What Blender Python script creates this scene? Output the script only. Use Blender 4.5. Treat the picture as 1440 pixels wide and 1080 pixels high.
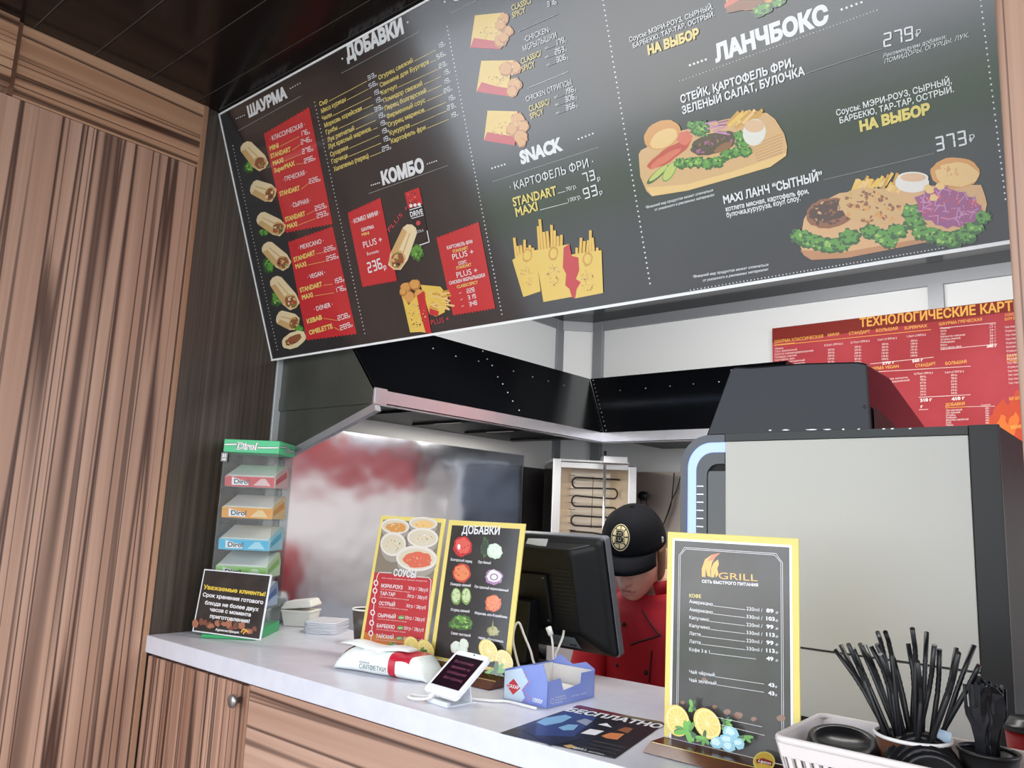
import bpy, bmesh, math, random
from mathutils import Vector, Matrix, Euler
random.seed(7)
S = bpy.context.scene
COL = S.collection
for o in list(bpy.data.objects):
    bpy.data.objects.remove(o)
V = Vector
# ------------------------------------------------------------------ camera
FPX = 1106.69
CAMPOS = V((0.0, 0.0, 1.43))
_p, _r, _y = math.radians(9.43), math.radians(2.495), math.radians(40.23)
_d = V((-math.sin(_y)*math.cos(_p), math.cos(_y)*math.cos(_p), math.sin(_p)))
_rt = V((math.cos(_y), math.sin(_y), 0)); _up = _rt.cross(_d)
CR = _rt*math.cos(_r) + _up*math.sin(_r)
CU = -_rt*math.sin(_r) + _up*math.cos(_r)
CD = _d
cam = bpy.data.cameras.new('camera')
cam.sensor_fit = 'HORIZONTAL'; cam.sensor_width = 36.0; cam.lens = FPX*36/1440
cam.clip_start = 0.02
camo = bpy.data.objects.new('camera', cam); COL.objects.link(camo)
camo.matrix_world = Matrix(((CR.x, CU.x, -CD.x, CAMPOS.x), (CR.y, CU.y, -CD.y, CAMPOS.y), (CR.z, CU.z, -CD.z, CAMPOS.z), (0, 0, 0, 1)))
S.camera = camo
# ------------------------------------------------------------------ world, lamps, exposure
S.view_settings.view_transform = 'Standard'
S.view_settings.look = 'None'
S.view_settings.exposure = 0.0
S.view_settings.gamma = 1.0
S.view_settings.use_curve_mapping = False
w = bpy.data.worlds.new('sky'); S.world = w; w.use_nodes = True
nt = w.node_tree; nt.nodes.clear()
wo = nt.nodes.new('ShaderNodeOutputWorld'); bg = nt.nodes.new('ShaderNodeBackground')
tc = nt.nodes.new('ShaderNodeTexCoord'); sx = nt.nodes.new('ShaderNodeSeparateXYZ')
rp = nt.nodes.new('ShaderNodeValToRGB'); nz = nt.nodes.new('ShaderNodeTexNoise'); mx = nt.nodes.new('ShaderNodeMix')
mx.data_type = 'RGBA'
nt.links.new(tc.outputs['Generated'], sx.inputs[0]); nt.links.new(sx.outputs['Z'], rp.inputs[0])
rp.color_ramp.elements[0].position = 0.0; rp.color_ramp.elements[0].color = (0.86, 0.92, 1.0, 1)
rp.color_ramp.elements[1].position = 0.6; rp.color_ramp.elements[1].color = (0.55, 0.72, 1.0, 1)
nt.links.new(tc.outputs['Generated'], nz.inputs['Vector']); nz.inputs['Scale'].default_value = 3.0; nz.inputs['Detail'].default_value = 5
rp2 = nt.nodes.new('ShaderNodeValToRGB'); nt.links.new(nz.outputs['Fac'], rp2.inputs[0])
rp2.color_ramp.elements[0].position = 0.42; rp2.color_ramp.elements[1].position = 0.62
nt.links.new(rp2.outputs[0], mx.inputs[0]); nt.links.new(rp.outputs[0], mx.inputs[6]); mx.inputs[7].default_value = (1, 0.99, 0.97, 1)
nt.links.new(mx.outputs[2], bg.inputs[0]); bg.inputs[1].default_value = 3.4
nt.links.new(bg.outputs[0], wo.inputs[0])

def area(name, loc, target, sx_, sy_, power, color=(1, 1, 1)):
    l = bpy.data.lights.new(name, 'AREA'); l.shape = 'RECTANGLE'; l.size = sx_; l.size_y = sy_
    l.energy = power; l.color = color
    o = bpy.data.objects.new(name, l); COL.objects.link(o)
    o.location = loc
    o.rotation_euler = (V(target)-V(loc)).to_track_quat('-Z', 'Y').to_euler()
    return o
area('kitchen_fill_light', (-0.75, 1.70, 2.245), (-0.95, 2.35, 1.2), 1.3, 0.4, 36, (1.0, 0.98, 0.94))  # unseen fill, added to brighten the kitchen walls
area('hood_fill_light', (-1.74, 1.95, 1.705), (-1.74, 1.951, 0), 0.12, 0.5, 3.0, (1.0, 0.93, 0.82))  # added under the hood to brighten grill and steel, no fitting seen
sun = bpy.data.lights.new('sun', 'SUN'); sun.energy = 2.2; sun.angle = math.radians(4); sun.color = (1, 0.96, 0.9)
suno = bpy.data.objects.new('sun', sun); COL.objects.link(suno)
suno.rotation_euler = V((0.15, -0.55, -1.0)).to_track_quat('-Z', 'Y').to_euler()

# ------------------------------------------------------------------ pixel -> place (the photograph's calibrated view)
def ray(x, y):
    return CD + CR*((x-720)/FPX) + CU*((540-y)/FPX)
def hit(x, y, ax, v):
    q = ray(x, y); t = (v-CAMPOS[ax])/q[ax]
    return CAMPOS + q*t
def hitp(x, y, p0, n):
    q = ray(x, y); n = V(n); t = n.dot(V(p0)-CAMPOS)/n.dot(q)
    return CAMPOS + q*t
def lin(c):
    return tuple(((v/255.0)/12.92 if v/255.0 <= 0.04045 else (((v/255.0)+0.055)/1.055)**2.4) for v in c)

# ------------------------------------------------------------------ materials
MATS = {}
def mat(name, rgb, rough=0.5, metal=0.0, spec=0.5, noise=None, bump=0.0, bscale=40.0, bdist=0.01, coat=0.0, trans=0.0, emit=None, estr=0.0, alpha=1.0):
    if name in MATS: return MATS[name]
    m = bpy.data.materials.new(name); m.use_nodes = True
    nt = m.node_tree; b = nt.nodes['Principled BSDF']
    c = lin(rgb)
    b.inputs['Base Color'].default_value = (*c, 1)
    b.inputs['Roughness'].default_value = rough; b.inputs['Metallic'].default_value = metal
    b.inputs['Specular IOR Level'].default_value = spec
    if coat: b.inputs['Coat Weight'].default_value = coat; b.inputs['Coat Roughness'].default_value = 0.12
    if trans: b.inputs['Transmission Weight'].default_value = trans
    if emit:
        b.inputs['Emission Color'].default_value = (*lin(emit), 1); b.inputs['Emission Strength'].default_value = estr
    if noise:
        t = nt.nodes.new('ShaderNodeTexCoord'); n = nt.nodes.new('ShaderNodeTexNoise'); r = nt.nodes.new('ShaderNodeValToRGB')
        n.inputs['Scale'].default_value = noise[0]; n.inputs['Detail'].default_value = 6
        r.color_ramp.elements[0].position = 0.3; r.color_ramp.elements[1].position = 0.7
        r.color_ramp.elements[0].color = (*c, 1); r.color_ramp.elements[1].color = (*lin(noise[1]), 1)
        nt.links.new(t.outputs['Object'], n.inputs['Vector']); nt.links.new(n.outputs['Fac'], r.inputs[0]); nt.links.new(r.outputs[0], b.inputs['Base Color'])
    if bump:
        t = nt.nodes.new('ShaderNodeTexCoord'); n = nt.nodes.new('ShaderNodeTexNoise'); bp = nt.nodes.new('ShaderNodeBump')
        n.inputs['Scale'].default_value = bscale; n.inputs['Detail'].default_value = 3
        bp.inputs['Strength'].default_value = bump; bp.inputs['Distance'].default_value = bdist
        nt.links.new(t.outputs['Object'], n.inputs['Vector']); nt.links.new(n.outputs['Fac'], bp.inputs['Height']); nt.links.new(bp.outputs[0], b.inputs['Normal'])
    MATS[name] = m
    return m
def clear(name, tint=(255, 255, 255), gloss=0.5, rough=0.04):
    """clear plastic: a see-through film that still mirrors at grazing angles"""
    if name in MATS: return MATS[name]
    m = bpy.data.materials.new(name); m.use_nodes = True; nt = m.node_tree; nt.nodes.clear()
    o = nt.nodes.new('ShaderNodeOutputMaterial'); t = nt.nodes.new('ShaderNodeBsdfTransparent'); g = nt.nodes.new('ShaderNodeBsdfGlossy')
    f = nt.nodes.new('ShaderNodeFresnel'); x = nt.nodes.new('ShaderNodeMixShader')
    ge = nt.nodes.new('ShaderNodeNewGeometry'); iv = nt.nodes.new('ShaderNodeMath'); iv.operation = 'SUBTRACT'; iv.inputs[0].default_value = 1.0; nt.links.new(ge.outputs['Backfacing'], iv.inputs[1])
    mu = nt.nodes.new('ShaderNodeMath'); mu.operation = 'MULTIPLY'; nt.links.new(f.outputs[0], mu.inputs[0]); nt.links.new(iv.outputs[0], mu.inputs[1])
    f.inputs[0].default_value = 1.0+gloss; t.inputs[0].default_value = (*lin(tint), 1); g.inputs['Roughness'].default_value = rough
    nt.links.new(mu.outputs[0], x.inputs[0]); nt.links.new(t.outputs[0], x.inputs[1]); nt.links.new(g.outputs[0], x.inputs[2]); nt.links.new(x.outputs[0], o.inputs[0])
    MATS[name] = m; return m
def wood(name, axis, light, mid, dark, freq=30.0, rough=0.42, along=0.5, streak=1.0):
    """streaky veneer; axis = the world axis the grain runs along"""
    m = bpy.data.materials.new(name); m.use_nodes = True; nt = m.node_tree; b = nt.nodes['Principled BSDF']
    L = nt.links.new; N = nt.nodes.new
    g = N('ShaderNodeNewGeometry')
    def noise(f, al, detail, rgh, loc, dist=0.0):
        mp = N('ShaderNodeMapping'); sc = [f]*3; sc[axis] = al; mp.inputs['Scale'].default_value = sc; mp.inputs['Location'].default_value = loc
        L(g.outputs['Position'], mp.inputs['Vector']); n = N('ShaderNodeTexNoise'); n.inputs['Scale'].default_value = 1.0
        n.inputs['Detail'].default_value = detail; n.inputs['Roughness'].default_value = rgh; n.inputs['Distortion'].default_value = dist; L(mp.outputs[0], n.inputs['Vector']); return n.outputs['Fac']
    def ramp(src, stops):
        r = N('ShaderNodeValToRGB'); e = r.color_ramp.elements; e[0].position, e[0].color = stops[0][0], (*stops[0][1], 1); e[1].position, e[1].color = stops[-1][0], (*stops[-1][1], 1)
        for p, c in stops[1:-1]: q = e.new(p); q.color = (*c, 1)
        L(src, r.inputs[0]); return r.outputs[0]
    def mixc(f, a, c):
        x = N('ShaderNodeMix'); x.data_type = 'RGBA'; L(f, x.inputs[0]); L(a, x.inputs[6]); x.inputs[7].default_value = (*lin(c), 1); return x.outputs[2]
    W = lambda v: (v, v, v)
    col = ramp(noise(freq, along*0.5, 5, 0.6, (0, 0, 0), 0.1), [(0.34, lin(mid)), (0.5, tuple((a+c)/2 for a, c in zip(lin(mid), lin(light)))), (0.62, lin(light))])
    col = mixc(ramp(noise(freq*6.0, along*3, 3, 0.6, (7, 1, 4)), [(0.50, W(0)), (0.68, W(0.32))]), col, mid)
    # broad dark bands made of close hairlines
    col = mixc(ramp(noise(freq*0.5, along*0.22, 3, 0.5, (3.1, 5.7, 1.3)), [(0.55, W(0)), (0.68, W(0.28*streak))]), col, tuple(0.55*a+0.45*c for a, c in zip(mid, dark)))
    # separate hairlines where a slow noise crosses a level
    for k, (f, loc, lv, am) in enumerate(((freq*0.55, (11, 3, 8), 0.47, 1.0), (freq*0.8, (5, 9, 2), 0.52, 0.75), (freq*0.35, (2, 6, 12), 0.5, 0.9))):
        n = noise(f, along*0.2, 2.0, 0.45, loc)
        col = mixc(ramp(n, [(lv-0.022, W(0)), (lv-0.004, W(am*streak)), (lv+0.003, W(am*streak)), (lv+0.012, W(0))]), col, dark)
    L(col, b.inputs['Base Color']); b.inputs['Roughness'].default_value = rough
    MATS[name] = m; return m

# ------------------------------------------------------------------ mesh helpers (all in world coordinates)
WM = {}
def nb(): return bmesh.new()
def box(bm, x0, y0, z0, x1, y1, z1, M=None, mi=0):
    vs = [bm.verts.new((x, y, z)) for z in (z0, z1) for y in (y0, y1) for x in (x0, x1)]
    if M is not None:
        for v in vs: v.co = M @ v.co
    fs = []
    for f in ((0, 2, 3, 1), (4, 5, 7, 6), (0, 1, 5, 4), (2, 6, 7, 3), (0, 4, 6, 2), (1, 3, 7, 5)):
        q = bm.faces.new([vs[i] for i in f]); q.material_index = mi; fs.append(q)
    return fs
def tube(bm, pts, r, n=8, mi=0, smooth=0, cap=True):
    pts = [V(p) for p in pts]
    if smooth: pts = spline(pts, smooth)
    rs = r if isinstance(r, (list, tuple)) else [r]*len(pts)
    if len(rs) != len(pts): rs = [rs[0]+(rs[-1]-rs[0])*i/(len(pts)-1) for i in range(len(pts))]
    rings = []; ref = None
    for i, p in enumerate(pts):
        t = (pts[min(i+1, len(pts)-1)]-pts[max(i-1, 0)]).normalized()
        if ref is None:
            ref = V((0, 0, 1)) if abs(t.z) < 0.9 else V((1, 0, 0))
        a = (ref - t*ref.dot(t)).normalized(); ref = a; b = t.cross(a)
        rings.append([bm.verts.new(p + (a*math.cos(2*math.pi*k/n) + b*math.sin(2*math.pi*k/n))*rs[i]) for k in range(n)])
    for i in range(len(rings)-1):
        for k in range(n):
            f = bm.faces.new((rings[i][k], rings[i][(k+1) % n], rings[i+1][(k+1) % n], rings[i+1][k])); f.smooth = True; f.material_index = mi
    if cap:
        f = bm.faces.new(rings[0][::-1]); f.material_index = mi
        f = bm.faces.new(rings[-1]); f.material_index = mi
def spline(P, k=6):
    out = []
    for i in range(len(P)-1):
        p0, p1, p2, p3 = P[max(i-1, 0)], P[i], P[i+1], P[min(i+2, len(P)-1)]
        for j in range(k):
            t = j/k
            out.append(0.5*((2*p1) + (p2-p0)*t + (2*p0-5*p1+4*p2-p3)*t*t + (3*p1-p0-3*p2+p3)*t**3))
    out.append(P[-1]); return out
def lathe(bm, prof, M=None, n=32, mi=0, closed=False):
    rings = []
    for r, z in prof:
        if r < 1e-6: rings.append([bm.verts.new((0, 0, z))])
        else: rings.append([bm.verts.new((r*math.cos(2*math.pi*k/n), r*math.sin(2*math.pi*k/n), z)) for k in range(n)])
    if M is not None:
        for R in rings:
            for v in R: v.co = M @ v.co
    for i in range(len(rings)-1):
        A, B = rings[i], rings[i+1]
        for k in range(n):
            k2 = (k+1) % n
            if len(A) == 1 and len(B) == 1: continue
            if len(A) == 1: f = bm.faces.new((A[0], B[k2], B[k]))
            elif len(B) == 1: f = bm.faces.new((A[k], A[k2], B[0]))
            else: f = bm.faces.new((A[k], A[k2], B[k2], B[k]))
            f.smooth = True; f.material_index = mi
def prism(bm, poly, M, d0, d1, mi=0, mi_front=None, smooth_side=False):
    """poly in local (x,y); extruded along local z from d0 to d1"""
    a = [bm.verts.new(M @ V((p[0], p[1], d0))) for p in poly]; b = [bm.verts.new(M @ V((p[0], p[1], d1))) for p in poly]
    n = len(poly)
    f = bm.faces.new(a[::-1]); f.material_index = mi
    f = bm.faces.new(b); f.material_index = mi if mi_front is None else mi_front
    for i in range(n):
        f = bm.faces.new((a[i], a[(i+1) % n], b[(i+1) % n], b[i])); f.material_index = mi; f.smooth = smooth_side
def loft(bm, rings, mi=0, cap=True, smooth=True):
    R = [[bm.verts.new(p) for p in r] for r in rings]; n = len(R[0])
    for i in range(len(R)-1):
        for k in range(n):
            f = bm.faces.new((R[i][k], R[i][(k+1) % n], R[i+1][(k+1) % n], R[i+1][k])); f.smooth = smooth; f.material_index = mi
    if cap:
        bm.faces.new(R[0][::-1]).material_index = mi; bm.faces.new(R[-1]).material_index = mi
def fr(origin, ex, ey):
    """frame matrix: local x,y,z -> world"""
    ex = V(ex).normalized(); ey = V(ey); ey = (ey-ex*ey.dot(ex)).normalized(); ez = ex.cross(ey)
    o = V(origin)
    return Matrix(((ex.x, ey.x, ez.x, o.x), (ex.y, ey.y, ez.y, o.y), (ex.z, ey.z, ez.z, o.z), (0, 0, 0, 1)))
def at(x, y, z): return Matrix.Translation((x, y, z))

# ------------------------------------------------------------------ objects
def tag(o, label=None, cat=None, group=None, kind=None):
    if label: o['label'] = label
    if cat: o['category'] = cat
    if group: o['group'] = group
    if kind: o['kind'] = kind
    return o
def empty(name, loc, label, cat, group=None):
    o = bpy.data.objects.new(name, None); COL.objects.link(o); o.location = loc; o.empty_display_size = 0.05
    WM[o] = Matrix.Translation(loc)
    return tag(o, label, cat, group)
def obj(name, bm, mats, parent=None, bev=0.0, loc=None, fix=True, sub=0, seg=2):
    if fix: bmesh.ops.recalc_face_normals(bm, faces=bm.faces)
    me = bpy.data.meshes.new(name)
    if parent is not None:
        M = WM[parent]; bm.transform(M.inverted())
    elif loc is not None:
        M = Matrix.Translation(loc); bm.transform(M.inverted())
    else: M = Matrix.Identity(4)
    bm.to_mesh(me); bm.free()
    for m in (mats if isinstance(mats, (list, tuple)) else [mats]): me.materials.append(m)
    o = bpy.data.objects.new(name, me); COL.objects.link(o)
    if parent is not None: o.parent = parent; WM[o] = M.copy()
    else:
        if loc is not None: o.location = loc
        WM[o] = M.copy()
    if bev:
        b = o.modifiers.new('bevel', 'BEVEL'); b.width = bev; b.segments = seg; b.limit_method = 'ANGLE'; b.angle_limit = math.radians(40)
    if sub:
        s = o.modifiers.new('sub', 'SUBSURF'); s.levels = sub; s.render_levels = sub
    return o
def thing(name, bm, mats, label, cat, loc, group=None, **k):
    return tag(obj(name, bm, mats, None, loc=loc, **k), label, cat, group)
def struct(name, bm, mats, **k):
    return tag(obj(name, bm, mats, **k), kind='structure')
def bx(*a):
    bm = nb(); box(bm, *a); return bm

# ------------------------------------------------------------------ printing on flat sheets
TEXTQ = []
class Sheet:
    """artwork printed on one flat sheet; points are given where they stand in the calibrated view"""
    def __init__(s, origin, ux, uy):
        s.o = V(origin); s.ux = V(ux).normalized(); uy = V(uy); s.uy = (uy-s.ux*uy.dot(s.ux)).normalized(); s.n = s.ux.cross(s.uy)
        s.bm = nb(); s.mats = []; s.lay = 0
    def mi(s, m):
        if m not in s.mats: s.mats.append(m)
        return s.mats.index(m)
    def uv(s, x, y):
        p = hitp(x, y, s.o, s.n) - s.o
        return (p.dot(s.ux), p.dot(s.uy))
    def p3(s, u, v, l): return s.o + s.ux*u + s.uy*v + s.n*(0.0003+l*0.0000025)
    def polyuv(s, pts, m, l=None):
        if l is None: s.lay += 1; l = s.lay
        try:
            f = s.bm.faces.new([s.bm.verts.new(s.p3(u, v, l)) for u, v in pts]); f.material_index = s.mi(m)
            f.normal_update()
            if f.normal.dot(s.n) < 0: f.normal_flip()
        except ValueError: pass
    def poly(s, pts, m, l=None): s.polyuv([s.uv(*p) for p in pts], m, l)
    def ell(s, cx, cy, rx, ry, rot, m, n=20, noise=0.0, l=None):
        a = math.radians(rot); P = []
        for k in range(n):
            t = 2*math.pi*k/n; q = 1+random.uniform(-noise, noise)
            x, y = rx*math.cos(t)*q, ry*math.sin(t)*q
            P.append((cx+x*math.cos(a)-y*math.sin(a), cy+x*math.sin(a)+y*math.cos(a)))
        s.poly(P, m, l)
    def line(s, p, q, w, m, l=None):
        p, q = V(p), V(q); d = (q-p).normalized(); n = V((-d.y, d.x))*w/2
        s.poly([p+n, q+n, q-n, p-n], m, l)
    def path(s, pts, w, m):
        for a, b in zip(pts[:-1], pts[1:]): s.line(a, b, w, m)
    def dots(s, p, q, n, r, m):
        s.lay += 1
        for i in range(n):
            t = i/(n-1); x = p[0]+(q[0]-p[0])*t; y = p[1]+(q[1]-p[1])*t
            s.ell(x, y, r, r, 0, m, 7, l=s.lay)
    def text(s, st, p, q, h, m, bold=0.0, shear=0.0):
        s.lay += 1
        a = V(s.uv(*p)); b = V(s.uv(*q)); t = V(s.uv(p[0], p[1]-h))
        d = b-a
        hh = abs((t-a).dot(V((-d.y, d.x)).normalized()))
        TEXTQ.append((s, st, a, d, hh, m, bold, shear, s.lay))
    def seg(s, st, p, q, h, m, th=0.17):
        """prices in seven-bar figures"""
        s.lay += 1; l = s.lay
        a = V(s.uv(*p)); b = V(s.uv(*q)); t = V(s.uv(p[0], p[1]-h)); d = (b-a); W = d.length; d = d.normalized(); nv = V((-d.y, d.x)); H = abs((t-a).dot(nv))
        n = len(st); cw = W/(n-0.18); gw = cw*0.82; w = min(th*H, gw*0.3)
        SEG = {'0': 'abcdef', '1': 'bc', '2': 'abged', '3': 'abgcd', '4': 'fgbc', '5': 'afgcd', '6': 'afgedc', '7': 'abc', '8': 'abcdefg', '9': 'abfgcd'}
        g = 0.02*H
        for i, ch in enumerate(st):
            x0 = i*cw; x1 = x0+gw
            R = {'a': (x0+w*0.5, H-w, x1-w*0.5, H), 'd': (x0+w*0.5, 0, x1-w*0.5, w), 'g': (x0+w*0.5, H/2-w/2, x1-w*0.5, H/2+w/2),
                 'f': (x0, H/2+g, x0+w, H-w*0.4), 'e': (x0, w*0.4, x0+w, H/2-g), 'b': (x1-w, H/2+g, x1, H-w*0.4), 'c': (x1-w, w*0.4, x1, H/2-g)}
            for k in SEG.get(ch, ''):
                u0, v0, u1, v1 = R[k]
                s.polyuv([tuple(a+d*u+nv*v) for u, v in ((u0, v0), (u1, v0), (u1, v1), (u0, v1))], m, l)
    def done(s, name, parent): PRINTS.append((s, name, parent))
PRINTS = []
from mathutils.geometry import delaunay_2d_cdt
def glyphs(keys):
    """outlines of the built-in font, filled by winding number; one small mesh per letter"""
    obs = []
    for ch, bold in keys:
        for body in (ch, '|'+ch+'|'):
            c = bpy.data.curves.new('t', 'FONT'); c.body = body; c.resolution_u = 3
            if body == ch: c.fill_mode = 'NONE'; c.offset = min(bold, 0.0)
            o = bpy.data.objects.new('t', c); COL.objects.link(o); obs.append(o)
    c = bpy.data.curves.new('t', 'FONT'); c.body = '||'; o = bpy.data.objects.new('t', c); COL.objects.link(o); obs.append(o)
    dg = bpy.context.evaluated_depsgraph_get(); dg.update()
    def ext(o):
        me = bpy.data.meshes.new_from_object(o.evaluated_get(dg)); w_ = max(v.co.x for v in me.vertices)-min(v.co.x for v in me.vertices); bpy.data.meshes.remove(me); return w_
    w0 = ext(obs[-1]); G = {}
    for i, (ch, bold) in enumerate(keys):
        adv = ext(obs[2*i+1])-w0
        me = bpy.data.meshes.new_from_object(obs[2*i].evaluated_get(dg))
        nv = len(me.vertices); co = [(v.co.x, v.co.y) for v in me.vertices]; ed = [tuple(e.vertices) for e in me.edges]; bpy.data.meshes.remove(me)
        if nv < 3: G[ch, bold] = ([], [], adv); continue
        nxt = [[] for _ in range(nv)]
        for a, b in ed: nxt[a].append(b); nxt[b].append(a)
        seen = [False]*nv; segs = []; loops = []
        for st in range(nv):          # walk every closed outline in its stored order
            if seen[st] or len(nxt[st]) != 2: continue
            loop = [st]; seen[st] = True; prev, cur = st, (st+1 if st+1 in nxt[st] else nxt[st][0])
            while cur != st and not seen[cur]:
                seen[cur] = True; loop.append(cur); k = [q for q in nxt[cur] if q != prev] or nxt[cur]; prev, cur = cur, k[0]
            segs += list(zip(loop, loop[1:]+loop[:1])); loops.append(loop)
        if bold > 0 and loops:      # heavier weight: push every outline outwards along its own normals
            ar = [sum(co[a][0]*co[b][1]-co[b][0]*co[a][1] for a, b in zip(lp, lp[1:]+lp[:1])) for lp in loops]
            sg = 1 if max(ar, key=abs) > 0 else -1; nc = list(co)
            for lp in loops:
                n = len(lp)
                for q in range(n):
                    p0, p1, p2 = V(co[lp[q-1]]), V(co[lp[q]]), V(co[lp[(q+1) % n]]); e0, e1 = p1-p0, p2-p1
                    if e0.length < 1e-7 or e1.length < 1e-7: continue
                    e0.normalize(); e1.normalize(); n0, n1 = V((e0.y, -e0.x)), V((e1.y, -e1.x)); m_ = n0+n1
                    if m_.length < 0.3: m_ = n1
                    m_.normalize(); k_ = 1/max(0.5, m_.dot(n1)); p = p1+m_*sg*bold*k_; nc[lp[q]] = (p.x, p.y)
            co = nc
        vo, eo, fo = delaunay_2d_cdt([V(p) for p in co], segs, [], 0, 1e-6)[:3]
        T = []
        for f in fo:
            cx = sum(vo[k].x for k in f)/len(f); cy = sum(vo[k].y for k in f)/len(f); w_ = 0
            for a, b in segs:
                (x0, y0), (x1, y1) = co[a], co[b]
                if (y0 <= cy) != (y1 <= cy):
                    if x0+(cy-y0)/(y1-y0)*(x1-x0) > cx: w_ += 1 if y1 > y0 else -1
            if w_: T.append(tuple(f))
        G[ch, bold] = ([(p.x, p.y) for p in vo], T, adv)
    for o in obs:
        c = o.data; bpy.data.objects.remove(o); bpy.data.curves.remove(c)
    return G
def flush_prints():
    keys = sorted({(ch, round(t[6], 3)) for t in TEXTQ for ch in t[1] if ch != ' '} | {('H', 0.0)})
    G = glyphs(keys); CH = max(p[1] for p in G['H', 0.0][0])
    for (s, st, a, d, hh, m, bold, shear, lay) in TEXTQ:
        bold = round(bold, 3); x = 0.0; pts = []; tris = []
        for ch in st:
            if ch == ' ': x += 0.28; continue
            vs, ts, adv = G[ch, bold]; n0 = len(pts)
            pts += [(x+p[0]+p[1]*shear, p[1]) for p in vs]; tris += [tuple(n0+k for k in t) for t in ts]; x += adv
        if not tris: continue
        used = {k for t in tris for k in t}
        x0 = min(pts[k][0] for k in used); x1 = max(pts[k][0] for k in used)
        W = d.length; dd = d.normalized(); nv = V((-dd.y, dd.x)); fx = W/max(x1-x0, 1e-6); fy = hh/CH; bv = {}
        for k in used:
            p = a + dd*((pts[k][0]-x0)*fx) + nv*(pts[k][1]*fy); bv[k] = s.bm.verts.new(s.p3(p.x, p.y, lay))
        k_ = s.mi(m)
        for t in tris:
            try:
                f = s.bm.faces.new([bv[k] for k in t]); f.material_index = k_; f.normal_update()
                if f.normal.dot(s.n) < 0: f.normal_flip()
            except ValueError: pass
    for s, name, parent in PRINTS:
        obj(name, s.bm, s.mats, parent, fix=False)
# ================================================================== the setting
ZEB = ((198, 161, 140), (170, 131, 110), (78, 52, 42))
M_wv = wood('zebrano_upright', 2, *ZEB, freq=23)
M_wy = wood('zebrano_along_y', 1, (204, 162, 130), (176, 132, 102), (74, 46, 34), freq=23)
M_wx = wood('zebrano_along_x', 0, *ZEB, freq=22)
M_wdoor = wood('zebrano_door', 2, (196, 156, 134), (142, 100, 80), (54, 34, 26), freq=34)
M_edge = wood('zebrano_edge', 2, (190, 150, 120), (150, 108, 84), (90, 60, 44), freq=30)
M_wenge = wood('wenge', 2, (86, 74, 64), (58, 48, 41), (34, 27, 23), freq=70, rough=0.33, along=1.2, streak=0.45)
M_white_wall = mat('white_wall_panel', (236, 238, 240), 0.45)
M_alu = mat('grey_aluminium', (150, 153, 158), 0.4, 0.35)
M_steel = mat('stainless_sheet', (204, 210, 220), 0.15, 1.0, bump=0.2, bscale=2.2, bdist=0.06)
M_steel2 = mat('stainless_trim', (214, 214, 220), 0.24, 0.75, bump=0.15, bscale=9)
M_black_gloss = mat('black_gloss', (9, 9, 11), 0.12, coat=0.3)
M_ceil = mat('dark_ceiling_plank', (26, 20, 19), 0.16, spec=0.35)
M_groove = mat('ceiling_groove', (118, 110, 104), 0.4)
M_counter = mat('white_laminate', (222, 222, 230), 0.28, noise=(30, (214, 214, 224)))
M_pave = mat('pavement', (158, 154, 150), 0.9, noise=(3, (140, 138, 134)))
M_grass = mat('lawn', (110, 150, 70), 0.95, noise=(6, (70, 110, 45)))
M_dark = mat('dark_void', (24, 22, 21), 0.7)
XL = -1.97
struct('floor', bx(-2.4, 0.99, -0.1, 1.6, 3.0, 0.0), mat('floor_tile', (120, 112, 104), 0.5))
struct('ground', bx(-14, -14, -0.15, 14, 0.99, -0.02), M_pave)
struct('lawn', bx(-14, -9.5, -0.02, 14, -7.0, 0.03), M_grass)
# left partition (outside the kiosk, veneer running up)
bm = bx(-2.03, 0.12, 0, -1.965, 0.962, 2.318)
struct('wall_left', bm, M_wv)
bm = bx(-2.03, 0.520, 2.320, -1.9665, 0.968, 2.5)
struct('trim_1', bm, M_wy)                                   # frieze board with lengthwise grain
bm = bx(-2.03, 0.968, 0, -1.964, 0.982, 2.5)
struct('trim_2', bm, M_edge, bev=0.001)                      # upright edge strip
bm = bx(-2.03, 0.12, 2.335, -1.950, 0.508, 2.5)
struct('trim_3', bm, M_wy)                                   # next frieze board, standing proud
struct('trim_4', bx(-2.03, 0.508, 2.32, -1.962, 0.520, 2.5), mat('brown_joint', (120, 84, 60), 0.5))
# wenge side of the service opening
struct('wall_inner_left', bx(-2.03, 0.984, 0, XL, 1.268, 2.5), M_wenge)
# kitchen left wall, corner slant and back wall
YB = 2.745
struct('wall_kitchen_left', bx(-2.05, 1.27, 0, -1.98, 2.655, 2.5), M_white_wall)
bm = nb()
c = [(-1.98, 2.655), (-1.872, YB+0.012), (-1.9, YB+0.07), (-2.05, 2.70)]
a = [bm.verts.new((x, y, 0)) for x, y in c]; b = [bm.verts.new((x, y, 2.5)) for x, y in c]
bm.faces.new(a); bm.faces.new(b)
for i in range(4): bm.faces.new((a[i], a[(i+1) % 4], b[(i+1) % 4], b[i]))
struct('wall_corner', bm, M_white_wall)
struct('wall_back', bx(-1.872, YB+0.012, 0, 1.5, YB+0.07, 2.5), M_white_wall)
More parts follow.
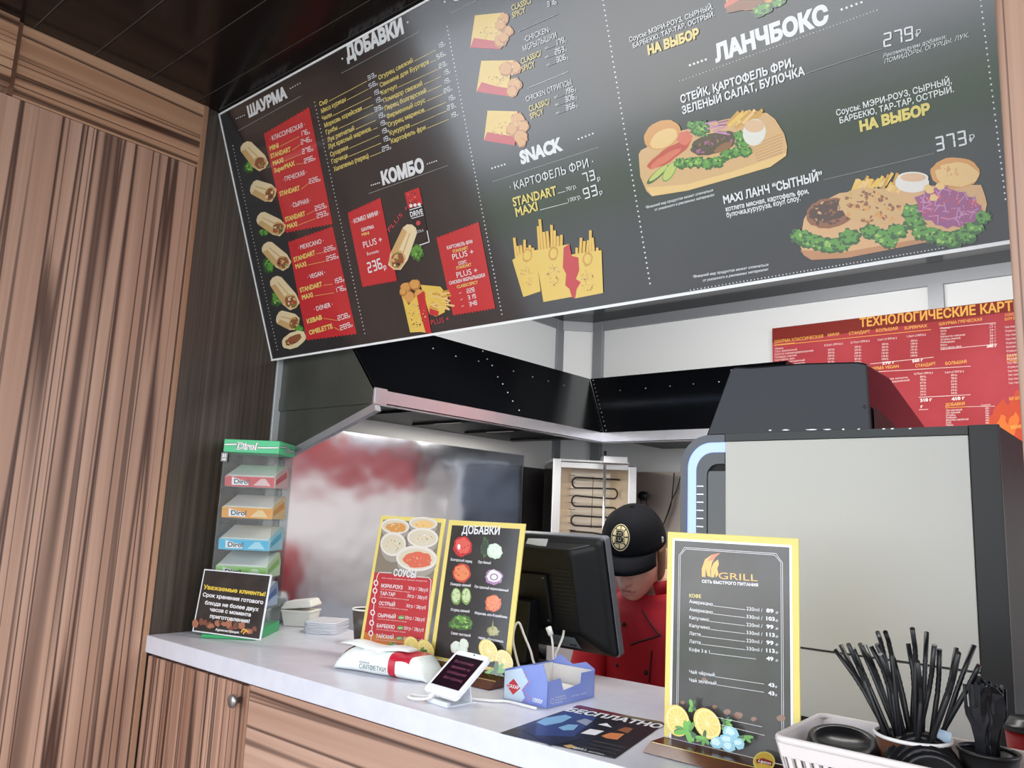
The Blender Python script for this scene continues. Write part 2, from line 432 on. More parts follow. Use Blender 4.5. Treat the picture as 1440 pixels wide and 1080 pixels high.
# unseen kitchen right wall; its open window is added to let daylight in
bm = nb(); box(bm, 1.45, 0.99, 0, 1.5, YB, 0.95); box(bm, 1.45, 0.99, 2.2, 1.5, YB, 2.5); box(bm, 1.45, 0.99, 0.95, 1.5, 1.25, 2.2); box(bm, 1.45, 2.5, 0.95, 1.5, YB, 2.2)
struct('wall_right', bm, M_white_wall)
bm = nb()
for q in ((1.46, 1.25, 0.95, 1.49, 2.5, 0.99), (1.46, 1.25, 2.16, 1.49, 2.5, 2.2), (1.46, 1.25, 0.99, 1.49, 1.29, 2.16), (1.46, 2.46, 0.99, 1.49, 2.5, 2.16), (1.46, 1.855, 0.99, 1.49, 1.895, 2.16)): box(bm, *q)
struct('added_window_1', bm, M_alu)  # frame of the added window
# aluminium profiles
struct('trim_5', bx(-1.99, 1.272, 1.1, -1.966, 1.315, 2.26), mat('pale_aluminium', (196, 198, 202), 0.4, 0.2), bev=0.002)
pA = hit(798, 480, 0, -1.975); pB = hit(789, 480, 0, -1.975)
struct('trim_6', bx(-1.985, 2.615, 1.1, -1.968, 2.660, 2.262), M_alu, bev=0.002)
struct('trim_7', bx(-1.872, YB-0.008, 1.1, -1.826, YB+0.02, 2.262), M_alu, bev=0.002)
struct('trim_8', bx(-1.985, 1.33, 2.222, -1.970, 2.655, 2.262), M_alu)
struct('trim_9', bx(-1.85, YB-0.002, 2.222, 1.45, YB+0.02, 2.262), M_alu)
bm = nb(); M = fr((-1.974, 2.652, 2.222), (0.108, 0.105, 0), (0, 0, 1)); box(bm, 0, 0, -0.008, 0.151, 0.040, 0.004, M)
struct('trim_10', bm, M_alu)
q = hit(1315, 415, 1, YB)
struct('trim_11', bx(q.x-0.02, YB-0.004, 1.1, q.x+0.025, YB+0.02, 2.225), M_alu)
# ceilings
bm = nb(); y = -0.808
while y < 0.95:
    box(bm, -2.1, y+0.0015, 2.5, 1.6, y+0.1335, 2.53); y += 0.135
box(bm, -2.1, y+0.0015, 2.5, 1.6, 1.33, 2.53)
struct('ceiling', bm, M_ceil, bev=0.001)
bm = nb(); y = -0.808
while y < 0.96:
    box(bm, -2.1, y-0.0012, 2.502, 1.6, y+0.0012, 2.52); y += 0.135
struct('trim_12', bm, M_groove)
bm = nb(); y = 1.30
while y < 2.7:
    box(bm, -2.05, y, 2.262, 1.5, min(y+0.188, 2.8), 2.29); y += 0.19
struct('ceiling_kitchen', bm, mat('kitchen_ceiling_gloss', (20, 20, 22), 0.14, spec=0.5))
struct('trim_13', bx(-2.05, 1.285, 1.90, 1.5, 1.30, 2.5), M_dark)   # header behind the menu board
# right post
struct('trim_14', bx(-0.12, 0.976, 0, 0.20, 1.06, 2.5), M_wv, bev=0.002)
struct('wall_front_right', bx(0.20, 0.98, 0, 1.5, 1.05, 1.06), M_wv)

# ================================================================== counter and cabinets
bm = nb()
pts = [(-1.968, 0.977), (-0.124, 0.977), (-0.124, 1.064), (1.2, 1.064), (1.2, 1.93), (-0.78, 1.93), (-0.78, 1.49), (-1.968, 1.44)]
prism(bm, pts, Matrix.Identity(4), 1.060, 1.10)
thing('worktop', bm, M_counter, 'long pale worktop of the service counter carrying menus and boxes', 'counter', (-0.9, 1.2, 1.06), bev=0.002)
t = empty('base_cabinet', (-1.73, 1.2, 0), 'brown veneered cabinet with an upright grain door at the left end under the counter', 'cabinet')
obj('body', bx(-1.962, 1.01, 0.02, -1.508, 1.43, 1.055), M_dark, t)
d = obj('door', bx(-1.962, 0.985, 0.06, -1.512, 1.006, 1.052), M_wdoor, t, bev=0.001)
bm = nb(); k = hit(333, 985, 1, 0.975)
M = fr(k, (1, 0, 0), (0, 0, 1))
lathe(bm, [(0, -0.012), (0.006, -0.012), (0.006, 0.004), (0.012, 0.006), (0.014, 0.010), (0.013, 0.014), (0, 0.0155)], M)
tag(obj('knob', bm, mat('brushed_knob', (170, 168, 164), 0.3, 0.9), d), 'round brushed metal knob')
t = empty('front_panel', (-0.6, 1.2, 0), 'brown veneered counter front with lengthwise grain right of the cabinet door', 'cabinet')
obj('board', bx(-1.505, 0.980, 0.02, -0.122, 1.0, 1.0575), M_wx, t, bev=0.001)
obj('edge_strip', bx(-1.509, 0.979, 0.02, -1.5055, 1.0, 1.0575), M_edge, t)

# ================================================================== steel splashback sheets
sh = nb(); box(sh, -1.979, 1.33, 0.95, -1.973, 2.425, 1.664)
thing('splashback', sh, M_steel, 'large mirror-like stainless sheet on the left kitchen wall behind the chewing gum stand', 'splashback', (-1.976, 1.9, 0.95), group=None)
sh = nb(); box(sh, -1.979, 2.43, 0.95, -1.973, 2.63, 1.62)
thing('splashback', sh, mat('stainless_dark', (92, 92, 94), 0.18, 1.0, bump=0.12, bscale=6), 'narrow stainless sheet with dark reflection in its colour beside the left edge of the grill', 'splashback', (-1.976, 2.53, 0.95))  # steel colour darkened to stand for the black things it mirrors
sh = nb(); box(sh, -1.82, YB-0.006, 0.95, 0.5, YB+0.001, 1.62)
thing('splashback', sh, mat('stainless_warm_reflection', (226, 212, 202), 0.42, 0.75), 'stainless sheet with pinkish reflection in its colour on the back wall right of the grill', 'splashback', (-1.2, YB, 0.95))  # warm reflections painted into the steel as an even pinkish tint

# ================================================================== extractor hoods
HX, HR0, HR1 = -1.545, 1.695, 1.731
M_hood = mat('hood_black', (8, 9, 11), 0.14, coat=0.2, noise=(4, (11, 12, 16)))
M_filter = mat('near_black_steel', (18, 17, 17), 0.4, 0.3, noise=(8, (9, 9, 9)))  # near-black mottled colour of the hood filters
M_hood_end = mat('hood_end_steel', (92, 94, 88), 0.3, 0.35, noise=(7, (74, 76, 70)))
YE = 1.29
t = empty('extractor_hood', (-1.75, 1.9, 1.69), 'long black extractor hood on the left wall with a shiny steel lip', 'extractor hood')
bm = nb()   # sloped black face
P = [(-1.545, YE, HR1), (-1.545, 2.34, HR1), (-1.752, 2.547, 1.975), (-1.752, YE, 1.975)]
T = [V(p)-V((0.004, 0, 0.006)) for p in P]
loft(bm, [[V(p) for p in P], T], smooth=False)
obj('front_panel', bm, M_hood, t)
bm = nb()
loft(bm, [[V((-1.752, YE, 1.975)), V((-1.752, 2.547, 1.975)), V((-1.979, 2.545, 1.975)), V((-1.979, YE, 1.975))], [V((-1.752, YE, 1.968)), V((-1.752, 2.547, 1.968)), V((-1.979, 2.545, 1.968)), V((-1.979, YE, 1.968))]], smooth=False)
obj('top_panel', bm, M_hood, t)
bm = nb(); M = fr((0, YE, 0), (1, 0, 0), (0, 0, 1))
prism(bm, [(-1.979, HR1), (-1.547, HR1), (-1.754, 1.973), (-1.979, 1.973)], M, 0, -0.005)
tag(obj('end_panel', bm, M_hood_end, t), 'greenish grey steel end panel')
bm = nb(); box(bm, -1.979, YE-0.002, HR0, -1.549, YE+0.004, HR1)
obj('end_lip', bm, M_hood_end, t)
bm = nb(); box(bm, -1.549, YE-0.004, HR0, -1.543, 2.338, HR1); box(bm, -1.565, YE, HR0-0.001, -1.543, 2.338, HR0+0.003)
prism(bm, [(-1.5485, HR0-0.002), (-1.5418, HR0-0.002), (-1.5418, HR1+0.004), (-1.5485, HR1+0.004)], fr((0, YE-0.003, 0), (1, 0, 0), (0, 0, 1)), 0, -0.04)
tag(obj('lip', bm, M_steel2, t), 'shiny stainless lip')
# triangular end bracket with a bright folded edge
a = hitp(388, 578, (0, YE+0.002, 0), (0, 1, 0)); bq = hitp(530, 566, (0, YE+0.002, 0), (0, 1, 0)); c = hitp(424, 624, (0, YE+0.002, 0), (0, 1, 0))
dl = (c-bq); e = c + dl*((-1.975-c.x)/dl.x)
bm = nb(); prism(bm, [(-1.977, HR0), (HX-0.004, HR0), (HX-0.02, HR0-0.006), (-1.977, e.z)], fr((0, YE+0.004, 0), (1, 0, 0), (0, 0, 1)), 0, -0.003)
obj('bracket', bm, M_hood_end, t)
bm = nb(); dn = V((dl.z, 0, -dl.x)).normalized()
if dn.z > 0: dn = -dn
q0 = V((HX-0.001, YE, HR0)); q1 = V((-1.977, YE, e.z))
loft(bm, [[q0, q0+dn*0.020, q0+dn*0.020+V((0, 0.018, 0)), q0+V((0, 0.018, 0))], [q1, q1+dn*0.016, q1+dn*0.016+V((0, 0.018, 0)), q1+V((0, 0.018, 0))]], smooth=False)
tag(obj('bracket_edge', bm, M_steel2, t), 'bright folded steel edge')
bm = nb(); box(bm, -1.979, YE+0.05, 1.712, -1.57, 2.36, 1.722)
for yy in (1.5, 1.75, 2.0, 2.25): box(bm, -1.9, yy, 1.704, -1.6, yy+0.012, 1.713)
obj('grease_filter', bm, M_filter, t)
nrm = V((0.244, 0, 0.207)).normalized()
def rivet(bm, p, n, r=0.0026):
    n = V(n); ex = n.orthogonal(); lathe(bm, [(r, 0), (r*0.7, r*0.5), (0, r*0.7)], fr(p, ex, n.cross(ex)), 8)
def hoodpt(x, y): return hitp(x, y, P[0], (V(P[1])-V(P[0])).cross(V(P[3])-V(P[0])))
for x, y in ((609, 490), (641, 501), (673, 508), (685, 505), (692, 514), (722, 522), (749, 530), (771, 536), (793, 542), (700, 530), (707, 540), (714, 552), (721, 564), (730, 577), (679, 494)):
    bm = nb(); rivet(bm, hoodpt(x, y), nrm); obj('rivet', bm, mat('rivet_steel', (190, 190, 190), 0.3, 0.9), t)
# back hood
t = empty('extractor_hood', (-1.0, 2.6, 1.69), 'black extractor hood across the back wall behind the coffee machine hopper', 'extractor hood')
bm = nb(); P2 = [(-1.543, 2.34, HR1), (-0.96, 2.34, HR1), (-0.96, 2.547, 1.975), (-1.750, 2.547, 1.975)]
loft(bm, [[V(p) for p in P2], [V(p)+V((0, 0.004, -0.006)) for p in P2]], smooth=False)
obj('front_panel', bm, M_hood, t)
obj('side_panel', bx(-0.963, 2.345, 1.70, -0.960, YB+0.01, 1.735), M_hood, t)
obj('top_panel', bx(-1.75, 2.549, 1.968, -0.96, YB+0.01, 1.975), M_hood, t)
bm = nb(); box(bm, -1.543, 2.334, HR0, -0.96, 2.340, HR1); box(bm, -1.543, 2.334, HR0-0.001, -0.96, 2.36, HR0+0.003)
tag(obj('lip', bm, M_steel2, t), 'shiny stainless lip')
obj('grease_filter', bx(-1.54, 2.362, 1.712, -0.97, YB+0.01, 1.722), M_filter, t)
n2 = (0, -0.244, 0.207)
for x, y in ((872, 549), (908, 546), (942, 543), (975, 540), (1011, 537)):
    bm = nb(); rivet(bm, hitp(x, y, P2[0], n2), V(n2).normalized()); obj('rivet', bm, MATS['rivet_steel'], t)
for k in range(13):
    f = (k+0.5)/13; p = V(P2[0])*(1-f)+V(P2[3])*f
    bm = nb(); rivet(bm, p+V((0.012, 0, 0)), V(n2).normalized(), 0.002); obj('rivet', bm, MATS['rivet_steel'], t)

# ================================================================== menu board
BT = V((XL, 1.014, 2.496)); BB = V((XL, 1.255, 1.838)); BW = 1.90
bn = V((1, 0, 0)).cross(BT-BB).normalized()
t = empty('menu_board', (-1.05, 1.13, 1.838), 'wide black menu board with food pictures tilted above the counter', 'menu board')
Mb = fr(BB, (1, 0, 0), BT-BB); BH = (BT-BB).length
M_board = mat('board_black', (34, 33, 36), 0.22, spec=0.85, noise=(9, (44, 42, 44)), coat=1.0)
bm = nb(); box(bm, 0.004, 0.004, -0.03, BW, BH-0.004, 0.0, Mb)
obj('panel', bm, M_board, t)
bm = nb(); box(bm, 0, -0.001, -0.032, BW, 0.0045, 0.003, Mb); box(bm, 0, BH-0.0045, -0.032, BW, BH, 0.002, Mb); box(bm, 0, 0.0045, -0.032, 0.0035, BH-0.0045, 0.002, Mb)
obj('frame', bm, mat('white_edge', (252, 252, 252), 0.3), t)
# ---- artwork on the menu board
def ink(name, rgb, rough=0.22): return mat('print_'+name, rgb, rough, spec=0.85, coat=1.0)
K_w = ink('white', (240, 240, 242)); K_y = ink('yellow', (238, 214, 118)); K_r = ink('red', (206, 40, 48)); K_pk = ink('pink_red', (214, 70, 84))
K_cream = ink('tortilla', (244, 222, 178)); K_tan = ink('toasted', (220, 178, 118)); K_br = ink('meat', (150, 92, 54)); K_db = ink('dark_meat', (82, 50, 34))
K_g = ink('lettuce', (96, 158, 62)); K_dg = ink('dark_lettuce', (52, 98, 40)); K_lg = ink('light_lettuce', (160, 200, 92)); K_fy = ink('fries', (240, 196, 84)); K_fy2 = ink('fries_dark', (216, 158, 56))
K_bag = ink('bag_yellow', (240, 202, 92)); K_nug = ink('nugget', (226, 164, 88)); K_nug2 = ink('nugget_dark', (190, 120, 56)); K_bk = ink('black', (20, 20, 22)); K_gr = ink('grey', (150, 150, 150))
K_wd = ink('board_wood', (226, 178, 124)); K_wd2 = ink('board_wood_dark', (200, 140, 92)); K_bun = ink('bun', (226, 160, 84)); K_bun2 = ink('bun_light', (244, 202, 132)); K_tom = ink('tomato', (204, 62, 46)); K_tom2 = ink('tomato_light', (228, 110, 84))
K_pur = ink('cabbage', (160, 82, 136)); K_pur2 = ink('cabbage_light', (206, 140, 184)); K_cuc = ink('cucumber', (200, 208, 110)); K_bowl = ink('bowl', (238, 232, 224)); K_sauce = ink('sauce', (232, 190, 150)); K_gy = ink('soft_grey', (110, 108, 110))
def speck(s, cx, cy, rx, ry, rot, n, r0, r1, mats):
    a = math.radians(rot)
    for i in range(n):
        t = random.uniform(0, 2*math.pi); q = math.sqrt(random.random()); x, y = rx*q*math.cos(t), ry*q*math.sin(t)
        r = random.uniform(r0, r1)
        s.ell(cx+x*math.cos(a)-y*math.sin(a), cy+x*math.sin(a)+y*math.cos(a), r, r*random.uniform(0.5, 1), random.uniform(0, 180), random.choice(mats), 7, 0.25, l=s.lay+1+i % 6)
    s.lay += 7
def leaf(s, cx, cy, rx, ry, rot=0):
    s.ell(cx, cy, rx, ry, rot, K_dg, 26, 0.22); s.ell(cx, cy-ry*0.1, rx*0.8, ry*0.75, rot, K_g, 22, 0.3)
    speck(s, cx, cy, rx*0.7, ry*0.6, rot, 8, rx*0.12, rx*0.25, [K_lg, K_dg, K_g])
def wrap(s, cx, cy, ln, wd, ang, open_f=1.0):
    """rolled flatbread, filling at the far end; ang in picture degrees"""
    a = math.radians(ang); ux, uy = math.cos(a), math.sin(a); vx, vy = -uy, ux
    def q(l, w_): return (cx+ux*l+vx*w_, cy+uy*l+vy*w_)
    h = ln/2; w_ = wd/2
    s.poly([q(-h, -w_*0.55), q(-h*0.8, -w_*0.85), q(h*0.4, -w_), q(h*0.9, -w_*0.7), q(h, 0), q(h*0.9, w_*0.75), q(h*0.4, w_), q(-h*0.8, w_*0.8), q(-h, w_*0.5), q(-h*1.07, 0)], K_cream)
    s.poly([q(-h*0.7, w_*0.2), q(h*0.4, w_*0.3), q(h*0.4, w_), q(-h*0.8, w_*0.8)], K_tan)
    s.poly([q(-h*0.7, -w_*0.2), q(h*0.3, -w_*0.35), q(h*0.3, -w_*0.2), q(-h*0.7, -w_*0.08)], K_tan)
    c = q(h*0.55, w_*0.05)
    s.ell(c[0], c[1], h*0.42, w_*0.82, ang, K_tan, 16, 0.08); s.ell(c[0], c[1], h*0.34, w_*0.66, ang, K_br, 16, 0.12)
    speck(s, c[0], c[1], h*0.32, w_*0.6, ang, 16, ln*0.02, ln*0.055, [K_db, K_tan, K_cream, K_g, K_tom, K_br])
def tagbox(s, TL, TR, BR, BL, m=K_r, teeth=14):
    TL, TR, BR, BL = map(V, (TL, TR, BR, BL)); P = []
    up = (TL-BL).normalized()
    for i in range(teeth*2+1): P.append(TL+(TR-TL)*i/(teeth*2) + up*(1.6 if i % 2 else -0.6))
    for i in range(teeth*2+1): P.append(BR+(BL-BR)*i/(teeth*2) - up*(1.6 if i % 2 else -0.6))
    s.poly(P, m)
B = Sheet(BB, (1, 0, 0), BT-BB)
Z1 = lambda x, y: (300+x/4, y/4)
Z2 = lambda x, y: (300+x/3.272, 180+y/3.272)
Z3 = lambda x, y: (600+x/4.5, y/4.5)
Z4 = lambda x, y: (600+x/4.32, 200+y/4.32)
Z5 = lambda x, y: (860+x/4.8, y/4.8)
Z6 = lambda x, y: (1130+x/4.645, y/4.645)
Z7 = lambda x, y: (870+x/5.143, 120+y/5.143)
Z8 = lambda x, y: (900+x/2.667, 180+y/2.667)
ZA = lambda x, y: (480+x/5.141, 260+y/5.141)
ZB = lambda x, y: (1100+x/4.8, 210+y/4.8)
# chalk smudges on the black ground
for k in range(10):
    x, y = random.uniform(430, 1250), random.uniform(40, 330)
# ruled dots
B.dots(Z1(570, 575), Z2(697, 945), 62, 0.75, K_w); B.dots(Z1(1315, 150), Z4(457, 1045), 72, 0.95, K_w)
B.dots((848, 0), Z4(1357, 858), 56, 1.25, K_w); B.dots(Z1(110, 820), Z2(295, 1020), 60, 0.6, K_w); B.dots((1379, 0), (1414, 280), 34, 1.4, K_w)
B.dots(Z8(190, 608), Z8(1135, 450), 72, 0.9, K_w); B.line((404, 503), (560, 478.5), 0.6, K_gr); B.dots((562, 478), (720, 452), 60, 0.5, K_w); B.line((725, 451), (940, 415), 0.6, K_gr)
# headings
def head(st, p, q, h, d1, d2, u1, u2, dotted=False, r=1.0, bold=0.06, n=5):
    B.text(st, p, q, h, K_w, bold)
    if d1: B.dots(d1[0], d1[1], n, r, K_w)
    if d2: B.dots(d2[0], d2[1], n, r, K_w)
    if dotted: B.dots(u1, u2, 60, 0.7, K_w)
    elif u1: B.line(u1, u2, 0.7, K_gr)
head('ШАУРМА', Z1(200, 660), Z1(418, 545), 15, (Z1(130, 667), Z1(175, 648)), (Z1(435, 497), Z1(487, 468)), Z1(140, 735), Z1(495, 540), r=0.9)
head('ДОБАВКИ', Z1(752, 340), Z1(1073, 182), 19, None, None, Z1(720, 413), Z1(1160, 177)); B.ell(481.5, 82.5, 1.3, 1.5, 0, K_w, 8); B.ell(573.3, 31.3, 1.3, 1.5, 0, K_w, 8)
head('КОМБО', Z1(953, 1038), Z1(1190, 960), 17, (Z1(890, 1042), Z1(935, 1028)), (Z1(1205, 922), Z1(1255, 905)), Z2(715, 302), Z2(1080, 172))
head('SNACK', Z3(598, 1037), Z3(865, 945), 17, (Z3(415, 1065), Z3(495, 1040)), (Z3(962, 880), Z3(1052, 845)), Z4(400, 240), Z4(1045, 30), r=1.3)
head('ЛАНЧБОКС', Z5(703, 418), Z6(170, 140), 22, (Z5(530, 440), Z5(637, 402)), (Z6(250, 62), Z6(378, 15)), Z5(460, 548), Z6(480, 65), True, r=1.8)
B.text('CHICKEN', (636, 3), (720, -28), 16, K_w, 0.03); B.line(Z3(150, 85), Z3(310, 5), 0.7, K_gr); B.ell(625.5, 2.5, 1.3, 1.4, 0, K_w, 8)
# extras list
def row(st, p, xe, pr, price, h=6.2, pw=9.5, ph=7.2, m=K_y, ruble=True):
    p, pr = V(p), V(pr); d = (pr-p)/(pr.x-p.x)
    e = p+d*(xe-p.x)
    B.text(st, p, e, h, m, 0.022); B.line(e+d*1.5+V((0, -0.4)), pr-d*1.2+V((0, -0.4)), 0.7, m)
    sl = V((1, d.y))
    B.seg(price, pr, pr+sl*pw, ph, K_w, 0.15)
    if ruble: B.text('р', pr+sl*(pw+1.0), pr+sl*(pw+3.0), 3.2, K_w, 0.01)
for st, x, y, xe, px, py, pr in (('Сыр', 600, 598, 645, 870, 455, '33'), ('Мясо курицы', 610, 638, 747, 878, 500, '56'), ('Чили', 615, 680, 668, 895, 545, '19'), ('Морковь корейская', 628, 718, 838, 905, 588, '19'),
        ('Грибы', 636, 757, 700, 908, 633, '39'), ('Лук репчатый', 645, 800, 795, 920, 675, '19'), ('Лук красный маринов.', 650, 838, 893, 930, 717, '19'), ('Сухарики', 660, 882, 760, 940, 760, '19'), ('Горчица', 668, 922, 757, 948, 805, '19'), ('Халапеньо (перец)', 680, 965, 876, 952, 855, '29'),
        ('Огурец свежий', 932, 450, 1125, 1258, 280, '19'), ('Свинина для Бургера', 940, 492, 1215, 1260, 335, '56'), ('Кетчуп', 948, 535, 1035, 1270, 388, '23'), ('Помидор свежий', 960, 578, 1178, 1288, 430, '19'), ('Перец болгарский', 968, 622, 1200, 1290, 480, '19'),
        ('Фирменный соус', 978, 668, 1195, 1298, 528, '26'), ('Огурец маринов.', 985, 715, 1195, 1315, 575, '19'), ('Кукуруза', 995, 762, 1107, 1318, 623, '23'), ('Картофель фри', 1003, 808, 1197, 1330, 670, '19')):
    row(st, Z1(x, y), 300+xe/4, Z1(px, py), pr)
# red price tags
tagbox(B, Z1(285, 755), Z1(540, 605), Z2(550, 440), Z2(335, 480)); tagbox(B, Z2(345, 527), Z2(550, 455), Z2(660, 945), Z2(430, 975))
B.text('· КЛАССИЧЕСКАЯ ·', Z1(322, 795), Z1(517, 712), 6.5, K_w, 0.01)
def trow(st, p, q, price, a, b, h=6.3, ph=7.4):
    B.text(st, p, q, h, K_y, 0.04); a, b = V(a), V(b)
    B.line(V(q)+V((1.5, -1)), a+V((-1.5, -0.5)), 0.5, K_y); B.seg(price, a, b, ph, K_w, 0.15)
    d = (b-a)/(b.x-a.x); B.text('р', b+d*1.0, b+d*3.0, 3.4, K_w, 0.01)
trow('MINI', Z1(320, 848), Z1(370, 828), '176', Z1(490, 770), Z1(533, 755)); trow('STANDART', Z1(325, 892), Z1(438, 850), '246', Z1(495, 815), Z1(545, 797)); trow('MAXI', Z1(338, 932), Z1(396, 910), '276', Z1(503, 868), Z1(553, 850)); trow('SuperMAX', Z1(345, 972), Z1(462, 928), '296', Z1(513, 922), Z1(565, 902))
B.text('· ГРЕЧЕСКАЯ ·', Z1(395, 1024), Z1(527, 980), 6.3, K_w, 0.01); trow('STANDART', Z2(307, 314), Z2(400, 285), '226', Z2(442, 258), Z2(485, 245))
B.text('· СЫРНАЯ ·', Z2(360, 368), Z2(450, 342), 6.3, K_w, 0.01); trow('STANDART', Z2(333, 432), Z2(425, 402), '259', Z2(470, 383), Z2(514, 368)); trow('MAXI', Z2(342, 464), Z2(388, 450), '293', Z2(478, 417), Z2(522, 402))
B.text('· MEXICANO ·', Z2(393, 562), Z2(510, 527), 6.3, K_w, 0.01); trow('STANDART', Z2(372, 617), Z2(471, 582), '226', Z2(512, 574), Z2(555, 560)); trow('MAXI', Z2(381, 648), Z2(430, 634), '256', Z2(523, 614), Z2(568, 600))
B.text('· VEGAN ·', Z2(437, 697), Z2(517, 673), 6.3, K_w, 0.01); trow('STANDART', Z2(401, 757), Z2(503, 727), '159', Z2(554, 720), Z2(595, 706)); trow('MAXI', Z2(411, 790), Z2(460, 776), '176', Z2(560, 760), Z2(603, 747))
B.text('· DӧNER ·', Z2(466, 844), Z2(552, 820), 6.3, K_w, 0.01); trow('KEBAB', Z2(434, 900), Z2(503, 879), '208', Z2(575, 887), Z2(622, 872)); trow('OMELETTE', Z2(444, 952), Z2(551, 920), '289', Z2(586, 932), Z2(633, 915))
leaf(B, *Z2(165, 180), 7, 8); wrap(B, *Z2(190, 130), 45, 24, 48); wrap(B, *Z2(232, 290), 36, 26, 22); leaf(B, *Z2(232, 482), 7, 5); wrap(B, *Z2(268, 442), 42, 24, 30)
leaf(B, *Z2(258, 630), 8, 12); wrap(B, *Z2(292, 590), 46, 24, 43); leaf(B, *Z2(293, 785), 8, 11); wrap(B, *Z2(330, 760), 52, 24, 52)
wrap(B, *Z2(345, 885), 32, 24, 20); leaf(B, *Z2(398, 930), 7, 7); B.ell(*Z2(372, 975), 18, 11, -28, K_cream, 20, 0.06); B.ell(*Z2(368, 975), 13, 6, -28, K_br, 18, 0.12); speck(B, *Z2(368, 975), 12, 5, -28, 14, 0.8, 1.8, [K_db, K_tan, K_tom, K_br])
# combo
tagbox(B, ZA(48, 205), ZA(285, 95), ZA(405, 690), ZA(155, 735)); tagbox(B, ZA(690, 385), ZA(995, 270), ZA(1115, 890), ZA(810, 940))
B.text('· КОМБО МИНИ ·', ZA(82, 283), ZA(283, 212), 6, K_w, 0.02); B.text('ШАУРМА', ZA(150, 337), ZA(240, 312), 4.5, K_w, 0.02); B.text('MINI', ZA(152, 370), ZA(205, 356), 4, K_y, 0.02); B.text('PLUS +', ZA(165, 457), ZA(300, 415), 9, K_w, -0.008); B.text('Euromix', ZA(190, 510), ZA(275, 487), 4.5, K_w)
B.seg('236', ZA(200, 640), ZA(303, 603), 16, K_w, 0.15); B.text('р', ZA(312, 612), ZA(330, 605), 7, K_w, 0.02)
B.text('PLUS +', ZA(352, 342), ZA(490, 168), 8.5, K_pk, -0.005)
B.poly([ZA(460, 58), ZA(565, 18), ZA(638, 412), ZA(555, 440)], K_bk); B.poly([ZA(460, 58), ZA(565, 18), ZA(590, 140), ZA(487, 172)], K_r); speck(B, *ZA(525, 95), 9, 9, 0, 16, 0.7, 1.8, [K_tom2, K_db, K_pk])
for x in (505, 535, 565): B.ell(*ZA(x, 150-0.15*(x-505)), 2.4, 2.6, 0, K_w, 9, 0.1)
B.text('DRIVE', ZA(503, 232), ZA(594, 208), 7, K_w, 0.03); B.line(ZA(495, 182), ZA(583, 155), 1.2, K_w); B.line(ZA(510, 243), ZA(598, 218), 1.0, K_w); B.ell(*ZA(558, 275), 3, 3.6, 0, K_pk, 9, 0.2); B.text('COLA', ZA(548, 348), ZA(598, 335), 3.6, K_w)
B.path([ZA(622, 330), ZA(638, 412), ZA(555, 440)], 1.3, K_w)
leaf(B, *ZA(548, 490), 9, 12); wrap(B, *ZA(445, 455), 66, 26, 112)
# bags of chicken and fries
B.poly([ZA(575, 722), ZA(720, 735), ZA(760, 790), ZA(750, 920), ZA(690, 950), ZA(640, 935)], K_bag)
for k in range(26):
    x, y = random.uniform(620, 750), random.uniform(770, 890); a = random.uniform(-0.2, 0.75); L = random.uniform(45, 80)
    B.line(ZA(x, y), ZA(x+L*math.cos(a), y+L*math.sin(a)), 2.6, random.choice([K_fy, K_fy2, K_bun2]))
B.poly([ZA(640, 890), ZA(710, 915), ZA(700, 948), ZA(640, 938)], K_r)
for x, y, r in ((470, 742, 40), (535, 722, 42), (490, 815, 50), (570, 795, 42), (450, 775, 28)):
    B.ell(*ZA(x, y), r/5, r/5.4, 0, K_nug2, 16, 0.1); B.ell(*ZA(x-4, y-5), r/6.2, r/6.6, 0, K_nug, 16, 0.12)
B.poly([ZA(440, 800), ZA(490, 868), ZA(545, 800), ZA(600, 765), ZA(655, 1075), ZA(575, 1062), ZA(500, 1066)], K_bag); B.poly([ZA(548, 800), ZA(600, 765), ZA(655, 1075), ZA(612, 1068), ZA(575, 940)], K_r)
speck(B, *ZA(545, 940), 13, 18, 0, 40, 0.6, 1.3, [K_br, K_tan, K_db]); B.text('PLUS +', ZA(655, 1012), ZA(785, 982), 7, K_pk, -0.005)
for st, p, q, h, m in (('КАРТОФЕЛЬ ФРИ', (768, 467), (952, 420), 4.6, K_w), ('STANDART', (810, 492), (920, 463), 4.2, K_y), ('СОУС', (852, 580), (910, 565), 4.6, K_w), ('STANDART', (835, 612), (945, 584), 4.2, K_y), ('CHICKEN МGРЫЛЫШКИ', (785, 722), (1042, 662), 4.6, K_w), ('CLASSIC/SPICY', (840, 748), (992, 712), 4.2, K_y)):
    B.text(st, ZA(*p), ZA(*q), h, m, 0.02)
B.text('PLUS +', ZA(810, 542), ZA(962, 500), 8, K_w, -0.008); B.text('PLUS +', ZA(840, 672), ZA(990, 635), 8, K_w, -0.008)
for st, y in (('228', 785), ('319', 832), ('348', 880)):
    B.seg(st, ZA(912+(y-785)*0.19, y), ZA(968+(y-785)*0.19, y-15), 6.6, K_w, 0.15); B.text('шт', ZA(855+(y-785)*0.2, y+2), ZA(872+(y-785)*0.2, y-3), 2, K_w)
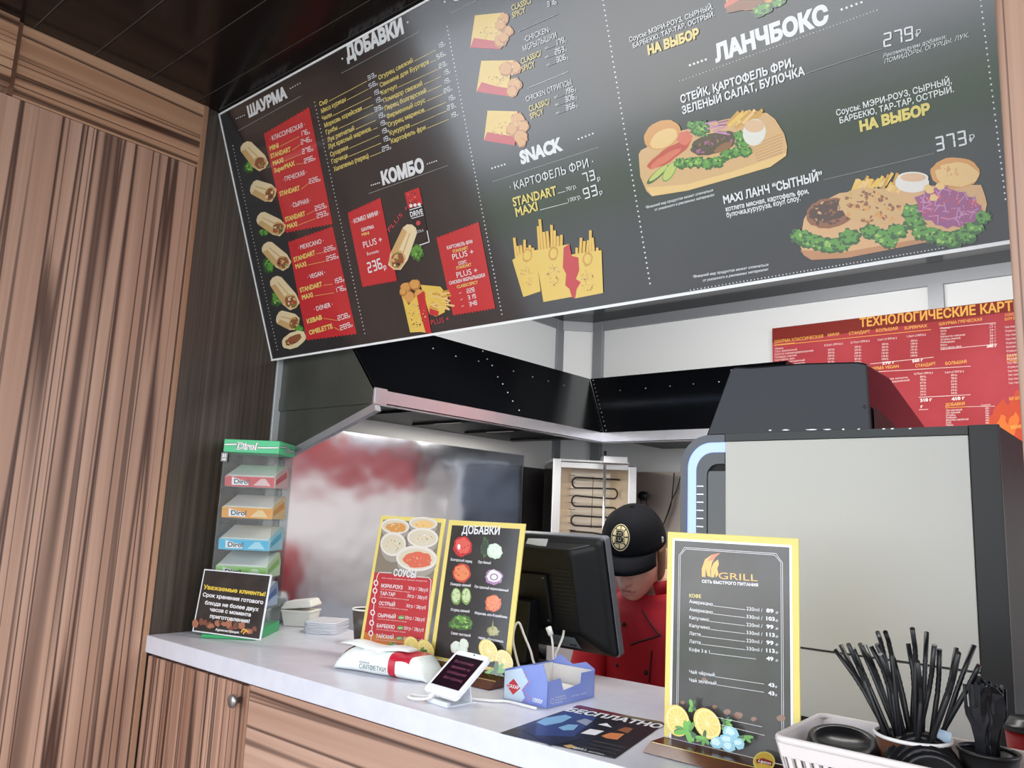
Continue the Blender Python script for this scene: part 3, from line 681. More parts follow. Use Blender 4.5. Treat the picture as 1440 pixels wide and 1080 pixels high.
# chicken column
def bag(pts, red, lumps):
    B.poly([Z3(*p) for p in pts], K_bag); B.poly([Z3(*p) for p in red], K_r)
    cx = sum(p[0] for p in pts)/len(pts); cy = sum(p[1] for p in pts)/len(pts)
    speck(B, *Z3(cx-5, cy+10), 15, 9, -8, 34, 0.6, 1.3, [K_br, K_tan, K_fy2])
    for x, y, r in lumps:
        B.ell(*Z3(x, y), r/4.5, r/4.2, 20, K_nug2, 16, 0.12); B.ell(*Z3(x-4, y-4), r/5.3, r/5.2, 20, K_nug, 16, 0.14)
    speck(B, *Z3(lumps[0][0], lumps[0][1]+40), 6, 12, 0, 10, 0.7, 1.5, [K_nug2, K_bun2, K_br])
bag([(308, 98), (490, 80), (500, 200), (470, 312), (278, 302)], [(300, 240), (380, 252), (470, 265), (470, 312), (278, 302)], [(490, 120, 34), (515, 200, 36), (470, 160, 36), (470, 260, 40), (490, 240, 34)])
bag([(348, 385), (560, 382), (530, 480), (522, 610), (318, 580)], [(350, 520), (440, 545), (522, 560), (520, 610), (318, 580)], [(560, 430, 42), (505, 440, 44), (560, 540, 44), (545, 580, 36)])
bag([(388, 700), (580, 705), (560, 800), (560, 920), (365, 890)], [(385, 835), (470, 850), (570, 865), (560, 920), (365, 890)], [(580, 760, 46), (615, 800, 36), (545, 820, 40), (600, 870, 44), (605, 905, 28)])
B.text('CLASSIC/', Z3(542, 70), Z3(668, 18), 8, K_y, 0.015); B.text('SPICY', Z3(547, 116), Z3(630, 78), 8, K_y, 0.015); B.seg('316', Z3(765, 47), Z3(825, 27), 7.5, K_w, 0.15); B.line(Z3(585, 200), Z3(835, 88), 0.7, K_gr)
B.text('·CHICKEN·', Z3(622, 268), Z3(785, 200), 8, K_w); B.text('МGРЫЛЫШКИ', Z3(615, 327), Z3(825, 240), 8, K_w); B.text('CLASSIC/', Z3(602, 407), Z3(730, 352), 8, K_y, 0.015); B.text('SPICY', Z3(607, 455), Z3(690, 420), 8, K_y, 0.015)
for st, x, y in (('179', 815, 291), ('263', 815, 348), ('306', 825, 398), ('196', 875, 601), ('306', 880, 649), ('356', 885, 702)):
    B.seg(st, Z3(x, y), Z3(x+60, y-21), 8, K_w, 0.15); B.line(Z3(x-62, y+22), Z3(x-6, y+2), 0.8, K_gy); B.text('р', Z3(x+66, y-22), Z3(x+76, y-26), 4, K_w); B.text('шт.', Z3(x-62, y+20), Z3(x-38, y+11), 3, K_w)
B.dots(Z3(645, 558), Z3(895, 455), 34, 0.6, K_w); B.text('· CHICKEN СТРИПСЫ', Z3(618, 650), Z3(920, 535), 7.5, K_w); B.text('CLASSIC/', Z3(653, 707), Z3(785, 658), 8, K_y, 0.015); B.text('SPICY', Z3(660, 755), Z3(745, 720), 8, K_y, 0.015)
B.text('· КАРТОФЕЛЬ ФРИ ·', Z4(512, 297), Z4(1020, 140), 11, K_w, 0.005)
B.text('STANDART', Z4(530, 390), Z4(795, 318), 12, K_y, 0.03); B.text('MAXI', Z4(548, 452), Z4(680, 412), 12, K_y, 0.03); B.line(Z4(800, 310), Z4(845, 298), 0.7, K_w); B.line(Z4(690, 412), Z4(860, 368), 0.7, K_w)
B.text('70гр.', Z4(852, 300), Z4(917, 277), 6, K_w); B.text('100гр.', Z4(865, 366), Z4(945, 340), 6, K_w); B.seg('73', Z4(955, 252), Z4(1030, 227), 15, K_w, 0.13); B.seg('93', Z4(962, 348), Z4(1045, 320), 16, K_w, 0.13); B.text('р', Z4(1042, 235), Z4(1060, 228), 6, K_w, 0.01); B.text('р', Z4(1055, 318), Z4(1073, 310), 6, K_w, 0.01)
def friesbag(body, x0, x1, yb, tops):
    for i, (x, y) in enumerate(tops):
        xb = x0+(x1-x0)*(i+0.5)/len(tops); B.line(Z4(xb, yb), Z4(x, y), 4.2, K_fy2); B.line(Z4(xb-2, yb), Z4(x-2, y), 2.8, K_fy)
    B.poly([Z4(*p) for p in body], K_bag)
    cx = sum(p[0] for p in body)/len(body); cy = sum(p[1] for p in body)/len(body)
    B.ell(*Z4(cx, cy-90), 7, 10, 10, K_fy2, 14, 0.1); B.ell(*Z4(cx, cy-90), 5, 7, 10, K_bag, 14, 0.1)
    speck(B, *Z4(cx, cy+40), 10, 15, 0, 42, 0.6, 1.4, [K_br, K_tan, K_fy2])
friesbag([(523, 715), (600, 665), (665, 655), (695, 905), (590, 940)], 540, 660, 700, [(535, 580), (555, 630), (575, 625), (598, 592), (615, 640), (630, 625), (648, 640)])
friesbag([(660, 655), (720, 650), (870, 618), (905, 935), (712, 970)], 680, 830, 660, [(680, 510), (690, 468), (715, 545), (735, 540), (762, 502), (780, 535), (800, 570), (822, 562)])
friesbag([(880, 682), (1065, 655), (1075, 915), (905, 948)], 905, 1050, 690, [(915, 640), (942, 580), (962, 600), (985, 595), (998, 535), (1010, 580), (1040, 640)])
B.poly([Z4(*p) for p in ((835, 640), (868, 618), (885, 690), (925, 700), (930, 780), (910, 830), (940, 850), (915, 890), (905, 950), (885, 940), (870, 890), (845, 870), (850, 800), (830, 760))], K_r)
# right column
for st, p, q, h, m, b, sh in (('Соусы: МЭРИ-РОУЗ, СЫРНЫЙ,', Z5(125, 285), Z5(690, 60), 6.6, K_w, 0, 0), ('БАРБЕКЮ, ТАР-ТАР, ОСТРЫЙ.', Z5(150, 327), Z5(700, 108), 6.6, K_w, 0, 0), ('НА ВЫБОР', Z5(250, 370), Z5(597, 250), 12, K_y, 0.03, 0),
        ('СТЕЙК, КАРТОФЕЛЬ ФРИ,', Z5(472, 697), Z5(1235, 445), 10.5, K_w, 0.012, 0), ('ЗЕЛЕНЫЙ САЛАТ, БУЛОЧКА', Z5(482, 772), Z5(1310, 503), 10.5, K_w, 0.012, 0), ('Рекомендуем добавки:', Z6(522, 380), Z6(937, 250), 5.5, K_w, -0.006, 0.3), ('ПОМИДОРЫ, ОГУРЦЫ, ЛУК.', Z6(530, 416), Z6(1080, 242), 5.8, K_w, -0.004, 0.3),
        ('Соусы: МЭРИ-РОУЗ, СЫРНЫЙ,', Z6(218, 757), Z6(972, 545), 8, K_w, 0.004, 0), ('БАРБЕКЮ, ТАР-ТАР, ОСТРЫЙ.', Z6(240, 807), Z6(985, 600), 8, K_w, 0.004, 0), ('НА ВЫБОР', Z6(372, 858), Z6(832, 738), 13, K_y, 0.03, 0),
        ('*Внешний вид продуктов может отличаться', Z7(200, 892), Z7(690, 765), 3.4, K_w, 0, 0.3), ('от указанного в рекламных материалах', Z7(265, 908), Z7(700, 797), 3.4, K_w, 0, 0.3), ('MAXI ЛАНЧ “СЫТНЫЙ”', Z7(765, 857), Z8(688, 193), 11, K_w, 0.012, 0),
        ('котлета мясная, картофель фри,', Z7(780, 912), Z7(1380, 778), 6.5, K_w, 0.008, 0), ('булочка,куруруза, коул слоу.', Z7(785, 955), Z7(1320, 830), 6.5, K_w, 0.008, 0), ('*Внешний вид продуктов может отличаться', Z8(200, 562), Z8(485, 516), 3.4, K_w, 0, 0.3), ('от указанного в рекламных материалах', Z8(238, 576), Z8(485, 533), 3.4, K_w, 0, 0.3)):
    B.text(st, p, q, h, m, b*1.6+0.014 if b >= 0 else 0.0, sh)
B.line(Z5(1318, 497), Z6(515, 320), 0.8, K_gr); B.line(Z8(690, 195), Z8(1105, 95), 0.7, K_gr)
B.seg('279', Z6(525, 312), Z6(720, 262), 20, K_w, 0.12); B.text('₽', Z6(735, 247), Z6(772, 236), 10, K_w); B.seg('373', Z6(868, 993), Z6(1070, 945), 21, K_w, 0.12); B.text('₽', Z6(1085, 932), Z6(1125, 920), 10, K_w)
# cut-off burger at the very top
B.ell(1058, -6, 38, 20, -12, K_bun, 20, 0.03); B.ell(1052, 0, 36, 12, -16, K_tom2, 24, 0.12); B.ell(1050, 6, 30, 8, -16, K_br, 22, 0.15); leaf(B, 1072, 14, 15, 9, -25); leaf(B, 1095, 4, 12, 6, -25)
# lunch board with steak
o = [(148, 500), (165, 470), (300, 400), (450, 330), (760, 250), (1000, 200), (1075, 200), (1135, 245), (1200, 350), (1222, 440), (1215, 510), (1100, 590), (820, 672), (500, 762), (245, 802), (205, 765), (160, 660)]
B.poly([Z7(*p) for p in o], K_wd); B.poly([Z7(*p) for p in ((205, 740), (500, 715), (820, 625), (1215, 490), (1210, 512), (1100, 590), (820, 672), (500, 762), (245, 802))], K_bun2)
for k in range(7): B.line(Z7(960+k*8, 440+k*18), Z7(1190, 350+k*22), 0.9, K_wd2)
B.ell(*Z7(320, 360), 27, 20, -25, K_bun, 24, 0.02); B.ell(*Z7(330, 385), 21, 12, -30, K_bun2, 22, 0.04)
B.ell(*Z7(370, 500), 36, 9, -33, K_tom, 22, 0.08); B.ell(*Z7(340, 530), 26, 5, -33, K_tom2, 20, 0.12); B.ell(*Z7(480, 380), 12, 9, -20, K_tom2, 18, 0.2)
B.ell(*Z7(285, 645), 20, 5, -42, K_dg, 20); B.ell(*Z7(290, 635), 17, 3.6, -42, K_cuc, 20); B.ell(*Z7(372, 625), 16, 7, -58, K_g, 20); B.ell(*Z7(372, 622), 14.5, 6, -58, K_cuc, 20)
for x, y in ((450, 565), (520, 560), (580, 555), (650, 570), (720, 555), (790, 500), (860, 480), (900, 430), (880, 370), (920, 480)): leaf(B, *Z7(x, y), 10, 8)
B.ell(*Z7(690, 420), 33, 15, -16, K_db, 26, 0.08); speck(B, *Z7(690, 430), 28, 11, -16, 40, 1.2, 3.2, [K_db, K_br, K_pur, K_bk]); B.ell(*Z7(760, 450), 14, 5, -28, K_br, 16, 0.1)
leaf(B, *Z7(590, 310), 14, 12); leaf(B, *Z7(530, 290), 7, 6); speck(B, *Z7(600, 340), 10, 8, 0, 20, 1, 2.4, [K_dg, K_bk, K_g])
for k in range(9):
    a = random.uniform(-0.6, 0.4); x, y = 680+random.uniform(-20, 90), 250+random.uniform(0, 110); B.line(Z7(x-40, y-40*a), Z7(x+45, y+25*a), 2.0, random.choice([K_pur, K_pur2]))
for k in range(16):
    x, y = 800+random.uniform(-30, 190), 235+random.uniform(-40, 40); B.line(Z7(x-30, y+40), Z7(x+random.uniform(30, 75), y-random.uniform(10, 70)), 4.5, random.choice([K_fy, K_fy2, K_bun2]))
B.ell(*Z7(985, 340), 16, 19, 15, K_bowl, 26); B.ell(*Z7(985, 295), 14, 9, 0, K_sauce, 22)
# lunch board with cutlets
o = [(150, 470), (200, 390), (390, 295), (800, 250), (1290, 240), (1345, 240), (1370, 310), (1384, 370), (1360, 480), (1290, 570), (1000, 622), (440, 732), (200, 746), (150, 715), (120, 640)]
B.poly([ZB(*p) for p in o], K_wd); B.poly([ZB(*p) for p in ((125, 680), (440, 690), (1000, 590), (1290, 545), (1290, 570), (1000, 622), (440, 732), (200, 746), (150, 715))], K_wd2)
for k in range(24):
    x, y = 470+random.uniform(0, 310), 235+random.uniform(-25, 30); B.line(ZB(x, y+30), ZB(x+random.uniform(20, 60), y-random.uniform(20, 70)), 4.5, random.choice([K_fy, K_fy2, K_bun2]))
B.ell(*ZB(1170, 160), 35, 22, 0, K_bun, 26, 0.03); B.ell(*ZB(1180, 170), 30, 17, 0, K_bun2, 24, 0.06); speck(B, *ZB(1150, 140), 20, 9, 0, 14, 1.2, 3.4, [K_bun, K_bun2, K_tan])
for x, y in ((130, 590), (190, 620), (260, 640), (330, 650), (400, 640), (460, 590), (600, 560), (690, 590), (720, 620), (780, 550), (870, 420), (900, 490), (940, 560), (1010, 580), (1090, 600), (1160, 610), (1240, 580), (1300, 520), (1340, 460)): leaf(B, *ZB(x, y), 15, 11)
B.ell(*ZB(325, 430), 34, 21, -8, K_br, 30, 0.04); B.ell(*ZB(320, 415), 29, 14, -12, K_db, 26, 0.08); speck(B, *ZB(330, 430), 30, 17, -8, 50, 1, 3, [K_db, K_br, K_tan, K_db])
B.ell(*ZB(605, 385), 45, 26, 8, K_tan, 34, 0.04); speck(B, *ZB(605, 385), 41, 23, 8, 110, 1.2, 3.8, [K_br, K_tan, K_br, K_bun])
B.ell(*ZB(880, 225), 24, 14, 0, K_bowl, 26); B.ell(*ZB(885, 190), 22, 8, 0, K_bowl, 22); B.ell(*ZB(887, 190), 18, 6, 0, K_sauce, 22)
B.ell(*ZB(1120, 390), 45, 27, 10, K_pur, 34, 0.12)
for k in range(90):
    t_ = random.uniform(0, 6.28); q_ = math.sqrt(random.random()); x, y = 1120+190*q_*math.cos(t_), 385+115*q_*math.sin(t_); a = random.uniform(0, 3.14)
    B.line(ZB(x-32*math.cos(a), y-32*math.sin(a)), ZB(x+32*math.cos(a), y+32*math.sin(a)), 1.5, random.choice([K_pur, K_pur2, K_pur2, K_pk]))
for x, y in ((1000, 275), (1025, 325), (1070, 250), (985, 260)): B.ell(*ZB(x, y), 6, 5, 0, K_bun2, 14, 0.15)
B.done('printed_face', t)
def matte(name, rgb): return mat('matte_'+name, rgb, 0.6, spec=0.3)
# ================================================================== poster on the back wall
t = empty('recipe_poster', (-0.55, YB-0.012, 1.55), 'red poster of recipe charts hanging on the white back wall', 'poster')
YP = YB-0.012
a = hit(1086, 462, 1, YP); bz = 1.56
M_post = bpy.data.materials.new('print_poster_red'); M_post.use_nodes = True
_n = M_post.node_tree; _b = _n.nodes['Principled BSDF']; _b.inputs['Roughness'].default_value = 0.6; _b.inputs['Specular IOR Level'].default_value = 0.3
_g = _n.nodes.new('ShaderNodeNewGeometry'); _t = _n.nodes.new('ShaderNodeTexNoise'); _t.inputs['Scale'].default_value = 2.2; _t.inputs['Detail'].default_value = 4
_r = _n.nodes.new('ShaderNodeValToRGB'); _r.color_ramp.elements[0].position = 0.35; _r.color_ramp.elements[0].color = (*lin((158, 36, 44)), 1); _r.color_ramp.elements[1].position = 0.65; _r.color_ramp.elements[1].color = (*lin((192, 68, 78)), 1)
_n.links.new(_g.outputs['Position'], _t.inputs['Vector']); _n.links.new(_t.outputs['Fac'], _r.inputs[0]); _n.links.new(_r.outputs[0], _b.inputs['Base Color'])
obj('sheet', bx(a.x, YP, bz, 0.55, YP+0.003, a.z), M_post, t)
PO = Sheet((a.x, YP, a.z), (1, 0, 0), (0, 0, 1))
K_py = matte('poster_yellow', (240, 178, 84)); K_po = matte('poster_orange', (232, 120, 50)); K_pw = matte('poster_white', (236, 214, 210)); K_pw2 = matte('poster_bright', (246, 236, 232)); K_band = matte('poster_band', (120, 40, 24))
PO.poly([(1086, 462), (1440, 419), (1440, 436), (1180, 470), (1086, 482)], matte('poster_top', (132, 34, 26)))
for x, y, rx, ry in ((1408, 590, 14, 26), (1396, 598, 10, 16), (1424, 582, 10, 30), (1415, 615, 22, 22), (1436, 600, 10, 30)): PO.ell(x, y, rx, ry, 12, matte('poster_flame', (206, 76, 44)), 18, 0.2)
for x, y, rx, ry in ((1408, 600, 8, 15), (1424, 598, 7, 18)): PO.ell(x, y, rx, ry, 12, K_po, 16, 0.25)
ZP = lambda x, y: (1060+x/3.79, 420+y/3.79)
ZQ = lambda x, y: (1240+x/5.685, 430+y/5.685)
def pt(st, p, q, h, m=K_pw, bold=0.01, Z=ZP): PO.text(st, Z(*p), Z(*q), h, m, bold)
pt('ТЕХНОЛОГИЧЕСКИЕ КАРТЫ', (565, 151), (1440, 56), 11.5, K_py, 0.03)
pt('ШАУРМА КЛАССИЧЕСКАЯ', (110, 238), (370, 208), 4, K_py, 0.02); pt('МИНИ', (395, 202), (455, 194), 3.6, K_py, 0.02); pt('СТАНДАРТ', (507, 194), (620, 182), 4, K_py, 0.02); pt('БОЛЬШАЯ', (652, 178), (767, 165), 4, K_py, 0.02); pt('SUPERMAX', (803, 165), (925, 151), 4, K_py, 0.02)
PO.line(ZP(108, 250), ZP(945, 165), 0.8, K_py); PO.line(ZP(108, 248), ZP(218, 236), 1.2, K_py)
for i, (st, L) in enumerate((('Лаваш', 45), ('Соус фирменный', 118), ('Капуста свежая-маринованная', 205), ('Помидор свежий', 115), ('Картофель фри', 105), ('Огурец маринованный', 160), ('Мясо маринованное', 160))):
    y = 272+i*15.2; pt(st, (112, y), (112+L, y-L*0.105), 2.6)
for x, y0, rows in ((403, 262, ('0,5шт.(90гр.)', '25гр.', '30гр.', '30гр.', '15гр.', '5гр.', '70гр.')), (545, 247, ('0,75шт.(90гр.)', '30гр.', '20гр.', '20гр.', '15гр.', '8гр.', '70гр.')), (690, 232, ('1шт.(120гр.)', '40гр.', '30гр.', '20гр.', '15гр.', '10гр.', '100гр.')), (845, 214, ('1,5шт.(180гр.)', '50гр.', '100гр.', '20гр.', '15гр.', '10гр.', '100гр.'))):
    for i, st in enumerate(rows):
        W = 100 if i == 0 else 38; xx = x-18 if i == 0 else x+2; y = y0+i*16-(8 if i == 0 else 0)
        pt(st, (xx-10, y), (xx-10+W, y-W*0.11), 2.6)
PO.line(ZP(620, 348), ZP(958, 312), 0.8, K_pw); pt('370 г', (685, 352), (752, 345), 3.6, K_pw2, 0.04); pt('560 г', (845, 340), (902, 333), 3.6, K_pw2, 0.04)
pt('ШАУРМА ГРЕЧЕСКАЯ', (988, 143), (1217, 117), 3.8, K_py, 0.02); PO.line(ZP(990, 158), ZP(1290, 128), 0.8, K_pw)
for i, (st, L) in enumerate((('Лаваш', 50), ('Питта', 30), ('Соус', 28), ('Капуста свежая', 130), ('Огурец свежий', 105), ('Помидоры', 75), ('Мясо', 35), ('Картофель фри', 110))):
    y = 163+i*15; pt(st, (996, y), (996+L, y-L*0.09), 2.5); pt('%d г' % (10+i*7), (1258, y-20), (1292, y-24), 2.5)
PO.line(ZP(996, 272), ZP(1298, 242), 0.8, K_pw); pt('380 г', (1242, 261), (1295, 256), 3.2, K_pw2, 0.05)
pt('ШАУРМА VEGAN', (600, 384), (773, 367), 4, K_py, 0.02); pt('СТАНДАРТ', (862, 366), (970, 354), 4, K_py, 0.02); pt('БОЛЬШАЯ', (1022, 354), (1135, 342), 4, K_py, 0.02); PO.line(ZP(620, 392), ZP(1155, 360), 0.8, K_pw)
pt('Сыр шаурма капуста', (640, 440), (820, 424), 2.5); pt('Соус фирменный', (690, 452), (830, 438), 2.5)
for x, y0 in ((905, 402), (1070, 394)):
    for i in range(8):
        W = 100 if i == 0 else 34; xx = x-50 if i == 0 else x-18; y = y0+i*15.8; pt(('0,75шт.(90гр.)' if x < 1000 else '1шт.(120гр.)') if i == 0 else '%dгр.' % (100-i*11), (xx, y+4), (xx+W, y+4-W*0.08), 2.6)
PO.line(ZP(880, 526), ZP(1155, 512), 0.8, K_pw); pt('310 г', (888, 550), (950, 545), 4, K_pw2, 0.05); pt('410 г', (1055, 543), (1125, 536), 4, K_pw2, 0.05); pt('г', (890, 582), (902, 581), 3.6, K_pw2, 0.05); PO.line(ZP(880, 592), ZP(930, 590), 0.8, K_pw)
pt('ДОБАВКИ', (1022, 574), (1125, 566), 4, K_py, 0.02); PO.line(ZP(1022, 582), ZP(1135, 576), 0.8, K_py); PO.line(ZP(1135, 576), ZP(1285, 573), 0.6, K_pw); pt('Граммы', (1212, 572), (1262, 568), 2, K_pw)
for i, (st, L) in enumerate((('Лук репчатый', 85), ('Лук красный', 75), ('Огурец', 50), ('Помидоры', 55), ('Морковь корейская', 120), ('Сыр', 28), ('Перец', 38))):
    y = 600+i*13; pt(st, (1025, y), (1025+L, y-L*0.05), 2.5); pt('%dг.' % (60-i*4), (1235, y-12), (1258, y-13), 2.5)
for st, y in (('СОУСЫ', 85), ('БУРГЕР', 118)): pt(st, (985, y), (1085, y-12), 3.4, K_py, 0.02, ZQ)
for st, y in (('БУРГЕР', 420), ('СТАНДАРТ', 450)): pt(st, (1000, y), (1100, y-8), 4, K_py, 0.02, ZQ)
for i in range(15): pt(random.choice(('Сыр плавл', 'Лист салат', 'Огурец ма', 'Соус томат', 'Котлета')), (985+i*2.2, 178+i*32), (1075+i*2.2, 170+i*32), 2.6, K_pw, 0.01, ZQ)
pt('БИГ-БУРГЕР', (1020, 755), (1150, 745), 4, K_py, 0.02, ZQ); pt('МЕНЮ', (1035, 985), (1130, 975), 4.4, K_py, 0.03, ZQ)
PO.done('printed_face', t)

# ================================================================== menu stands
K_frame = mat('yellow_frame', (240, 220, 124), 0.3)
M_acr = clear('acrylic')
M_brown = mat('print_brown_base', (112, 62, 36), 0.25, noise=(24, (84, 44, 26)))
M_brown2 = mat('print_brown_lip', (140, 82, 52), 0.25, noise=(20, (108, 60, 36)))
K_lem = ink('lemon', (240, 214, 110)); K_lem2 = ink('lemon_light', (250, 238, 170)); K_mint = ink('mint', (112, 186, 70)); K_ice = ink('ice', (150, 206, 222)); K_ice2 = ink('ice_light', (206, 236, 242))
class Stand:
    def __init__(s, x0, x1, y, z0, z1, lean, label, yaw=0.0, front=0.055):
        s.t = empty('menu_stand', (0.5*(x0+x1), y, 1.10), label, 'menu stand', None)
        ex = V((math.cos(yaw), math.sin(yaw), 0)); ey = V((-math.sin(yaw)*math.sin(lean), math.cos(yaw)*math.sin(lean), math.cos(lean)))
        s.o = V((x0, y-0.5*(x1-x0)*math.sin(yaw), z0)); s.w = (x1-x0)/math.cos(yaw); s.h = (z1-z0)/math.cos(lean)
        s.ex, s.ey = ex, ey; s.M = fr(s.o, ex, ey); n = ex.cross(ey); s.n = n
        bm = nb(); box(bm, 0, 0, -0.004, s.w, s.h, 0, s.M); obj('frame', bm, K_frame, s.t, bev=0.0008)
        # bent foot: flat on the counter and folded down in front
        fw = V((-n.x, -n.y, 0)).normalized()*-1
        bm = nb(); bk = s.o + V((0, 0, 1.1002-s.o.z)); d = V((ex.y, -ex.x, 0))
        A = s.o + V((0, 0, -0.001)); Bp = A + d*front*0.62 + V((0, 0, -(A.z-1.112)*0.75)); C = V((A.x, A.y, 0)) + d*front + V((0, 0, 1.1015)); D = V((A.x, A.y, 1.1015)) - d*0.03
        up = [A, Bp, C, D]; rr = [p+ex*s.w for p in up]
        loft(bm, [up, rr], smooth=False); s.A, s.B, s.C = A, Bp, C
        obj('foot', bm, [M_brown], s.t)
    def sheet(s): return Sheet(s.o, s.ex, s.ey)
    def foot(s):
        f = Sheet(s.A, s.ex, s.A-s.B); g = Sheet(s.B, s.ex, s.B-s.C); return f, g
    def cutout(s): return Sheet(s.o - V((s.ex.y, -s.ex.x, 0))*-0.012 + V((0, 0, -0.004)), s.ex, s.ey)
    def uvpoly(s, S_, pts, m): S_.polyuv([(u*s.w, v*s.h) for u, v in pts], m)
def lemon(S_, x, y, rx, ry, rot):
    S_.ell(x, y, rx, ry, rot, K_lem, 26); S_.ell(x+rx*0.05, y, rx*0.88, ry*0.88, rot, K_lem2, 24); S_.ell(x+rx*0.08, y, rx*0.8, ry*0.8, rot, K_lem, 24)
    a0 = math.radians(rot)
    for k in range(6):
        a = k*math.pi/6; dx, dy = rx*0.75*math.cos(a), ry*0.75*math.sin(a); S_.line((x-dx*math.cos(a0)+dy*math.sin(a0), y-dx*math.sin(a0)-dy*math.cos(a0)), (x+dx*math.cos(a0)-dy*math.sin(a0), y+dx*math.sin(a0)+dy*math.cos(a0)), 0.7, K_lem2)
def mint(S_, x, y, r, n=7):
    for k in range(n):
        a = random.uniform(0, 6.28); S_.ell(x+r*0.5*math.cos(a), y+r*0.4*math.sin(a), r*0.65, r*0.24, math.degrees(a), random.choice([K_mint, K_dg, K_g]), 10)
# --- coffee price card
SG = Stand(-0.617, -0.4115, 1.118, 1.112, 1.4145, math.radians(1.0), 'coffee and tea price card in a yellow frame, the nearest menu stand', front=0.062)
G = SG.sheet()
K_cof = mat('print_coffee_grey', (92, 90, 88), 0.16, noise=(12, (78, 74, 70)), coat=0.4)
fw, fh = SG.w, SG.h
SG.uvpoly(G, [(0.045, 0.0), (0.955, 0.0), (0.955, 0.968), (0.045, 0.968)], K_w); SG.uvpoly(G, [(0.062, 0.0), (0.938, 0.0), (0.938, 0.957), (0.062, 0.957)], K_cof)
YC = lambda x, y: (900+x/4.32, 730+y/4.32)
YD = lambda x, y: (900+x/5.76, 930+y/5.76)
for off in (0.0, 0.012):
    P = [(0.10+off, 0.12), (0.10+off, 0.885+0.0), (0.125+off, 0.905), (0.145+off, 0.925-off*0.6), (0.845-off, 0.925-off*0.6), (0.865-off, 0.905), (0.89-off, 0.885), (0.89-off, 0.08)]
    for (u0, v0), (u1, v1) in zip(P[:-1], P[1:]):
        a = V((u0*fw, v0*fh)); b = V((u1*fw, v1*fh)); n = V((-(b-a).y, (b-a).x)).normalized()*0.0003
        G.polyuv([tuple(a+n), tuple(b+n), tuple(b-n), tuple(a-n)], K_w)
K_fl = ink('flame', (240, 178, 60)); K_fl2 = ink('flame_red', (224, 112, 50))
G.poly([YC(x, y) for x, y in ((376, 350), (376, 300), (395, 245), (440, 215), (490, 205), (462, 228), (440, 260), (428, 310), (430, 352), (410, 345), (400, 300), (398, 352))], K_fl); G.poly([YC(x, y) for x, y in ((440, 215), (490, 205), (462, 228), (445, 250), (410, 255))], K_fl2)
G.poly([YC(x, y) for x, y in ((432, 352), (432, 300), (448, 265), (475, 245), (480, 275), (470, 300), (478, 335), (462, 355), (455, 325), (450, 354))], K_fl)
G.text('GRILL', YC(478, 362), YC(715, 378), 9, K_fl, -0.012); G.text('СЕТЬ БЫСТРОГО ПИТАНИЯ', YC(377, 386), YC(718, 410), 3.8, K_w, 0.03); G.text('КОФЕ', YC(300, 474), YC(372, 480), 4.6, K_y, 0.02)
for i, (nm, xe, ml, pr) in enumerate((('Американо', 443, '220ml /', '89'), ('Американо', 443, '330ml /', '103'), ('Капучино', 420, '220ml /', '99'), ('Капучино', 425, '330ml /', '113'), ('Латте', 370, '220ml /', '99'), ('Латте', 370, '330ml /', '113'), ('Кофе 3 в 1', 424, '', '49'))):
    y = 509+i*48.5; sl = 0.128
    G.text(nm, YC(300, y), YC(xe, y+(xe-300)*sl), 4.6, K_w, 0.005); xr = 640 if ml else 705
    G.line(YC(xe+3, y+(xe-297)*sl-1), YC(xr, y+(xr-300)*sl-2), 0.55, K_w)
    if ml: G.text(ml, YC(647, y+44), YC(745, y+55), 4.8, K_w)
    G.text(pr, YC(768, y+56), YC(812 if len(pr) < 3 else 820, y+61), 5, K_w, 0.035); G.text('.р', YC(822, y+62), YC(840, y+64), 3, K_w, 0.01)
for nm, y, xe in (('Чай чёрный', 936, 455), ('Чай зелёный', 986, 465)):
    G.text(nm, YC(300, y), YC(xe, y+(xe-300)*0.13), 4.6, K_w, 0.005); G.line(YC(xe+3, y+21), YC(755, y+66), 0.55, K_w); G.text('43', YC(780, y+80), YC(818, y+85), 5, K_w, 0.035); G.text('.р', YC(820, y+86), YC(834, y+88), 3, K_w, 0.01)
for x, y, r in ((990, 955, 3), (1005, 994, 3.5), (1023, 1001, 5), (1038, 1006, 6), (1060, 1011, 4), (960, 988, 3), (1098, 1010, 6)): G.ell(x, y, r, r*0.8, 0, ink('nuts', (150, 112, 92)), 14, 0.15)
G.done('printed_card', SG.t)
f, g = SG.foot(); f = SG.cutout()
mint(f, *YD(420, 360), 9); lemon(f, *YD(300, 480), 17, 23, -20); lemon(f, *YD(545, 505), 17, 24, -32); mint(f, *YD(380, 570), 16, 9); mint(f, *YD(520, 620), 11)
mint(f, *YD(690, 500), 10); mint(f, *YD(850, 610), 11)
for x, y, r in ((625, 660, 11), (735, 575, 12), (705, 640, 11), (800, 665, 9), (715, 690, 10)):
    f.ell(*YD(x, y), r, r*0.8, random.uniform(0, 60), K_ice, 7, 0.15); f.ell(*YD(x-6, y-8), r*0.65, r*0.45, 20, K_ice2, 6, 0.2)
f.line(YD(560, 440), YD(990, 530), 0.5, K_w); f.line(YD(600, 500), YD(1010, 600), 0.5, K_w)
f.done('printed_fruit', SG.t)
g.polyuv([(0.002, -0.001), (SG.w-0.002, -0.001), (SG.w-0.002, -0.0022), (0.002, -0.0022)], K_y)
g.ell(*YD(1005, 815), 15.5, 14.5, 0, K_y, 26); g.ell(*YD(1005, 815), 13.5, 12.5, 0, ink('label_yellow', (226, 186, 72)), 26)
g.poly([YD(x, y) for x, y in ((940, 795), (1000, 785), (1075, 815), (1070, 850), (1000, 830), (945, 825))], ink('label_red', (150, 40, 36))); g.text('Lipton', YD(955, 815), YD(1058, 838), 3.6, K_w, 0.03)
g.done('printed_lip', SG.t)
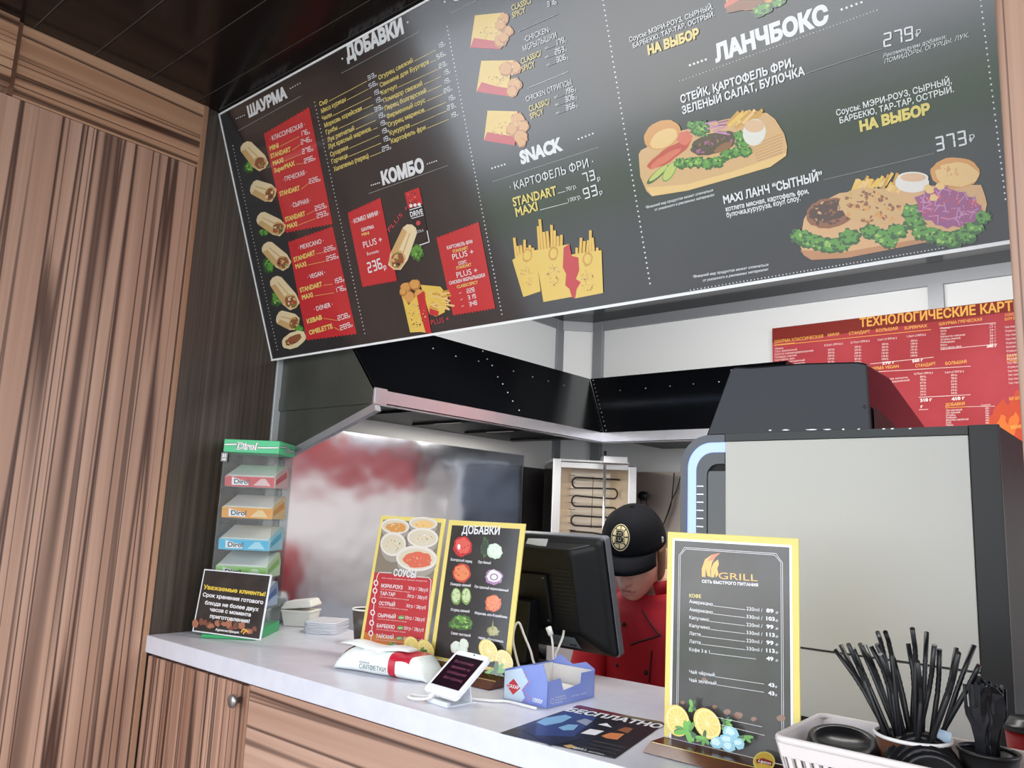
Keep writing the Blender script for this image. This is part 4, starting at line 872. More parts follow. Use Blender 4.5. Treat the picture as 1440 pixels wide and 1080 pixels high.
# --- sauces card
SS = Stand(-1.458, -1.247, 1.226, 1.128, 1.4150, math.radians(7.5), 'sauces menu card with bowls of sauce in a yellow frame beside the paper cup', yaw=math.radians(1.0))
Q = SS.sheet(); YS = lambda x, y: (490+x/4.32, 710+y/4.32)
K_red2 = ink('sauce_red', (196, 44, 56)); K_ph = ink('photo_grey', (138, 128, 112))
SS.uvpoly(Q, [(0.05, 0.02), (0.955, 0.02), (0.955, 0.968), (0.05, 0.968)], K_ph); SS.uvpoly(Q, [(0.05, 0.02), (0.955, 0.02), (0.955, 0.545), (0.05, 0.545)], K_red2)
SS.uvpoly(Q, [(0.05, 0.02), (0.955, 0.02), (0.955, 0.08), (0.05, 0.08)], ink('amber', (214, 120, 52)))
for x, y, rx, ry, c in ((455, 112, 20, 9, K_bun2), (285, 130, 20, 11, K_bun), (452, 200, 22, 14, K_bowl), (272, 238, 18, 17, K_bowl), (415, 325, 29, 18, K_tom2)):
    Q.ell(*YS(x, y+26), rx*0.95, ry*1.15, 3, ink('bowl_side', (170, 164, 152)), 24); Q.ell(*YS(x, y), rx, ry, 3, K_bowl, 26); Q.ell(*YS(x, y+2), rx*0.88, ry*0.8, 3, ink('dip_cream', (226, 216, 190)), 24)
    if c is not K_bowl: Q.ell(*YS(x+4, y+8), rx*0.72, ry*0.62, 3, c, 22, 0.1)
    speck(Q, *YS(x+4, y+6), rx*0.6, ry*0.45, 0, 18, 0.5, 1.3, [c, K_bun, K_bowl, K_g if c is K_bowl else K_bun2])
Q.text('СОУСЫ', YS(272, 430), YS(408, 444), 9, K_w, 0.03)
Q.path([YS(168, 470), YS(176, 430), YS(188, 410), YS(262, 412)], 0.9, K_w); Q.path([YS(415, 437), YS(485, 440), YS(503, 458), YS(475, 815)], 0.9, K_w); Q.path([YS(168, 470), YS(136, 835)], 0.9, K_w)
for (x, y), nm, xe, nw in zip(((198, 500), (192, 547), (185, 607), (178, 680), (172, 743), (167, 806)), ('МЭРИ-РОУЗ', 'ТАР-ТАР', 'ОСТРЫЙ', 'СЫРНЫЙ', 'БАРБЕКЮ', 'ТАЙСКИЙ'), (328, 283, 282, 286, 280, 274), (0, 0, 0, 1, 1, 1)):
    Q.text(nm, YS(x, y), YS(xe, y+(xe-x)*0.1), 4.8, K_w, 0.02); Q.text('30гр / 28руб', YS(x+165, y+14), YS(x+285, y+28), 4.6, K_w, 0.0)
    Q.text('соус на основе майонеза и специй', YS(x-2, y+14), YS(x+175, y+34), 1.6, K_pw); Q.ell(*YS(x-30, y-26), 3.3, 4.2, 0, K_w, 16); Q.ell(*YS(x-30, y-26), 1.9, 2.6, 0, K_red2, 12)
    if nw: Q.ell(*YS(x+144, y+4), 4.6, 3.0, 0, K_g, 16); Q.text('NEW', YS(x+129, y+9), YS(x+159, y+10), 2, K_w, 0.02)
Q.text('все соусы готовятся из свежих продуктов', YS(205, 447), YS(478, 468), 1.8, K_pw)
Q.done('printed_card', SS.t)
f, g = SS.foot(); f = SS.cutout(); mint(f, *YS(270, 868), 8); lemon(f, *YS(385, 862), 11, 15, -20); lemon(f, *YS(468, 880), 11, 15, -30); mint(f, *YS(430, 905), 11, 9); f.ell(*YS(285, 860), 5, 4, 0, K_ice, 7, 0.15); f.ell(*YS(300, 878), 5, 4, 0, K_ice2, 7, 0.15)
f.done('printed_fruit', SS.t); g.polyuv([(0.002, -0.001), (SS.w-0.002, -0.001), (SS.w-0.002, -0.002), (0.002, -0.002)], K_y); g.done('printed_lip', SS.t)
# --- extras card
SD = Stand(-1.238, -1.024, 1.235, 1.124, 1.4130, math.radians(7.0), 'black card of extra toppings in a yellow frame, right of the sauces card', yaw=math.radians(1.0))
Q = SD.sheet(); K_card = mat('print_card_black', (44, 44, 46), 0.2, noise=(14, (60, 58, 56)), coat=0.3)
SD.uvpoly(Q, [(0.055, 0.02), (0.945, 0.02), (0.945, 0.962), (0.055, 0.962)], K_card); Q.text('ДОБАВКИ', YS(688, 174), YS(918, 180), 10.5, K_w, 0.03)
def veg(x, y, rx, ry, a, b, k=14, nz=0.1): Q.ell(*YS(x, y), rx/4.32, ry/4.32, 0, a, 24, nz); Q.ell(*YS(x, y-4), rx/5.4, ry/5.4, 0, b, 20, nz); speck(Q, *YS(x, y), rx/6, ry/6, 0, k, 0.5, 1.5, [a, b])
K_pr = ink('pepper_red', (200, 30, 40)); K_pr2 = ink('pepper_light', (232, 96, 84)); K_on = ink('onion', (206, 232, 206)); K_on2 = ink('onion_pale', (232, 244, 228)); K_ro = ink('red_onion', (176, 120, 172)); K_cu = ink('cuke', (120, 160, 80)); K_cu2 = ink('cuke_pale', (206, 222, 170)); K_ca = ink('carrot', (226, 100, 56)); K_ca2 = ink('carrot_light', (240, 140, 90)); K_mu = ink('mushroom', (222, 214, 200))
veg(695, 252, 58, 60, K_pr, K_pr2); Q.ell(*YS(672, 255), 2.2, 4, 0, K_w, 10); veg(830, 260, 25, 60, K_dg, ink('dark_green', (24, 60, 40)), 4, 0.2); veg(890, 280, 46, 48, K_on, K_on2)
veg(688, 415, 56, 58, K_tom, K_ca2, 24); veg(885, 438, 54, 46, K_ro, K_on2, 6); Q.ell(*YS(885, 438), 6, 5, 0, K_ro, 18); Q.ell(*YS(885, 438), 4, 3.4, 0, K_on2, 16)
for x in (655, 716): veg(x, 555, 30, 52, K_cu, K_cu2, 12, 0.05)
veg(880, 600, 50, 52, K_ca, K_ca2, 30, 0.14); leaf(Q, *YS(665, 722), 12, 9); leaf(Q, *YS(715, 725), 10, 8); leaf(Q, *YS(690, 700), 11, 8); veg(880, 770, 36, 30, ink('jalapeno', (130, 134, 70)), ink('jalapeno_light', (176, 170, 104)), 12, 0.2); Q.poly([YS(868, 760), YS(880, 695), (694.5, 886)], ink('stalk', (150, 140, 80)))
veg(655, 865, 34, 40, K_mu, K_on2, 4); veg(700, 850, 30, 36, K_mu, K_on2, 4); veg(690, 885, 34, 24, K_mu, K_on2, 4)
for st, p, q in (('Болгарский перец', (622, 338), (752, 352)), ('Лук белый', (787, 353), (865, 361)), ('Помидор свежий', (620, 487), (743, 498)), ('Лук красный маринованный', (765, 502), (972, 528)), ('Огурец свежий', (622, 642), (736, 655)), ('Морковь «по-Корейски»', (768, 662), (966, 690)), ('Салат листовой', (624, 785), (742, 802)), ('перец «Халапеньо»', (790, 812), (942, 838))): Q.text(st, YS(*p), YS(*q), 3.4, K_w, 0.02)
Q.done('printed_card', SD.t)
f, g = SD.foot(); f = SD.cutout(); lemon(f, *YS(850, 885), 12, 17, -30); lemon(f, *YS(945, 950), 12, 17, -25); mint(f, *YS(895, 1010), 14, 10); f.done('printed_fruit', SD.t)
g.polyuv([(0.002, -0.001), (SD.w-0.002, -0.001), (SD.w-0.002, -0.002), (0.002, -0.002)], K_y); g.done('printed_lip', SD.t)

# ================================================================== chewing gum display
G0 = V((-1.882, 1.083, 1.10)); gx = V((0.785, 0.62, 0)).normalized(); gy = V((-gx.y, gx.x, 0)); GW, GD, GH = 0.143, 0.135, 0.492
MG = fr(G0, gx, gy)
t = empty('gum_display', G0+gx*GW/2+gy*GD/2, 'clear plastic chewing gum display tower with a green header standing by the dark wall', 'display stand')
M_green = mat('display_green', (30, 160, 92), 0.3)
M_green2 = mat('header_green', (60, 190, 128), 0.3)
bm = nb(); box(bm, 0, 0, 0.0005, GW, GD, 0.026, MG); box(bm, 0.004, -0.034, 0.0005, GW-0.004, 0.0, 0.009, MG); obj('base', bm, M_green, t, bev=0.0015)
M_panel = clear('display_clear', (246, 248, 248), 0.45, 0.08)
for i, q in enumerate(((0.0, 0.001, 0.027, GW, 0.0025, GH-0.03), (GW-0.0018, 0.003, 0.027, GW, GD-0.002, GH-0.03), (0.0, 0.003, 0.027, 0.0018, GD-0.002, GH-0.03))):
    bm = nb(); box(bm, *q, MG); obj('clear_panel', bm, M_panel, t)
bm = nb(); box(bm, 0.003, GD-0.0035, 0.027, GW-0.003, GD-0.001, GH-0.03, MG); obj('back_panel', bm, clear('display_back', (226, 230, 230), 0.4, 0.2), t)
bm = nb(); box(bm, -0.001, -0.001, GH-0.033, GW+0.001, GD, GH, MG); obj('header', bm, M_green2, t, bev=0.001)
for sh_, (o, a, W) in enumerate(((MG @ V((0, -0.001, GH-0.033)), gx, GW), (MG @ V((GW+0.001, 0, GH-0.033)), gy, GD))):
    s = Sheet(o, a, (0, 0, 1)); k = 1.0 if sh_ == 0 else 0.97
    c = W*0.42 if sh_ == 0 else W*0.56; wd = 0.056 if sh_ == 0 else 0.045
    for dz, m_, hh in ((0.0115, K_bk, 0.0016), (0.0135, K_w, 0.0022), (0.0165, K_bk, 0.0012)):
        s.polyuv([(0.002, dz+0.004), (c-wd*0.5, dz+0.006), (c-wd*0.5, dz+0.006+hh), (0.002, dz+0.004+hh)], m_); s.polyuv([(c+wd*0.5, dz-0.001), (W-0.002, dz+0.001), (W-0.002, dz+0.001+hh), (c+wd*0.5, dz-0.001+hh)], m_)
    for m_, bo in ((K_bk, 0.085), (K_w, 0.05), (K_bk, -0.01)):
        s.lay += 1; TEXTQ.append((s, 'Dirol', V((c-wd*0.5, 0.0085)), V((wd, 0.0)), 0.016, m_, bo, 0.12, s.lay))
    s.done('header_print', t)
GUMS = [(0.372, (216, 76, 84), (236, 196, 196), 'red fruit chewing gum box on the top shelf of the display'), (0.292, (240, 158, 50), (246, 210, 150), 'orange chewing gum box on the second shelf of the display'), (0.212, (70, 184, 224), (170, 222, 240), 'light blue chewing gum box on the third shelf of the display'),
        (0.145, (150, 200, 110), (206, 226, 190), 'pale green chewing gum box on the fourth shelf of the display'), (0.070, (60, 90, 160), (150, 170, 210), 'blue chewing gum box low in the display behind the notice')]
M_gw = mat('carton_white', (236, 234, 228), 0.4)
for z0, c1, c2, lab in GUMS:
    ft = math.radians(24)
    bm = nb(); box(bm, 0.003, 0.006, z0-0.0035, GW-0.003, GD-0.006, z0-0.002, MG @ at(0, 0, 0)); obj('shelf', bm, M_panel, t)
    g = empty('gum_box', MG @ V((GW/2, 0.06, z0)), lab, 'gum box', 'chewing gum boxes on the display shelves')
    k = '%d_%d_%d' % c1; mA = mat('carton_'+k, c1, 0.3); mB = mat('cartonside_'+k, c2, 0.35)
    prof = [(0.012, z0), (0.008, z0+0.026), (0.108, z0+0.060), (0.122, z0+0.034), (0.122, z0)]
    bm = nb(); loft(bm, [[MG @ V((x, y, z)) for y, z in prof] for x in (0.007, GW-0.007)], smooth=False)
    o = obj('carton', bm, [mB], g)
    bm = nb(); loft(bm, [[MG @ V((x, y, z)) for y, z in ((0.014, z0+0.0275), (0.104, z0+0.0585), (0.104, z0+0.0605), (0.014, z0+0.0295))] for x in (0.011, GW-0.011)], smooth=False); tag(obj('lid', bm, M_gw, g), 'white lid')
    A = MG @ V((0.007, 0.012, z0)); A2 = MG @ V((0.007, 0.008, z0+0.026)); s = Sheet(A, gx, A2-A); W = GW-0.014
    s.polyuv([(0.0005, 0.0005), (W-0.0005, 0.0005), (W-0.0005, 0.0255), (0.0005, 0.0255)], mA); s.polyuv([(0.018, 0.004), (0.018, 0.024), (0.062, 0.013), (0.062, 0.004)], K_w); s.polyuv([(0.074, 0.004), (0.094, 0.022), (0.106, 0.022), (0.120, 0.004)], mB)
    s.lay += 1; TEXTQ.append((s, 'Dirol', V((0.024, 0.0075)), V((0.04, 0)), 0.0115, ink('dark_text', (30, 26, 30)), 0.03, 0.0, s.lay)); s.done('label', g)
    A = MG @ V((GW-0.007, 0.012, z0)); s = Sheet(A, gy, (0, 0, 1)); s.polyuv([(0.0, 0.001), (-0.003, 0.025), (0.094, 0.058), (0.108, 0.034), (0.108, 0.001)], mB); s.polyuv([(0.01, 0.006), (0.01, 0.02), (0.09, 0.046), (0.1, 0.03)], mA); s.done('side_label', g)
# small black price tag on the display
bm = nb(); box(bm, -0.003, -0.006, GH-0.058, 0.013, -0.0015, GH-0.036, MG); o = thing('price_tag', bm, K_bk, 'tiny black price tag reading 22 hanging on the gum display', 'price tag', MG @ V((0.005, -0.004, GH-0.058)))
s = Sheet(MG @ V((-0.003, -0.006, GH-0.058)), gx, (0, 0, 1)); s.lay = 1
for dy, hh in ((0.012, 0.007), (0.003, 0.005)): TEXTQ.append((s, '22', V((0.003, dy)), V((0.010, 0)), hh, K_w, 0.03, 0, 1))
s.done('price_print', o)

# ================================================================== notice in an acrylic holder
N0 = V((-1.900, 1.058, 1.1105)); nx = V((0.961, 0.277, 0)).normalized(); ln = math.radians(7); ny = V((-nx.y*math.sin(ln), nx.x*math.sin(ln), math.cos(ln))); NW, NH = 0.216, 0.152
MN = fr(N0, nx, ny)
t = empty('notice_sign', N0+nx*NW/2, 'small black notice in a clear holder with white edges leaning on the gum display', 'sign')
bm = nb(); box(bm, 0, 0, -0.003, NW, NH, 0, MN); obj('holder', bm, mat('holder_edge', (232, 236, 240), 0.2), t, bev=0.0006)
bm = nb(); box(bm, 0, 0.0, -0.004, NW, 0.003, 0.0, fr(N0, nx, V((-nx.y, nx.x, 0)))); obj('foot', bm, M_acr, t)
s = Sheet(N0, nx, ny); YN = lambda x, y: (250+x/3.375, 590+y/3.375)
s.polyuv([(0.004, 0.003), (NW-0.004, 0.003), (NW-0.004, NH-0.003), (0.004, NH-0.003)], mat('notice_black', (34, 31, 30), 0.22, noise=(18, (56, 50, 46)), coat=0.2))
for k in range(16): s.ell(277+k*5.4+random.uniform(-2, 2), 873+k*0.9+random.uniform(-5, 4), random.uniform(3, 6), random.uniform(3, 6), 0, random.choice([ink('roast', (120, 62, 44)), ink('roast_light', (168, 104, 76)), K_db]), 10, 0.25)
for st, p, q, h, m in (('Уважаемые клиенты!', (122, 803), (415, 838), 5.6, ink('notice_yellow', (240, 208, 60))), ('Срок хранения готового', (118, 838), (405, 876), 5, K_w), ('блюда не более двух', (128, 876), (383, 910), 5, K_w), ('часов с момента', (152, 908), (346, 935), 5, K_w), ('приготовления!', (152, 940), (340, 966), 5, K_w), ('Администрация', (178, 1001), (290, 1016), 3.2, K_w)): s.text(st, YN(*p), YN(*q), h, m, 0.03)
s.path([YN(300, 1010), YN(312, 995), YN(330, 1000)], 1.6, K_fl); s.path([YN(310, 1018), YN(322, 1003), YN(338, 1008)], 1.6, K_fl)
s.done('printed_card', t)

# ================================================================== foam box, lid stack, paper cup
M_foam = mat('foam_white', (244, 242, 234), 0.6)
t = empty('foam_box', (-1.90, 1.40, 1.10), 'cream white foam food box with its lid ajar behind the green display base', 'food box')
MF = Matrix.Translation((-1.925, 1.325, 1.10)) @ Matrix.Rotation(math.radians(32), 4, 'Z') @ Matrix.Diagonal((0.84, 0.84, 0.84, 1))
bm = nb()
loft(bm, [[MF @ V((x*k+0.055, y*k+0.045, z)) for x, y in ((-0.05, -0.045), (0.05, -0.045), (0.05, 0.045), (-0.05, 0.045))] for z, k in ((0.001, 0.82), (0.030, 0.95), (0.045, 1.0), (0.048, 1.06), (0.052, 1.06))], smooth=False); obj('tray', bm, M_foam, t, bev=0.004)
bm = nb(); loft(bm, [[MF @ V((x*k+0.055, y*k+0.045, z+(x+0.05)*0.12)) for x, y in ((-0.05, -0.045), (0.05, -0.045), (0.05, 0.045), (-0.05, 0.045))] for z, k in ((0.0535, 1.06), (0.058, 1.06), (0.074, 0.9), (0.078, 0.82))], smooth=False); obj('lid', bm, M_foam, t, bev=0.004)
M_lidw = mat('lid_plastic', (222, 224, 232), 0.25)
def rrect(w, d, r, n=5):
    P = []
    for cx, cy, a0 in ((w/2-r, d/2-r, 0), (-w/2+r, d/2-r, 90), (-w/2+r, -d/2+r, 180), (w/2-r, -d/2+r, 270)):
        for k in range(n+1):
            a = math.radians(a0+90*k/n); P.append((cx+r*math.cos(a), cy+r*math.sin(a)))
    return P
ang = 31
for i in range(7):
    bm = nb(); z = 1.1005+i*0.0042; M = Matrix.Translation((-1.7785+random.uniform(-1, 1)*0.001, 1.376, z)) @ Matrix.Rotation(math.radians(ang+random.uniform(-0.8, 0.8)), 4, 'Z')
    rings = [[M @ V((x, y, zz)) for x, y in rrect(0.090-2*q, 0.115-2*q, 0.014)] for q, zz in ((0.0015, 0), (0, 0.0008), (0, 0.0030), (0.0012, 0.0038), (0.008, 0.0040), (0.010, 0.0032), (0.02, 0.0032))]
    loft(bm, rings)
    pos = ('lowest', 'second lowest', 'third lowest', 'middle', 'third from the top', 'second from the top', 'topmost')[i]
    thing('food_tray', bm, M_lidw, pos+' white rectangular tray of the stack left of the sauces card', 'tray', (-1.7785, 1.376, z), 'stacked white food trays')
CB = V((-1.562, 1.328, 1.1005))
t = empty('paper_cup', CB, 'dark printed paper cup with a white rim half hidden behind the sauces card', 'cup')
M_cupd = mat('cup_dark', (66, 58, 54), 0.35, noise=(30, (96, 84, 76))); M_rim = mat('cup_rim', (240, 236, 232), 0.4)
bm = nb(); lathe(bm, [(0, 0.004), (0.025, 0.004), (0.026, 0), (0.036, 0.082), (0.034, 0.082), (0.024, 0.006), (0, 0.006)], at(*CB), 36); obj('body', bm, M_cupd, t)
bm = nb()
for k in range(24):
    pass
lathe(bm, [(0.0345, 0.081), (0.0365, 0.0815), (0.0375, 0.0835), (0.0365, 0.0855), (0.0345, 0.085), (0.0338, 0.083)], at(*CB), 36); obj('rim', bm, M_rim, t)

# ================================================================== wet wipes
t = empty('wipes_packet', (-1.235, 1.10, 1.10), 'white soft packet of wet wipes with a red end lying on the counter', 'packet')
A = V((-1.365, 1.078, 1.10)); Bq = V((-1.140, 1.125, 1.10)); wx = (Bq-A).normalized(); wy = V((-wx.y, wx.x, 0)); MW_ = fr(A, wx, wy); L = (Bq-A).length
M_wipe = mat('wipes_white', (240, 246, 244), 0.3, bump=0.25, bscale=60); M_wred = mat('wipes_red', (196, 36, 60), 0.3, bump=0.25, bscale=60)
bm = nb(); rings = []; N = 26
for i in range(N+1):
    u = i/N; e = min(u, 1-u); hgt = 0.0015+0.021*min(1, (e/0.16))**0.6; wd = 0.036+0.008*min(1, e/0.12) + 0.002*math.sin(u*17)
    ring = []
    for k in range(20):
        a = 2*math.pi*k/20; ca, sa = math.cos(a), math.sin(a)
        y = wd*math.copysign(abs(ca)**0.55, ca); z = hgt*(1+math.copysign(abs(sa)**0.6, sa)) + 0.0006
        if sa > 0.2: z += 0.002*math.sin(u*23+k)
        ring.append(MW_ @ V((u*L, 0.04+y, max(z, 0.0006))))
    rings.append(ring)
loft(bm, rings)
bm.faces.ensure_lookup_table()
for f in bm.faces:
    c = MW_.inverted() @ f.calc_center_median(); f.material_index = 1 if (0.60*L < c.x < 0.71*L or (c.z > 0.034 and 0.60*L < c.x < 0.86*L)) else 0
obj('packet', bm, [M_wipe, M_wred], t)
bm = nb(); rings = []
for i in range(15):
    u = i/14; x = -0.006+u*0.175; e = min(u, 1-u)
    ring = []
    for k in range(12):
        a = 2*math.pi*k/12; ring.append(MW_ @ V((x+0.012*math.cos(a)*0, 0.044+(0.020+0.006*min(1, e*6))*math.cos(a), 0.0485+(0.002+0.004*min(1, e*5))*math.sin(a)+0.003*math.sin(u*9))))
    rings.append(ring)
loft(bm, rings); obj('flap', bm, M_wipe, t)
s = Sheet(MW_ @ V((0, -0.0072, 0)), wx, (0, 0, 1)); s.lay = 1
s.lay = 2; TEXTQ.append((s, 'САЛФЕТКИ', V((0.075, 0.012)), V((0.066, 0)), 0.0085, ink('wipe_text', (40, 60, 58)), 0.0, 0, 2)); TEXTQ.append((s, 'влажные', V((0.075, 0.023)), V((0.025, 0)), 0.004, ink('wipe_text', (40, 60, 58)), 0.0, 0, 2)); s.done('packet_print', t)

# ================================================================== sugar carton
C0 = V((-0.866, 1.156, 1.1005)); sx_ = V((-0.997, -0.02, 0)).normalized(); sy_ = V((0.02, 0.997, 0)).normalized(); SWd, SDp, SHt = 0.098, 0.142, 0.052
t = empty('sugar_box', C0+sx_*SWd/2+sy_*SDp/2, 'torn open blue and white sugar carton beside the phone', 'box')
M_sug = mat('carton_blue', (120, 138, 210), 0.35, noise=(14, (138, 154, 216))); M_sugw = mat('carton_paper', (226, 222, 216), 0.6)
def pt3(u, v, z): return C0+sx_*u+sy_*v+V((0, 0, z))
def wall(bm, pts, n, th=0.0012):
    n = V(n); loft(bm, [[V(p) for p in pts], [V(p)+n*th for p in pts]], smooth=False)
bm = nb()
wall(bm, [pt3(0, 0, 0), pt3(SWd, 0, 0), pt3(SWd, 0, SHt-0.004), pt3(0.062, 0, SHt+0.010), pt3(0.012, 0, SHt+0.020), pt3(0.002, 0, SHt-0.004), pt3(0, 0, SHt-0.008)], sy_)
wall(bm, [pt3(0, 0, 0), pt3(0, 0, SHt-0.008), pt3(0, 0.036, SHt-0.006), pt3(0, 0.046, 0.024), pt3(0, 0.098, 0.030), pt3(0, 0.100, SHt-0.004), pt3(0, SDp, SHt-0.004), pt3(0, SDp, 0)], sx_)
wall(bm, [pt3(0, SDp, 0), pt3(0, SDp, SHt-0.002), pt3(0.02, SDp, SHt+0.008), pt3(0.05, SDp, SHt), pt3(0.08, SDp, SHt+0.014), pt3(SWd, SDp, SHt), pt3(SWd, SDp, 0)], -sy_)
wall(bm, [pt3(SWd, 0, 0), pt3(SWd, 0, SHt), pt3(SWd, SDp, SHt), pt3(SWd, SDp, 0)], -sx_)
wall(bm, [pt3(0.001, 0.001, 0.0005), pt3(SWd-0.001, 0.001, 0.0005), pt3(SWd-0.001, SDp-0.001, 0.0005), pt3(0.001, SDp-0.001, 0.0005)], (0, 0, 1))
obj('carton', bm, M_sug, t)
bm = nb()
wall(bm, [pt3(0.003, 0.003, 0.003), pt3(0.003, 0.036, 0.003), pt3(0.003, 0.036, SHt-0.01), pt3(0.003, 0.003, SHt-0.012)], sx_, 0.0006); wall(bm, [pt3(SWd-0.004, 0.003, 0.003), pt3(SWd-0.004, SDp-0.003, 0.003), pt3(SWd-0.004, SDp-0.003, SHt-0.002), pt3(SWd-0.004, 0.003, SHt-0.002)], sx_, 0.0006)
wall(bm, [pt3(0.003, SDp-0.003, 0.003), pt3(SWd-0.003, SDp-0.003, 0.003), pt3(SWd-0.003, SDp-0.003, SHt-0.004), pt3(0.003, SDp-0.003, SHt-0.004)], -sy_, 0.0006); box(bm, *(pt3(SWd-0.006, 0.005, 0.003)), *(pt3(0.006, SDp-0.006, 0.016)))
tag(obj('inner_lining', bm, M_sugw, t), 'bare paper inside of the carton')
s = Sheet(pt3(SWd, 0, 0), -sx_, (0, 0, 1)); YX = lambda x, y: (440+x/3.43, 860+y/3.43)
Wd = SWd
s.polyuv([(0.001, 0.001), (Wd*0.42, 0.001), (Wd*0.50, 0.010), (Wd*0.42, 0.022), (Wd*0.56, 0.038), (Wd*0.45, SHt), (Wd*0.40, SHt+0.007), (0.001, SHt-0.004)], ink('sugar_pale', (206, 226, 242)))
for k in range(9): s.polyuv([(Wd*0.50+0.006*math.sin(k*1.4), 0.002+k*0.006), (Wd*0.55+0.006*math.sin(k*1.4), 0.004+k*0.006), (Wd*0.52+0.006*math.sin(k*1.4), 0.0065+k*0.006)], ink('sugar_pink', (222, 130, 156)))
s.polyuv([(0.006, 0.024), (0.022, 0.010), (0.038, 0.024), (0.022, 0.038)], ink('sugar_red', (202, 32, 44))); s.lay += 1
TEXTQ.append((s, 'САХАР', V((0.009, 0.0215)), V((0.026, 0)), 0.0055, K_w, 0.03, 0, s.lay)); TEXTQ.append((s, '1000г', V((Wd*0.68, 0.006)), V((0.022, 0)), 0.007, K_w, 0.03, 0, s.lay))
s.done('end_print', t)
s = Sheet(pt3(0, 0, 0), sy_, (0, 0, 1)); s.lay = 1
for st, u, v, w_, h in (('сахар-рафинад', 0.022, 0.014, 0.03, 0.0028), ('прессованный', 0.022, 0.0095, 0.032, 0.0028), ('мгновенный', 0.022, 0.005, 0.022, 0.0028), ('состав: сахар', 0.07, 0.010, 0.045, 0.0024)): TEXTQ.append((s, st, V((u, v)), V((w_, 0)), h, K_w, 0, 0, 1))
def ringuv(s, cu, cv, r0, r1, m):
    for k in range(20):
        a, b = 2*math.pi*k/20, 2*math.pi*(k+1)/20; s.polyuv([(cu+r0*math.cos(a), cv+r0*math.sin(a)), (cu+r1*math.cos(a), cv+r1*math.sin(a)), (cu+r1*math.cos(b), cv+r1*math.sin(b)), (cu+r0*math.cos(b), cv+r0*math.sin(b))], m, 2)
ringuv(s, 0.126, 0.02, 0.012, 0.0135, ink('sugar_line', (150, 176, 232))); ringuv(s, 0.126, 0.02, 0.006, 0.0072, ink('sugar_line', (150, 176, 232))); ringuv(s, 0.014, 0.0105, 0.004, 0.0048, K_w)
s.done('side_print', t)
def satin(name, rgb): return mat('satin_'+name, rgb, 0.35)
K_sw = satin('white', (240, 240, 242)); K_sg = satin('grey', (120, 118, 122))
# ================================================================== flyer
F = [hit(x, y, 2, 1.1006) for x, y in ((703, 1031), (865, 1067), (935, 1018), (815, 992))]
bm = nb(); loft(bm, [[p for p in F], [p+V((0, 0, 0.0006)) for p in F]], smooth=False)
o = thing('flyer', bm, mat('flyer_paper', (24, 26, 36), 0.3), 'dark blue glossy flyer lying flat on the counter front', 'flyer', (F[0]+F[2])/2)
s = Sheet(F[0]+V((0, 0, 0.0006)), F[1]-F[0], F[3]-F[0]); YF = lambda x, y: (680+x/5.538, 980+y/5.538)
K_nb = satin('flyer_blue', (40, 62, 120)); K_lb = satin('flyer_light', (130, 180, 216)); K_nv = satin('flyer_navy', (22, 30, 58))
s.poly([YF(x, y) for x, y in ((300, 260), (700, 80), (900, 150), (760, 330), (520, 380))], K_nv); s.poly([YF(x, y) for x, y in ((420, 200), (640, 110), (880, 160), (700, 310), (400, 300))], K_nb)
s.poly([YF(x, y) for x, y in ((730, 66), (1080, 140), (1060, 155), (700, 80))], satin('flyer_maroon', (120, 40, 56))); s.poly([YF(x, y) for x, y in ((1080, 140), (1400, 195), (1390, 210), (1060, 155))], satin('flyer_olive', (120, 110, 80)))
for P, m in ((((410, 200), (480, 165), (640, 140), (690, 160), (610, 200), (480, 225)), K_lb), (((580, 240), (660, 215), (740, 220), (700, 260), (620, 262)), K_lb), (((720, 190), (790, 170), (850, 190), (800, 225)), satin('flyer_grey', (150, 158, 176))), (((890, 215), (960, 205), (1000, 240)), K_sw), (((755, 285), (830, 250), (940, 268), (870, 300)), K_sw), (((915, 305), (990, 280), (1100, 290), (1040, 335), (960, 325)), satin('flyer_orange', (214, 130, 80))), (((1040, 260), (1110, 235), (1165, 250), (1120, 285)), satin('flyer_orange2', (150, 92, 62))), (((620, 380), (680, 372), (740, 400), (660, 400)), satin('flyer_gold', (206, 170, 110)))): s.poly([YF(*p) for p in P], m)
s.text('БЕСПЛАТНО', YF(630, 108), YF(1368, 246), 5.5, K_sw, 0.04); s.text('GRILL', YF(690, 402), YF(800, 422), 2.6, K_sw, 0.02); s.text('доставка', YF(815, 428), YF(930, 455), 2.0, K_sw)
for k in range(4): s.text('при заказе от трёх порций', YF(850-k*40, 345+k*22), YF(1110-k*40, 400+k*24), 1.2, K_sg)
s.done('printed_face', o)
# ================================================================== phone on its little stand, with cables
PA = V((-1.054, 1.036, 1.117)); px_ = V((math.cos(-0.098), math.sin(-0.098), 0)); pt_ = 0.667
py_ = V((-px_.y*math.cos(pt_), px_.x*math.cos(pt_), math.sin(pt_))); PWd, PLn = 0.089, 0.100
MP = fr(PA, px_, py_)
t = empty('smartphone', V((PA.x+0.045, PA.y+0.04, 1.10)), 'white phone with a dark text screen tilted on a small clear stand', 'phone')
M_phw = mat('phone_white', (244, 244, 246), 0.22)
bm = nb(); prism(bm, [(x+PWd/2, y+PLn/2) for x, y in rrect(PWd, PLn, 0.009)], MP, -0.008, 0.0); obj('body', bm, M_phw, t, bev=0.0012)
bm = nb(); prism(bm, [(0.007, 0.017), (PWd-0.007, 0.017), (PWd-0.007, PLn-0.012), (0.007, PLn-0.012)], MP, 0.0001, 0.0006); sc = obj('screen', bm, mat('phone_screen', (22, 16, 26), 0.08, noise=(20, (48, 16, 34)), coat=0.3), t)
s = Sheet(MP @ V((0, 0, 0.0006)), px_, py_); s.lay = 1
